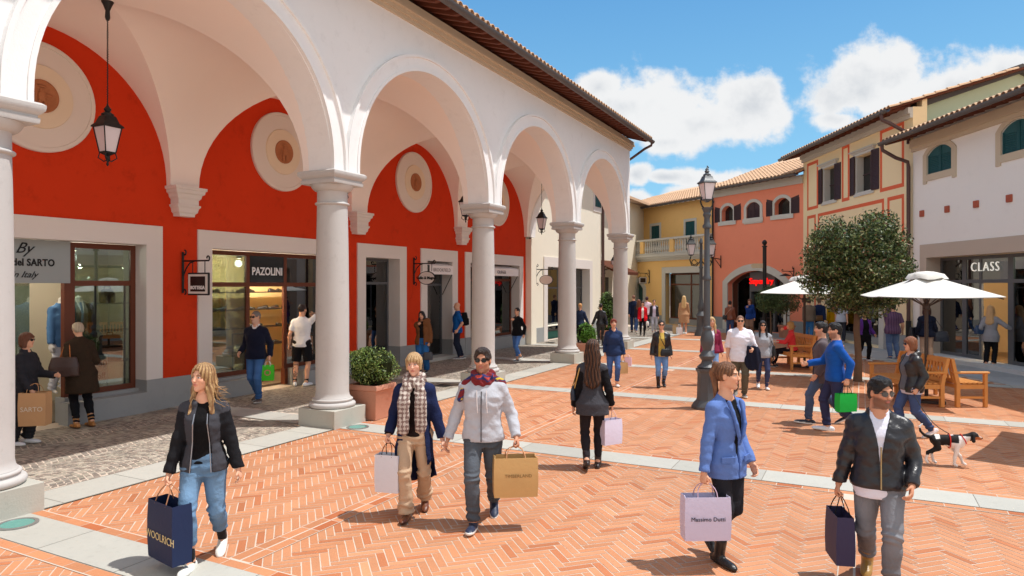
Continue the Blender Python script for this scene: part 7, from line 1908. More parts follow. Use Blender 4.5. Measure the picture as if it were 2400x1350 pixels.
    L_(S, 'trousers', (30,30,36), 'cotton', 'skinny'); T_(S, 'denim_jacket', (40,52,78), 'denim', infl=.022, length=-.06); F_(S, 'shoe', (24,24,28)); H_(S, 'lowpony', (206,150,92))
    S = P_('woman in black leather jacket with hair tied up, holding hands beyond the fourth column', (1408,810), 184, 1.60, 'f', w=(.16,-1,.3), hands=((.36,-.02,.80),(-.24,.0,.84)))
    L_(S, 'trousers', (66,62,62), 'cotton', 'skinny'); T_(S, 'leather_jacket', (34,34,38), 'leather', infl=.024, length=-.05); F_(S, 'ankleboot', (24,24,28)); H_(S, 'bun', (34,28,28))
    handbag('small dark bag on the hip of the leather jacketed woman beyond the fourth column', S.W(S.P+V3(-.20,.04,.12)), TH+rad(100), .24, .18, .10, (36,44,64), cell=.018)
    # in the middle of the square
    S = P_('woman with short auburn hair and navy zip jacket carrying three small bags', (1438,905), 6, 1.53, 'f', build=1.05, w=(.18,1,.3), hands=((.26,-.04,.80),(-.22,.02,.84)), hk=LB)
    L_(S, 'jeans', (62,88,138), 'denim', 'straight', .92); T_(S, 'zip_jacket', (38,54,90), 'cotton', infl=.028, length=-.14, hood=True, neck=.06, wr=.009); F_(S, 'sneaker', (236,236,240)); H_(S, 'short', (130,60,46))
    g = GW(S, 0)
    paper_bag('white paper bag, leftmost of the three held by the woman in navy', g+Vector((-.09,.0,0)), TH+rad(40), .20, .24, .08, (236,236,240), handle=.07); paper_bag('tan paper bag, middle one of the three held by the woman in navy', g+Vector((.0,-.04,-.02)), TH+rad(10), .20, .25, .08, (204,166,118), handle=.07); paper_bag('pink paper bag, rightmost of the three held by the woman in navy', g+Vector((.10,.02,.08)), TH-rad(20), .15, .19, .06, (236,200,214), handle=.06)
    S = P_('woman in yellow top and open black jacket with dark knee boots', (1550,908), 4, 1.50, 'f', build=1.05, w=(.10,-1,.2), hands=((.24,-.04,.82),(-.25,-.02,.82)))
    L_(S, 'jeans', (96,134,186), 'denim', 'skinny'); T_(S, 'top', (206,174,86), 'knit', infl=.016, length=-.12); T_(S, 'leather_jacket', (32,30,34), 'leather', infl=.028, length=-.12, open_=(.06,.085,0), neck=.075); F_(S, 'tallboot', (34,26,28), sole=(20,18,18)); H_(S, 'bun', (26,20,22)); eyewear(S, S.root)
    handbag('small black crossbody bag worn over the yellow top', S.W(S.P+V3(.07,-.19,.08)), TH, .22, .16, .07, (24,24,28), strap=[S.W(S.P+V3(.10,-.15,.06)), S.W(S.P+V3(-.02,-.175,.28)), S.W(S.neck+V3(-.06,-.06,.0)), S.W(S.neck+V3(-.08,.02,.01))], cell=.014)
    S = P_('blonde woman in a burgundy shirt half hidden behind the tall lamp post', (1668,903), 6, 1.56, 'f', w=(.12,1,.2), hands=((.25,-.04,.82),(-.25,-.04,.82)))
    L_(S, 'jeans', (116,150,196), 'denim', 'skinny'); T_(S, 'top', (220,220,232), infl=.010, length=-.06, neck=.07, vneck=.04); T_(S, 'shirt', (136,44,76), 'cotton', infl=.026, length=-.10, open_=(.055,.05,0), neck=.07); F_(S, 'sneaker', (232,232,236)); H_(S, 'long', (196,156,104), length=.18, col2=(226,196,150), back=False)
    S = P_('man with sunglasses in a loose white shirt carrying a dark jacket over his arm', (1735,930), 2, 1.67, 'm', build=1.12, w=(.16,1,.3), hands=((.22,-.24,1.02),(-.26,.0,.84)), elbow=(.1,0), hk=R2)
    L_(S, 'trousers', (96,88,74), 'cotton', 'straight'); T_(S, 'shirt', (238,238,250), 'cotton', infl=.032, length=-.16, sleeve=.62, neck=.06, vneck=.06, wr=.010, sleeve_r=.01); F_(S, 'sneaker', (120,116,112)); H_(S, 'buzz', (130,96,76)); eyewear(S, S.root)
    c = S.W((S.elb[0]+S.wr[0])/2); t = empty('folded_jacket', c+Vector((0,0,-.38)), TH, 'dark navy jacket folded over the forearm of the man in the white shirt', 'jacket'); B = Sdf()
    B.loft((0,0,0), V3(0,0,1), V3(1,0,0), [(-.06,.10,.05,0),(.1,.16,.075,0),(.30,.14,.085,0),(.42,.10,.085,0)], p=2.4); B.disp(lambda P: .014*np.sin(P[..., 0]*55+P[..., 2]*9)); V, Q = B.mesh(.014)
    mesh_obj('jacket_cloth', V, Q, clothmat('cotton'), t, smooth=True, cols=np.tile(np.array(lin((28,32,50))), (len(V), 1)))
    S = P_('woman with long dark hair, sunglasses, grey zip jacket and navy leggings', (1788,912), 6, 1.51, 'f', w=(.20,1,.4), hands=((.25,-.06,.84),(-.24,-.04,.84)))
    L_(S, 'leggings', (58,68,104), 'cotton', 'skinny'); T_(S, 'zip_jacket', (160,164,172), 'cotton', infl=.026, length=-.12, neck=.06, wr=.008); F_(S, 'sneaker', (236,236,240)); H_(S, 'long', (28,22,26), length=.16, back=False); eyewear(S, S.root)
    handbag('black shoulder bag at the left side of the woman in the grey zip jacket', S.W(S.P+V3(.22,.02,.16)), TH+rad(80), .26, .26, .10, (20,20,24), strap=[S.W(S.P+V3(.22,.08,.14)), S.W(S.sh[0]+V3(-.02,.02,.085)), S.W(S.P+V3(.22,-.06,.14))], cell=.014)
    # the two men walking left
    S = P_('man in jeans and open grey cardigan walking behind the man in blue', (1925,993), -88, 1.70, 'm', w=(.32,1,.5), hands=((.24,-.10,.84),(-.26,.10,.84)), head=(.02,.1,0), body=dict(beard=((40,30,28),.3)))
    L_(S, 'jeans', (70,86,114), 'denim', 'straight'); T_(S, 't_shirt', (40,40,52), infl=.014, length=-.08); T_(S, 'cardigan', (98,88,92), 'knit', infl=.028, length=-.20, open_=(.07,.10,0), neck=.075); F_(S, 'sneaker', (36,40,52)); H_(S, 'short', (26,22,24))
    S = P_('dark haired bearded man in a bright blue jumper walking left with a green bag', (1958,1012), -82, 1.71, 'm', build=1.04, w=(.22,-1,.4), hands=((.25,.12,.86),(-.20,-.38,1.04)), hk=BB, head=(.05,.12,0), body=dict(beard=((34,26,26),.6)))
    L_(S, 'trousers', (52,56,88), 'cotton', 'straight'); T_(S, 'jumper', (24,84,170), 'knit', infl=.024, length=-.10, neck=.062, wr=.006); F_(S, 'sneaker', (226,228,234)); H_(S, 'messy', (20,18,20))
    g = GW(S, 0); paper_bag('bright green paper bag held by the man in the blue jumper', g, TH+rad(12), .29, .27, .11, (24,180,70), handle=.13, hcol=(20,20,20))
    # dog walker
    S = P_('woman with short brown hair and sunglasses in black leather jacket walking a dog', (2135,1024), -66, 1.52, 'f', build=1.12, w=(.24,-1,.4), hands=((.22,-.02,.84),(-.22,.12,.86)), head=(.05,-.15,0), hk=LB)
    L_(S, 'jeans', (58,74,110), 'denim', 'straight'); T_(S, 'shirt', (206,206,222), infl=.016, length=-.16); T_(S, 'jumper', (104,106,112), 'knit', infl=.022, length=-.10, neck=.07); T_(S, 'leather_jacket', (34,33,36), 'leather', infl=.036, length=-.13, open_=(.07,.09,0), neck=.078, hood=True); F_(S, 'sneaker', (226,216,220)); H_(S, 'bob', (122,72,46), col2=(158,100,64)); eyewear(S, S.root)
    return GW(S, 0)

def crowd_far():
    S = P_('woman in a red jacket and black trousers in front of the ochre house', (1506,788), 2, 1.58, 'f', w=(.16,1,.3)); L_(S, 'trousers', (24,20,26), 'cotton', 'skinny'); T_(S, 'top', (230,224,220), infl=.01, length=-.05); T_(S, 'jacket', (206,24,36), 'wool', infl=.034, length=-.18, open_=(.05,.06,0), flare=.08); F_(S, 'boot', (30,20,22)); H_(S, 'bob', (70,40,32))
    handbag('white handbag carried by the woman in the red jacket', GW(S, 0, -.02), TH, .24, .2, .1, (232,226,220), cell=.02)
    S = P_('woman in black jacket and light grey trousers right of the woman in red', (1533,781), 2, 1.60, 'f', w=(.16,-1,.3)); L_(S, 'trousers', (176,176,188), 'cotton', 'skinny'); T_(S, 'top', (214,200,222), infl=.012, length=-.10); T_(S, 'jacket', (28,28,36), 'leather', infl=.028, length=-.06, open_=(.06,.09,0)); F_(S, 'sneaker', (110,100,110)); H_(S, 'lowpony', (34,26,28))
    S = P_('tall man in a dark navy coat walking away towards the arched teal door', (1485,779), 178, 1.80, 'm', w=(.16,1,.3)); L_(S, 'jeans', (40,56,96), 'denim'); T_(S, 'coat', (30,38,62), 'wool', infl=.03, length=-.22); F_(S, 'shoe', (28,26,28)); H_(S, 'buzz', (130,84,64))
    S = P_('woman with loose brown hair and jeans just behind the woman in red', (1497,783), 165, 1.62, 'f', w=(.14,-1,.3)); L_(S, 'jeans', (70,100,150), 'denim', 'skinny'); T_(S, 'jacket', (42,40,54), infl=.026, length=-.10); F_(S, 'shoe', (180,170,170)); H_(S, 'long', (112,66,44), length=.25)
    S = P_('person in a pale pink shirt and dark cap further back near the teal door', (1516,774), 178, 1.70, 'm', w=(.14,1,.3)); L_(S, 'trousers', (50,54,70), 'cotton'); T_(S, 'shirt', (234,206,220), infl=.026, length=-.12); F_(S, 'shoe', (60,50,50)); H_(S, 'short', (66,30,40))
    S = P_('woman with long blonde hair in a tan trench coat looking into the ochre shop window', (1603,783), 176, 1.78, 'f', feet=((.09,0,0),(-.09,.02,0))); T_(S, 'trench_coat', (190,146,110), 'cotton', infl=.032, length=-.42, flare=.10); F_(S, 'sneaker', (236,236,240)); H_(S, 'long', (226,190,134), length=.36)
    for (dx, col, lab, w_, h_) in ((-19, (206,172,130), 'brown paper bag standing on the paving beside the blonde woman in the trench coat', .26, .42), (-11, (234,234,240), 'white paper bag standing in front of the brown one by the trench coat woman', .24, .32)):
        p = G(1603+dx, 783+(1.5 if dx > -15 else 0)); p.z = h_+.14+.012; paper_bag(lab, p, TH+rad(5), w_, h_, .14, col, handle=.14)
    S = P_('man in a brown leather jacket and jeans in front of the salmon house', (1711,790), 170, 1.58, 'm', feet=((.10,0,0),(-.10,.02,0))); L_(S, 'jeans', (58,76,116), 'denim'); T_(S, 'leather_jacket', (120,66,44), 'leather', infl=.03, length=-.10); F_(S, 'shoe', (60,44,40)); H_(S, 'short', (30,24,24))
    handbag('black bag slung behind the man in the brown leather jacket', S.W(S.P+V3(.18,.10,.12)), TH, .26, .2, .1, (24,24,28), strap=[S.W(S.P+V3(.18,.14,.1)), S.W(S.P+V3(0,.16,.34)), S.W(S.sh[1]+V3(.03,.02,.08))], trim=(190,150,130), cell=.02)
    S = P_('woman in royal blue jacket and taupe trousers, hand at her mouth, by the dark doorway', (1757,789), -20, 1.66, 'f', hands=((.24,-.04,.84),(-.03,-.14,1.38))); L_(S, 'trousers', (150,124,108), 'cotton', 'wide'); T_(S, 'jacket', (30,66,140), 'cotton', infl=.03, length=-.14); F_(S, 'shoe', (110,80,66)); H_(S, 'bob', (110,66,46))
    S = P_('woman in a purple cardigan over black clothes walking right by the tree', (2026,846), 24, 1.53, 'f', build=1.08, w=(.22,1,.4), hands=((.32,-.06,.90),(-.26,.05,.84)), head=(0,.5,0)); L_(S, 'trousers', (20,20,24), 'cotton', 'straight'); T_(S, 'top', (18,18,22), infl=.016, length=-.22, flare=.1); T_(S, 'cardigan', (92,52,140), 'knit', infl=.028, length=-.12, open_=(.08,.12,0), neck=.075); F_(S, 'sneaker', (186,190,196)); H_(S, 'bun', (26,22,24))
    S = P_('heavy man in striped purple polo shirt and jeans seen from behind, hand at his ear', (2092,842), 196, 1.72, 'm', build=1.25, feet=((.10,0,0),(-.10,.04,0)), hands=((.12,-.18,1.46),(-.30,-.02,.86)), head=(0,.5,0))
    L_(S, 'jeans', (86,108,146), 'denim'); T_(S, 'polo_shirt', (96,74,104), 'knit', infl=.026, length=-.14, sleeve=.42, pattern=lambda V, C, S: np.where((np.sin(V[:, 0]*90) > .2)[:, None], np.array(lin((90,68,98))), np.array(lin((112,86,116))))); F_(S, 'sneaker', (70,84,110)); H_(S, 'short', (20,18,20))
    S = P_('woman with curly dark hair, navy padded waistcoat and beige trousers seen from behind', (2172,852), 182, 1.66, 'f', build=1.15, feet=((.09,0,0),(-.09,.02,0)), hands=((.28,-.02,.84),(-.27,-.04,.84)))
    L_(S, 'trousers', (190,160,138), 'cotton', 'straight'); T_(S, 'jumper', (26,30,46), 'knit', infl=.018, length=-.08); T_(S, 'padded_waistcoat', (28,34,54), 'cotton', infl=.038, length=-.12, sleeve=.12, padded=1); F_(S, 'shoe', (60,50,50)); H_(S, 'curly', (62,34,32))
    handbag('large black tote hanging at the right hand of the curly haired woman', S.W(S.P+V3(-.36,.0,.06)), TH+rad(-15), .40, .30, .14, (28,34,50), strap=[S.W(S.P+V3(-.28,.0,.05)), S.W(S.sh[1]+V3(-.03,.0,.08)), S.W(S.P+V3(-.44,.0,.05))], cell=.018)
    handbag('dark jacket bundle and bag at the left side of the curly haired woman', S.W(S.P+V3(.34,.0,.16)), TH+rad(25), .30, .42, .14, (30,30,40), cell=.018)
    S = P_('long haired blonde woman in a grey cardigan reaching for the glass shop door', (2322,862), 158, 1.72, 'f', feet=((.08,.02,0),(-.08,-.05,0)), hands=((.20,-.06,.95),(-.48,-.22,1.06)), hk=R2)
    L_(S, 'trousers', (24,24,28), 'cotton', 'straight', .94); T_(S, 'cardigan', (150,150,156), 'knit', infl=.026, length=-.20, flare=.06); F_(S, 'sneaker', (232,232,236)); H_(S, 'long', (206,166,118), length=.30)
    handbag('navy and black tote under the arm of the blonde woman at the glass shop', S.W(S.P+V3(.20,.06,.24)), TH+rad(8), .40, .24, .14, (42,66,100), strap=[S.W(S.P+V3(.08,.10,.22)), S.W(S.sh[0]+V3(.0,.03,.09)), S.W(S.P+V3(.30,.02,.22))], trim=(24,24,28), cell=.016)
    S = P_('man in a taupe jumper and blue jeans seen from behind beside the left parasol pole', (1896,800), 178, 1.74, 'm', build=1.1, w=(.08,1,.1)); L_(S, 'jeans', (56,112,168), 'denim'); T_(S, 'jumper', (120,106,92), 'knit', infl=.028, length=-.12); F_(S, 'shoe', (60,50,44)); H_(S, 'short', (60,46,40))
    g = GW(S, 1); paper_bag('beige paper bag carried by the man in the taupe jumper', g, TH+rad(10), .3, .5, .12, (186,164,136), handle=.1)
    S = P_('person in a navy jacket and black trousers walking beside the man in taupe', (1920,799), 176, 1.76, 'm', w=(.1,-1,.2)); L_(S, 'trousers', (20,20,26), 'cotton'); T_(S, 'jacket', (28,42,76), 'cotton', infl=.03, length=-.1); F_(S, 'shoe', (30,28,30)); H_(S, 'short', (100,84,70))
    handbag('tan brown satchel on the back of the person in the navy jacket', S.W(S.P+V3(.0,.2,.12)), TH, .34, .22, .1, (110,76,44), cell=.02)
    S = P_('woman with long brown hair in a mustard yellow coat behind the tree crown', (1951,798), 180, 1.66, 'f', w=(.08,1,.1)); L_(S, 'trousers', (60,50,50), 'cotton'); T_(S, 'coat', (206,150,20), 'wool', infl=.034, length=-.2, flare=.08); F_(S, 'shoe', (60,50,44)); H_(S, 'long', (120,70,44), length=.25)
    S = P_('man in a pale grey t-shirt and dark trousers beyond the bench, seen from behind', (1972,804), 178, 1.78, 'm', w=(.06,-1,.1)); L_(S, 'trousers', (60,62,72), 'cotton'); T_(S, 't_shirt', (186,194,210), 'cotton', infl=.028, length=-.12, sleeve=.42); F_(S, 'sneaker', (200,200,206)); H_(S, 'short', (50,38,34))
crowd_near(); LEASH_HAND = crowd_mid(); crowd_far()
# ================================================================ street furniture, lanterns, plants, dog
def lantern_head(par, name_glass='lantern_glass', w=.19, h=.40, z0=0.0, mat=iron, nside=4, off=(0,0)):
    """tapered four sided lantern: bottom at z0; returns the frame part"""
    m = MB(); n = nside; b, t = w*.58, w
    def ring(r, z): return [(off[0]+r*math.cos(2*PI*(k+.5)/n), off[1]+r*math.sin(2*PI*(k+.5)/n), z) for k in range(n)]
    B_, T_r = ring(b*1.18, z0), ring(t*1.18, z0+h)
    for k in range(n):
        m.tube([B_[k], T_r[k]], w*.055, 5); m.tube([B_[k], B_[(k+1) % n]], w*.05, 5); m.tube([T_r[k], T_r[(k+1) % n]], w*.06, 5)
    pr = [(t*1.42, z0+h), (t*1.36, z0+h+.02), (t*1.0, z0+h+.07*h/.4), (t*.72, z0+h+.17*h/.4), (t*.66, z0+h+.18*h/.4)]
    m.lathe(pr, n, off)
    m.lathe([(t*.5, z0+h+.18*h/.4), (t*.55, z0+h+.21*h/.4), (t*.22, z0+h+.25*h/.4), (t*.34, z0+h+.29*h/.4), (t*.12, z0+h+.34*h/.4), (t*.03, z0+h+.40*h/.4)], 10, off)
    m.lathe([(b*.3, z0-.05), (b*1.2, z0-.01), (b*1.2, z0)], n, off)
    f = m.build('lantern_frame', mat, par, auto=35)
    m = MB(); m.lathe([(b*1.10, z0+.005), (t*1.10, z0+h-.005)], n, off); m.build(name_glass, milk, f)
    return f
def lanterns():
    for i, yb in enumerate((6.1, 11.1, 16.1, 21.1)):
        t = empty('hanging_lantern', (-9.665, yb, 4.02), 0, ['iron lantern hanging on a chain in the nearest vault, over the tailor window', 'iron lantern on a chain in the second vault, hidden behind the big column', 'iron lantern on a chain in the third vault, just left of the third column', 'iron lantern on a chain in the last vault, seen between the last columns'][i], 'lantern', 'iron lanterns hanging in the arcade vaults')
        lantern_head(t, w=.155, h=.36, z0=.16)
        m = MB()
        for k in range(4):
            a = PI/2*k+PI/4; m.tube([(.10*math.cos(a),.10*math.sin(a),.15),(.12*math.cos(a),.12*math.sin(a),.08),(.05*math.cos(a),.05*math.sin(a),.03),(.01,0,.05)], .009, 5)
        m.lathe([(.005,-.04),(.02,-.01),(.01,.02),(.025,.05),(.02,.12)], 8); m.build('bottom_scroll', iron, t, auto=50)
        m = MB(); z = .80
        while z < 2.1:
            k = int(z*50) % 2; m.tube([(.012 if k else 0, 0 if k else .012, z), (-.012 if k else 0, 0 if k else -.012, z+.02), (.012 if k else 0, 0 if k else .012, z+.045)], .0065, 5); z += .035
        m.tube([(0,0,.72),(0,0,2.12)], .005, 5); m.build('chain', iron, t, auto=60)
        m = MB(); m.lathe([(.02,2.06),(.035,2.10),(.03,2.2),(.06,2.28),(.085,2.33)], 12); m.build('ceiling_rose', iron, t, auto=40)
def street_lamps():
    # tall single lamp post in the square
    p = GZ(1657, 12.55); t = empty('lamp_post', p, TH+rad(12), 'tall grey cast iron lamp post with one lantern, standing alone in the square', 'street lamp')
    m = MB(); o8 = [(.28,0),(.28,.05),(.235,.12),(.195,.16),(.18,.20),(.17,.62),(.175,.66),(.20,.70),(.205,.74)]
    m.lathe(o8, 8); b = m.build('base', lamp_grey, t, auto=20)
    for k in range(8):
        a = 2*PI*k/8; mm = MB(); c = (.158*math.cos(a), .158*math.sin(a)); mm.obox((c[0], c[1], .41), (-math.sin(a), math.cos(a), 0), (math.cos(a), math.sin(a), 0), (0,0,1), .040, .006, .15); mm.build('base_panel', lamp_grey, b)
    m = MB(); m.lathe([(.16,.74),(.18,.77),(.11,.83),(.09,.88),(.13,.93),(.145,.97),(.11,1.02),(.075,1.07),(.09,1.13),(.11,1.18),(.12,1.26),(.10,1.36),(.075,1.44),(.085,1.47),(.08,1.5),(.062,1.52),(.056,2.35),(.075,2.37),(.075,2.42),(.054,2.45),(.048,3.3),(.08,3.32),(.08,3.36),(.055,3.40),(.05,3.5),(.075,3.56),(.06,3.6),(.085,3.66),(.10,3.69),(.04,3.70)], 20); m.build('post', lamp_grey, t, auto=35)
    for s_ in (-1, 1):
        m = MB(); m.tube([(0.03*s_,0,3.66),(.10*s_,0,3.72),(.13*s_,0,3.80),(.10*s_,0,3.88)], .014, 6); m.build('lantern_arm', iron, t)
    lantern_head(t, w=.135, h=.30, z0=3.84, mat=lamp_grey)
    m = MB(); m.lathe([(.015,4.36),(.035,4.39),(.015,4.42)], 10); m.tube([(.0,0,4.40),(.03,0,4.43),(0,0,4.46)], .011, 6); m.build('finial', lamp_grey, t)
    # two lanterns on one post further back
    p = GZ(1643, 30.5); t = empty('lamp_post', p, TH, 'cast iron lamp post with two side lanterns on scrolls before the ochre house', 'street lamp')
    m = MB(); m.lathe([(.30,0),(.28,.1),(.2,.3),(.18,.8),(.24,.9),(.12,1.1),(.16,1.3),(.1,1.5),(.08,1.7),(.07,3.0),(.10,3.05),(.07,3.1),(.06,4.1),(.09,4.15),(.03,4.35)], 12); m.build('post', lamp_grey, t, auto=35)
    for s_ in (-1, 1):
        m = MB(); m.tube([(0,0,3.4),(.2*s_,0,3.12),(.42*s_,0,3.15),(.5*s_,0,3.4),(.45*s_,0,3.55)], .025, 6); iron_scroll(m, (.3*s_,0,3.3), .14, 0, 2*PI*s_, .02, lambda *v: v); m.build('scroll_arm', iron, t, auto=60)
        lantern_head(t, w=.19, h=.46, z0=3.62, off=(.45*s_, 0))
    # wall lamps: one on the salmon house, one in the lane
    f = ORG; x = f.S(1690); t = empty('wall_lantern', f(x, 0, 3.6), f.ang, 'small iron wall lantern on a scroll bracket at the left end of the salmon house', 'wall lamp')
    m = MB(); m.tube([(0,-.02,.2),(0,-.02,-.45)], .025, 6); m.tube([(0,-.02,0),(0,-.35,.05),(0,-.6,0)], .025, 6); m.tube([(0,-.02,-.4),(0,-.2,-.2),(0,-.4,0)], .018, 6); m.build('bracket', iron, t)
    m = MB(); t2 = None; lantern_head(t, w=.14, h=.36, z0=.12, off=(0,-.6))
    f = LW; t = empty('wall_lantern', f(34.9, .9, 3.1), PI/2, 'black iron wall lantern in the lane behind the last column', 'wall lamp')
    m = MB(); m.tube([(0,-.02,.2),(0,-.02,-.45)], .025, 6); m.tube([(0,-.02,0),(0,-.3,.05),(0,-.55,0)], .025, 6); m.build('bracket', iron, t); lantern_head(t, w=.14, h=.36, z0=.12, off=(0,-.55))
    # black signpost and bin by the red lettered shop
    p = GZ(1792, 29.5); t = empty('sign_post', p, TH, 'slim black signpost with a cream arrow board near the red lettered shop', 'signpost')
    m = MB(); m.lathe([(.12,0),(.12,.5),(.085,.6),(.08,3.9),(.11,3.92),(.11,3.96),(.05,3.98)], 12); m.lathe([(.04,3.98),(.10,4.06),(.11,4.12),(.06,4.2),(.02,4.22)], 12); m.build('post', iron, t, auto=40)
    m = MB(); m.prism([(-.60,3.10),(-.52,3.0),(-.08,3.0),(-.08,3.2),(-.52,3.2)], -.02, .02); m.build('arrow_board', M('cream_sign_paint', (206,190,160), .6, .3, .03, 3, 0), t)
    p = G(1796, 785); t = empty('litter_bin', p, TH, 'black square litter bin in front of the salmon house', 'bin')
    m = MB(); m.box(-.2,.2,-.2,.2,0,.72,.02); m.build('bin_body', iron, t); m = MB(); m.box(-.22,.22,-.22,.22,.72,.78,.02); m.build('bin_lid', iron, t)
def signs():
    bracket_sign(LW, 8.62, 2.64, -.0, 'rect', 'framed white and brown sign hanging between the tailor and the shoe shop', 'BOTTEGA', tcol=white_let)
    bracket_sign(LW, 16.08, 2.80, 0, 'oval', 'white oval sign with black rim hanging above the woman in the teddy jacket', 'Gallo & Mugnai')
    bracket_sign(LW, 24.3, 2.80, 0, 'oval', 'plain pinkish oval sign on the cream house', None, board=M('pink_sign_board', (214,190,184), .6, .3, .02, 3, 0))
    bracket_sign(LW, 32.9, 2.75, .9, 'oval_s', 'black oval sign with white looping letters in the lane', 'wp', tcol=white_let, board=M('black_sign_board', (20,20,22), .5, .3, 0, 1, 0))
    f = ORG; x = f.S(1523); bracket_sign(f, x, 2.9, 0, 'rect', 'small white rectangular sign on an iron bracket on the ochre house', 'ZARA' if False else 'LACA', L=.8)

def leaves(name, par, spots, size, cols, mat, flat=.0):
    """leaf faces scattered at spots (N,3) with outward normals"""
    n = len(spots); r = NP
    d = r.normal(0, 1, (n, 3)); d /= np.linalg.norm(d, axis=1)[:, None]; e = np.cross(d, r.normal(0, 1, (n, 3))); e /= np.linalg.norm(e, axis=1)[:, None]
    s = size*r.uniform(.65, 1.25, (n, 1)); nn = np.cross(d, e)
    a = spots-d*s; b = spots+e*s*.38+nn*s*.12; c = spots+d*s; f = spots-e*s*.38+nn*s*.12
    V = np.stack([a, b, c, f], 1).reshape(-1, 3); Q = np.arange(4*n).reshape(-1, 4)
    cc = np.array([lin(c_) for c_ in cols]); k = r.choice(len(cols), n, p=None); C = cc[k]*r.uniform(.75, 1.25, (n, 1))
    return mesh_obj(name, V, Q, mat, par, cols=np.repeat(C, 4, 0))
leaf_m = M('leaf', (1,1,1), .5, .4, 0, 1, 0, attr=True)
bark_m = M('bark', (112,92,76), .9, .2, .2, 9, .6, 30)
terra_m = M('terracotta_pot', (196,140,116), .85, .2, .08, 4, .2, 40, dirt=.15)
def crown_pts(n, blobs, shell=.55):
    out = []
    w = np.array([b[3]*b[4]*b[5] for b in blobs]); w = w/w.sum()
    for b, k in zip(blobs, NP.multinomial(n, w)):
        d = NP.normal(0, 1, (k, 3)); d /= np.linalg.norm(d, axis=1)[:, None]; r = shell+(1-shell)*NP.rand(k, 1)**.6; r *= 1+(.10 if len(blobs) < 10 else .20)*nz(d*2, 3.1, b[0])[:, None]
        p = d*r*np.array(b[3:6])+np.array(b[:3]); keep = nz(p, 5.5, 2.0)+NP.rand(k)*.8 > .14; out.append(p[keep])
    return np.concatenate(out)
GREEN = [(52,70,34),(68,88,42),(84,106,50),(40,56,30),(108,126,66)]
def pot(par, w, h, taper=.82, square=True):
    m = MB(); ww = w/2
    m.sqlathe([(ww*taper,0),(ww*.93,h*.82),(ww*.95,h*.84),(ww*1.03,h*.86),(ww*1.04,h*.96),(ww*1.0,h),(ww*.90,h),(ww*.88,h*.9)]) if square else m.lathe([(ww*taper*.8,0),(ww*.93,h*.82),(ww*1.03,h*.86),(ww*1.04,h*.97),(ww*.92,h),(ww*.88,h*.9)], 28)
    m.build('pot', terra_m, par, auto=40)
    m = MB(); m.sqlathe([(ww*.87,h*.86),(ww*.87,h*.9)]); m.build('soil', M('potting_soil', (60,44,34), .95, .1, .2, 12, .5, 40), par)
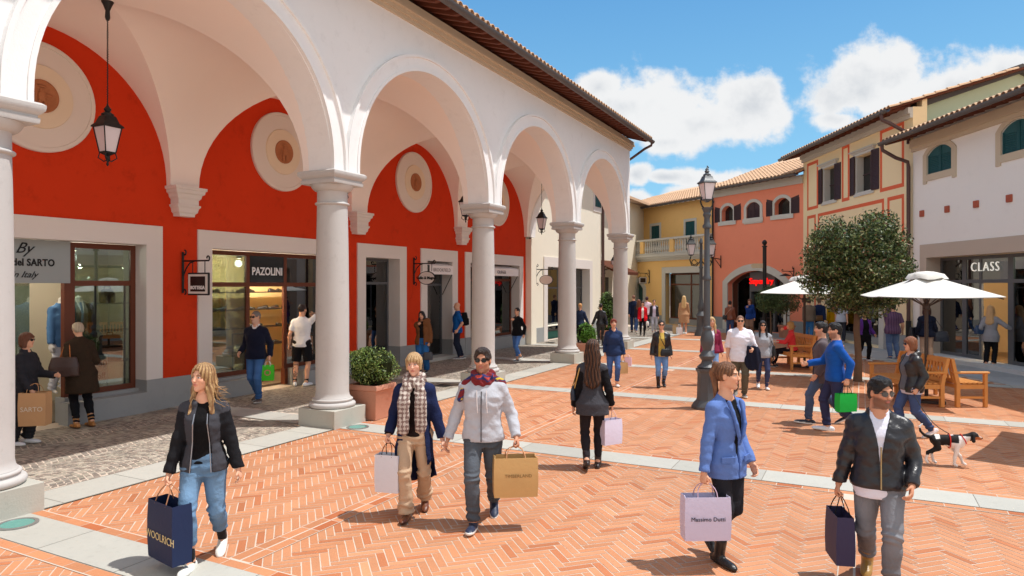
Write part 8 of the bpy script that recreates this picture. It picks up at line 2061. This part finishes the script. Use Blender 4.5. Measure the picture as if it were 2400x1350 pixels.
def plants():
    t = empty('potted_box_shrub', (-7.47, 9.32, .008), rad(4), 'clipped round box shrub in a large square terracotta pot beside the second column', 'plant')
    pot(t, .58, .58)
    sp = crown_pts(9000, [(0,0,.88,.44,.44,.33),(0,-.1,.95,.38,.38,.26),(.05,.08,.80,.43,.40,.22)], .72); leaves('foliage', t, sp, .026, [(96,120,52),(120,142,66),(72,96,44),(146,160,92),(60,80,38)], leaf_m)
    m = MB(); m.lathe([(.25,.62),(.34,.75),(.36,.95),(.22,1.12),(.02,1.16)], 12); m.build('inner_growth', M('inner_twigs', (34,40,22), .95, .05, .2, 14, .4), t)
    t = empty('potted_box_ball', (-7.40, 19.45, .008), rad(5), 'bright green box ball in a low terracotta pot beside the fourth column', 'plant')
    pot(t, .54, .52); sp = crown_pts(4500, [(0,0,.80,.31,.31,.33)], .75); leaves('foliage', t, sp, .024, [(86,136,40),(106,156,52),(66,112,34)], leaf_m)
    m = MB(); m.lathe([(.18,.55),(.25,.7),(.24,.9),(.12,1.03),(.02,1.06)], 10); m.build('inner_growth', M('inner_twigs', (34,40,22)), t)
    p = GZ(1424, 28.5); t = empty('tall_hedge_shrub', p, TH, 'tall narrow green hedge shrub behind the last column', 'plant')
    pot(t, .7, .4); sp = crown_pts(5200, [(0,0,1.15,.38,.38,.85),(0,0,.7,.40,.40,.5)], .7); leaves('foliage', t, sp, .038, [(96,132,62),(76,112,50),(120,150,80)], leaf_m)
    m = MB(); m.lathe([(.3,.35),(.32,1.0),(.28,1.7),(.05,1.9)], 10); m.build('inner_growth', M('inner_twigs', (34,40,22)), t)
    for (px, z, ch, r, lab, pw, pc) in ((1806, 28.4, 1.66, .66, 'standard tree with dark green crown, left of the pair behind the left parasol', .5, 0), (1843, 29.3, 1.55, .60, 'standard tree with reddish crown in a pinkish pot, behind the left parasol', .55, 1)):
        p = GZ(px, z); t = empty('standard_tree', p, TH, lab, 'tree', 'standard trees behind the left parasol')
        if pc: pot(t, pw, .55)
        m = MB(); m.tube([(0,0,.1),(.02,.01,.7),(-.01,0,1.2),(0,0,ch)], [.035,.028,.03,.03], 8); m.build('trunk', bark_m, t)
        sp = crown_pts(5200, [(0,0,ch,r,r,.60),(.15,0,ch+.12,r*.7,r*.7,.5),(-.2,.1,ch-.1,r*.6,r*.6,.4)], .25)
        leaves('crown', t, sp, .05, [(70,92,50),(52,72,40),(92,110,66)]+([(150,110,80),(130,124,84)] if pc else [(84,104,60)]), leaf_m)
    # the big leafy tree between the benches
    p = CU(8.12, 16.04); t = empty('leafy_tree', p, TH, 'leafy evergreen tree with dense round crown standing between the two parasols', 'tree')
    m = MB(); m.tube([(0,0,0),(.02,0,.6),(-.02,.01,1.2),(0,0,1.9),(.03,0,2.6)], [.10,.075,.07,.065,.04], 10)
    for a, l, zz in ((.3,.8,1.7),(1.7,.9,1.8),(3.1,.85,1.75),(4.4,.8,1.9),(5.4,.7,2.2),(.9,.7,2.4),(2.5,.6,2.5)):
        m.tube([(0,0,zz),(l*.4*math.cos(a),l*.4*math.sin(a),zz+.35),(l*math.cos(a),l*math.sin(a),zz+.85)], [.04,.028,.01], 6)
    m.build('trunk', bark_m, t, auto=60)
    bl = [(0,0,2.85,1.0,1.0,.95)]
    for k in range(22):
        a = 2*PI*k*.618; zz = -.8+1.7*(k/21); rr = math.sqrt(max(0, 1-(zz/1.15)**2))*.82; bl.append((rr*math.cos(a), rr*math.sin(a), 2.82+zz*.95, .42, .42, .36))
    bl += [(1.05,0,2.35,.3,.3,.25),(-1.08,.1,2.4,.3,.3,.3),(.25,-.1,3.85,.25,.25,.22),(-.15,0,1.9,.5,.5,.3),(.5,0,1.85,.4,.4,.3)]
    bl += [(.75,.2,3.55,.34,.34,.28),(-.85,-.1,3.3,.36,.36,.32),(1.12,.1,2.75,.22,.3,.4),(-1.15,0,2.85,.2,.3,.3),(.95,0,1.95,.25,.25,.2),(-.55,-.1,1.85,.34,.34,.26),(.15,-.3,1.66,.34,.3,.2),(-.95,0,2.05,.26,.26,.2)]
    sp = crown_pts(50000, bl, .30); leaves('crown', t, sp, .046, [(92,104,62),(106,118,72),(124,134,86),(80,94,54)]+GREEN+[(160,160,116)]+[(120,128,80),(120,84,60),(64,84,40),(50,66,34),(44,60,30),(58,76,36)], leaf_m)
def parasol(c, lab, r, ph, scale=1.0):
    t = empty('parasol', c, 0, lab, 'parasol', 'cream parasols over the benches')
    cloth = M('cream_parasol_cloth', (224,221,214), .9, .1, .02, 2, .04, 30); pole = M('dark_brown_pole', (66,56,52), .5, .4, .05, 4, .05)
    m = MB(); m.lathe([(.035,0),(.035,2.35)], 12); m.build('pole', pole, t, auto=40)
    zr, za, zi = 2.04, 2.47, 2.42; m = MB(); cs = [(r*math.cos(ph+PI/2*k), r*math.sin(ph+PI/2*k)) for k in range(4)]; n = 8
    V = []; F = []
    for k in range(4):
        a, b = cs[k], cs[(k+1) % 4]; base = len(V)
        for i in range(n+1):
            f = .13+.87*i/n
            for j in range(n+1):
                s_ = j/n; x = (a[0]*(1-s_)+b[0]*s_)*f; y = (a[1]*(1-s_)+b[1]*s_)*f; sag = .05*math.sin(PI*s_)*f
                V.append((x*(1-.03*math.sin(PI*s_)*f), y*(1-.03*math.sin(PI*s_)*f), za-(za-zr)*f**.92+.02-sag*.7*(1-f*.3)))
        F += [(base+i*(n+1)+j, base+i*(n+1)+j+1, base+(i+1)*(n+1)+j+1, base+(i+1)*(n+1)+j) for i in range(n) for j in range(n)]
    m.add(V, F)
    off = len(m.v); m.add([(x, y, z-.012) for x, y, z in V], [f[::-1] for f in F])
    cn = m.build('canopy', cloth, t, fixn=False, auto=25)
    m = MB(); V = []; F = []; rr = r*.25
    for k in range(16): a = 2*PI*k/16; w_ = 1+.06*math.sin(k*2.3); V.append((rr*w_*math.cos(a)*(.9 if k % 4 else 1.05), rr*w_*math.sin(a)*(.9 if k % 4 else 1.05), za-.085+.02*math.sin(k*1.9)))
    for k in range(16): a = 2*PI*k/16; V.append((rr*.85*math.cos(a), rr*.85*math.sin(a), za+.01+.012*math.sin(k*2.7)))
    for k in range(16): a = 2*PI*k/16; V.append((rr*.35*math.cos(a), rr*.35*math.sin(a), za+.06))
    V.append((0,0,za+.07)); F = [(i*16+k, i*16+(k+1) % 16, (i+1)*16+(k+1) % 16, (i+1)*16+k) for i in (0, 1) for k in range(16)]+[(32+k, 32+(k+1) % 16, 48) for k in range(16)]; m.add(V, F); m.build('vent_cap', cloth, cn, smooth=True, fixn=False)
    for k in range(8):
        a = ph+PI/4*k; rr = r if k % 2 == 0 else r*.70; m = MB(); m.tube([(.03*math.cos(a),.03*math.sin(a),za-.06),(rr*.97*math.cos(a),rr*.97*math.sin(a),zr-.02)], .011, 5); rb = m.build('rib', pole, t)
        m = MB(); m.tube([(.05*math.cos(a),.05*math.sin(a),1.86),(rr*.5*math.cos(a),rr*.5*math.sin(a),(za+zr)/2-.05)], .011, 5); m.build('strut', pole, rb)
    m = MB(); m.lathe([(.05,1.78),(.07,1.80),(.07,1.90),(.05,1.92)], 10); m.build('runner', pole, t, auto=40)
    m = MB(); m.box(-.3,.3,-.3,.3,0,.06,.01); m.build('base_plate', pole, t)
teak = M('teak_wood', (212,146,78), .55, .35, .12, 5, .15, 30, stretch=(1,1,1))
def bench():
    """garden bench: x along its length 0..1.55, seat towards +y from the back at y=0"""
    t = empty('garden_bench', (0,0,0), 0); L = 1.55; W = lambda m, n: m.build(n, teak, t)
    for x in (0, L-.065):
        m = MB(); m.add([(x,-.0,0),(x+.065,0,0),(x+.065,.07,0),(x,.07,0),(x,.0,.42),(x+.065,0,.42),(x+.065,.07,.42),(x,.07,.42),(x,-.10,.90),(x+.065,-.10,.90),(x+.065,-.04,.90),(x,-.04,.90)],
            [(0,3,2,1),(0,1,5,4),(1,2,6,5),(2,3,7,6),(3,0,4,7),(4,5,9,8),(5,6,10,9),(6,7,11,10),(7,4,8,11),(8,9,10,11)]); W(m, 'leg')
        m = MB(); m.box(x, x+.065, .52, .58, 0, .62, .004); W(m, 'leg')
        m = MB(); m.box(x-.008, x+.073, -.06, .62, .62, .66, .012); W(m, 'armrest')
        m = MB(); m.box(x+.012, x+.053, .07, .52, .16, .20); m.box(x+.012, x+.053, .07, .52, .34, .42); W(m, 'side_rail')
    m = MB(); m.box(.065, L-.065, .54, .57, .35, .42); m.box(.065, L-.065, .01, .045, .35, .42); W(m, 'seat_rail')
    for k in range(6): m = MB(); y = .03+k*.095; m.box(.02 if 0 < k < 5 else .066, L-.02 if 0 < k < 5 else L-.066, y, y+.07, .425, .447, .004); W(m, 'seat_slat')
    m = MB(); m.obox((L/2,-.082,.86), (1,0,0), (0,.98,.2), (0,-.2,.98), L/2-.066, .018, .045); W(m, 'top_rail')
    m = MB(); m.obox((L/2,-.005,.49), (1,0,0), (0,.98,.2), (0,-.2,.98), L/2-.066, .016, .03); W(m, 'back_rail')
    for k in range(14):
        x = .12+k*(L-.24)/13; m = MB(); m.obox((x,-.043,.67), (1,0,0), (0,.98,.2), (0,-.2,.98), .020, .009, .165); W(m, 'back_slat')
    return t
def furniture():
    b0 = bench(); labs = ['teak bench facing left under the right parasol, nearest the dog', 'teak bench facing the glass shop, back to back with the one near the dog', 'teak bench facing left with a seated woman in coral red', 'teak bench back to back with the bench of the seated woman']
    spots = [(8.0, 12.62, TH+PI/2), (8.22, 12.62+1.55, TH-PI/2), (8.0, 18.15, TH+PI/2), (8.22, 19.70, TH-PI/2)]
    for i, (u, z, rz) in enumerate(spots):
        o = b0 if i == 0 else copy_tree(b0); o.location = CU(u, z, .006); o.rotation_euler = (0, 0, rz); tag(o, labs[i], 'bench', 'teak benches under the parasols')
        XF[o.name] = None
    parasol(CU(.598*13.3+.12, 13.3), 'cream square parasol on the right, in front of the glass shop', 1.42, TH+rad(27))
    parasol(CU(8.12, 18.95), 'cream square parasol on the left, half behind the leafy tree', 1.62, TH+rad(24))
    parasol(CU(8.5, 8.9), 'cream parasol standing just outside the picture on the right', 1.7, TH)
    t = empty('cafe_table', CU(7.2, 19.1), TH, 'low round table in front of the seated woman in coral red', 'table')
    m = MB(); m.lathe([(.42,.70),(.43,.72),(.42,.74)], 28); m.build('table_top', M('pale_table_top', (214,190,170), .5, .3, .05, 3, 0), t, auto=40); m = MB(); m.lathe([(.2,0),(.2,.02),(.03,.05),(.03,.7)], 12); m.build('leg', iron, t, auto=40)
    # seated woman
    at = CU(7.70, 18.75, .0)
    S = person('short haired blonde woman in a coral red jumper sitting on the bench', at, -90, 1.60, 'f', cell=.015, hipz=.53, hips=(0,.0), lean=.10, feet=((.08,-.62,0),(-.10,-.55,0)), hands=((.12,-.42,.72),(-.06,-.22,1.06)), body={}, hk=R2)
    trousers(S, S.root, 'trousers', (28,26,34), 'cotton', 'skinny', 1.0, cell=.015); top(S, S.root, 'jumper', (232,66,70), 'knit', cell=.015, infl=.028, length=-.06, neck=.055, collar=.03); shoes(S, S.root, 'shoe', (30,28,30), .015); hair(S, S.root, 'bob', (196,152,92), .015)
    # glass lights let into the paving
    for i, (u, z) in enumerate(((-.7250*6.45, 6.45), (-.226*10.85, 10.85))):
        t = empty('ground_light', CU(u, z, .012), 0, ['round green glass light let into the paving by the first column', 'round green glass light let into the paving by the second column'][i], 'light')
        m = MB(); m.lathe([(.175,0),(.175,.006),(.14,.008),(.138,.003)], 32); m.build('steel_ring', M('steel_ring', (150,150,148), .35, .5, .05, 6, 0, metal=.6), t, auto=30)
        m = MB(); m.lathe([(.137,.002),(.137,.005)], 32); m.build('lens', M('green_glass_lens', (84,150,140), .1, .6, .05, 6, 0), t)
    for i, (x, y) in enumerate(((498, 952), (1040, 905), (1290, 804))):
        p = G(x, y); t = empty('drain_grate', Vector((p.x, p.y, .016)), PI/2, ['dark iron drain grate in the portico floor near the shoe shop', 'dark iron drain grate in the portico beside the third column', 'dark iron drain grate at the foot of the cream house'][i], 'drain')
        m = MB(); m.box(-.17,.17,-.012,.012,0,.004)
        for k in range(-6, 7): m.box(-.17, .17, k*.025-.008, k*.025+.008, .0, .005)
        m.v = m.v[8:]; m.f = [tuple(i_-8 for i_ in f) for f in m.f[6:]]; m.build('grate', iron, t)
def dummies():
    def dummy(label, at, rz, H, sex, outfit, headless=True, col=(232,228,222), cell=.013, **k):
        root = empty('mannequin', at, rz, label, 'mannequin'); S = skeleton(H=H, sex=sex, **k); S.root = root; S.cell = cell; s = H/1.75; B = Sdf()
        B.loft(S.P, S.up, S.side, [(t*s, w*s*.92, d*s*.92, f*s) for t, w, d, f in TORSO[sex]], k=.02)
        B.cap(S.neck-S.up*.03, S.neck+S.up*.07, .05, .05, k=.02)
        if not headless: B.ell(S.hc, (.075, .09, .115), k=.02)
        for i in (0, 1):
            B.cap(S.sh[i], S.elb[i], .042, .034, k=.02); B.cap(S.elb[i], S.wr[i], .034, .024, k=.01); hand(B, S, i, curl=.3, rr=1.3)
            B.cap(S.hip[i], S.knee[i], .075, .048, k=.02); B.cap(S.knee[i], S.ank[i], .048, .032, k=.02); d, u, ball = S.foot[i]; B.cap(S.ank[i]-d*.02, ball, .032, .025, k=.02)
        V, Q = B.mesh(cell); mesh_obj('body', V, Q, skin_m, root, smooth=True, cols=np.tile(np.array(lin(col)), (len(V), 1))); outfit(S); return S
    def o1(S): L_(S, 'trousers', (220,222,232), 'cotton', 'straight'); T_(S, 'shirt', (220,226,236), infl=.010, length=-.05, vneck=.03); T_(S, 'blazer', (84,126,172), 'cotton', infl=.024, length=-.16, open_=(.05,.03,0), neck=.066, vneck=.05)
    dummy('headless tailor dummy in a sky blue blazer and white trousers', LW(6.86, .72, .42), PI/2+rad(10), 1.84, 'm', o1)
    def o2(S): L_(S, 'trousers', (50,54,60), 'wool', 'straight'); T_(S, 'shirt', (230,232,236), infl=.010, length=-.05); T_(S, 'waistcoat', (120,126,130), 'wool', infl=.018, length=-.06, sleeve=.08, open_=(.05,.0,0)); T_(S, 'blazer', (38,38,38), 'wool', infl=.030, length=-.16, open_=(.09,.10,0), neck=.07); m = MB(); m.tube([tuple(S.neck+S.fwd*.08), tuple(S.P+S.up*.34+S.fwd*.145), tuple(S.P+S.up*.2+S.fwd*.145)], [.018,.022,.026], 6); m.build('tie', M('blue_tie', (110,150,190), .7, .2, .05, 20, .1), S.root)
    dummy('headless tailor dummy in a dark open suit with pale blue tie', LW(7.36, 1.10, .42), PI/2-rad(5), 1.86, 'm', o2)
    def o3(S): T_(S, 'dress', (222,222,232), 'cotton', infl=.02, length=-.55, flare=.12, sleeve=.1)
    dummy('dress dummy in a long white dress behind the brown window near the third column', LW(22.2, .75, .42), PI/2, 1.70, 'f', o3, headless=False, col=(206,150,110), cell=.018)
    def o4(S): T_(S, 'top', (30,32,36), 'cotton', infl=.014, length=.04, sleeve=.06); T_(S, 'skirt', (196,206,200), 'cotton', infl=.02, length=-.45, flare=.08, sleeve=.0) if False else L_(S, 'shorts', (196,206,200), 'cotton', 'shorts', .3)
    dummy('white shop dummy in a dark top at the left pane of the glass shop', CLS(.85, 1.0, .25), CLS.ang, 1.76, 'f', o4, headless=False, cell=.018)
    def o5(S): T_(S, 'blouse', (84,90,104), 'wool', infl=.022, length=-.03, pattern=check_pat((70,76,92),(112,118,128),110)); B = Sdf(); skirt_tail(S, B, .02, -.52, .02, .14); V, Q = B.mesh(.018); mesh_obj('skirt', V, Q, clothmat('wool'), S.root, smooth=True, cols=np.tile(np.array(lin((22,22,26))), (len(V), 1)))
    dummy('shop dummy in a checked blouse and long black skirt behind the glass shop door', CLS(1.75, .95, .25), CLS.ang-.2, 1.78, 'f', o5, headless=False, cell=.018)
    def o6(S): B = Sdf(); skirt_tail(S, B, .05, -.6, .0, .12); V, Q = B.mesh(.02); mesh_obj('skirt', V, Q, clothmat('cotton'), S.root, smooth=True, cols=np.tile(np.array(lin((186,16,36))), (len(V), 1))); T_(S, 'dress_top', (186,16,36), 'cotton', infl=.016, length=.0, sleeve=.05)
    dummy('shop dummy in a long red dress in the window of the pale yellow house', YEL(2.55, .75, .36), YEL.ang, 1.76, 'f', o6, headless=False, cell=.022)
def dog(hand_at):
    p = G(2222, 1092); root = empty('dog', Vector((p.x, p.y, .006)), TH+rad(72), 'small black, white and tan dog with a red harness trotting across the paving', 'dog')
    # local: nose towards -y
    B = Sdf(); s = 1.0
    B.ell((0,-.085,.305), (.070,.105,.088), k=.03); B.ell((0,.03,.315), (.060,.11,.070), k=.04); B.ell((0,.13,.315), (.058,.075,.070), k=.03)   # deep chest, narrow loin
    B.cap((0,-.13,.335), (0,-.225,.375), .052, .042, k=.03)                      # neck
    B.ell((0,-.275,.39), (.050,.055,.050), k=.02); B.cap((0,-.30,.378), (0,-.345,.362), .030, .022, k=.015); B.ell((0,-.368,.368), (.012,.010,.009), k=.004)
    for sg in (1, -1): B.cap((.038*sg,-.262,.405), (.055*sg,-.262,.335), .016, .022, k=.008)
    def leg(pts, rs):
        for (a, b), (r0, r1) in zip(zip(pts, pts[1:]), zip(rs, rs[1:])): B.cap(a, b, r0, r1, k=.012)
    leg([(.045,-.10,.29),(.048,-.075,.20),(.048,-.145,.115),(.048,-.175,.03),(.048,-.20,.018)], [.036,.026,.019,.014,.017])
    leg([(-.045,-.09,.29),(-.048,-.08,.20),(-.048,-.06,.11),(-.048,-.055,.03),(-.048,-.08,.016)], [.036,.026,.019,.014,.017])
    leg([(.045,.15,.31),(.05,.10,.22),(.05,.175,.145),(.05,.15,.035),(.05,.125,.018)], [.046,.034,.020,.014,.017])
    leg([(-.045,.15,.31),(-.05,.12,.22),(-.05,.235,.16),(-.05,.255,.06),(-.05,.24,.035)], [.046,.034,.020,.014,.017])
    pts = [(0,.19,.345),(0,.255,.36),(0,.305,.41),(0,.315,.47),(0,.285,.505)]
    for a, b, r0, r1 in zip(pts, pts[1:], (.022,.017,.014,.012), (.017,.014,.012,.009)): B.cap(a, b, r0, r1, k=.01)
    V, Q = B.mesh(.0085); C = np.tile(np.array(lin((30,26,26))), (len(V), 1)); x, y, z = V.T; W_ = np.array(lin((232,228,224))); T2 = np.array(lin((168,98,56)))
    wh = (z < .262+.02*nz(V, 30)) | ((z < .30) & (y < -.02)) | ((y < -.10) & (y > -.235) & (z < .385)) | ((y > .10) & (y < .155) & (z > .34)) | ((z > .455) & (y > .2)) | ((y < -.30) & (np.abs(x) < .013)) | ((y < -.325) & (z < .368)) | ((y < .0) & (y > -.05) & (z > .37) & (np.abs(x) < .02))
    wh &= ~((y > .06) & (z > .13) & (y < .3)) | ((y > .10) & (y < .155) & (z > .34)) | ((z > .455) & (y > .2))
    C[wh] = W_; tn = ((y < -.28) & (z < .385) & (np.abs(x) > .013) & (y > -.36)); C[tn] = T2; C[(y < -.360)] = lin((16,14,14))
    ey = (np.abs(np.abs(x)-.028) < .010) & (np.abs(y+.312) < .012) & (np.abs(z-.398) < .010); C[ey] = lin((12,8,8))
    mesh_obj('body', V, Q, M('short_fur', (1,1,1), .7, .25, .05, 20, .3, 90, attr=True), root, smooth=True, cols=C)
    m = MB()
    def ringpts(y0, z0, rx, rz_, n=18, lean=0): return [(rx*math.cos(2*PI*k/n), y0+lean*math.sin(2*PI*k/n), z0+rz_*math.sin(2*PI*k/n)) for k in range(n+1)]
    red = M('red_harness', (200,40,24), .6, .3, 0, 1, 0)
    m.tube(ringpts(-.01, .308, .075, .088), .007, 6); m.build('harness', red, root); m = MB(); m.tube(ringpts(-.165, .345, .056, .056, lean=.03), .007, 6); m.build('collar', red, root)
    M4 = worldm(root); a = M4@Vector((0,-.01,.40)); b = Vector(hand_at); t = empty('leash', a, 0, 'thin black leash running from the dog to its owner', 'leash'); inv = worldm(t).inverted()
    m = MB(); m.tube([inv@(a.lerp(b, k/8)-Vector((0,0,.10*math.sin(PI*k/8)))) for k in range(9)], .0055, 6); m.build('cord', iron, t)
lanterns(); street_lamps(); signs(); plants(); furniture(); dummies(); dog(LEASH_HAND)
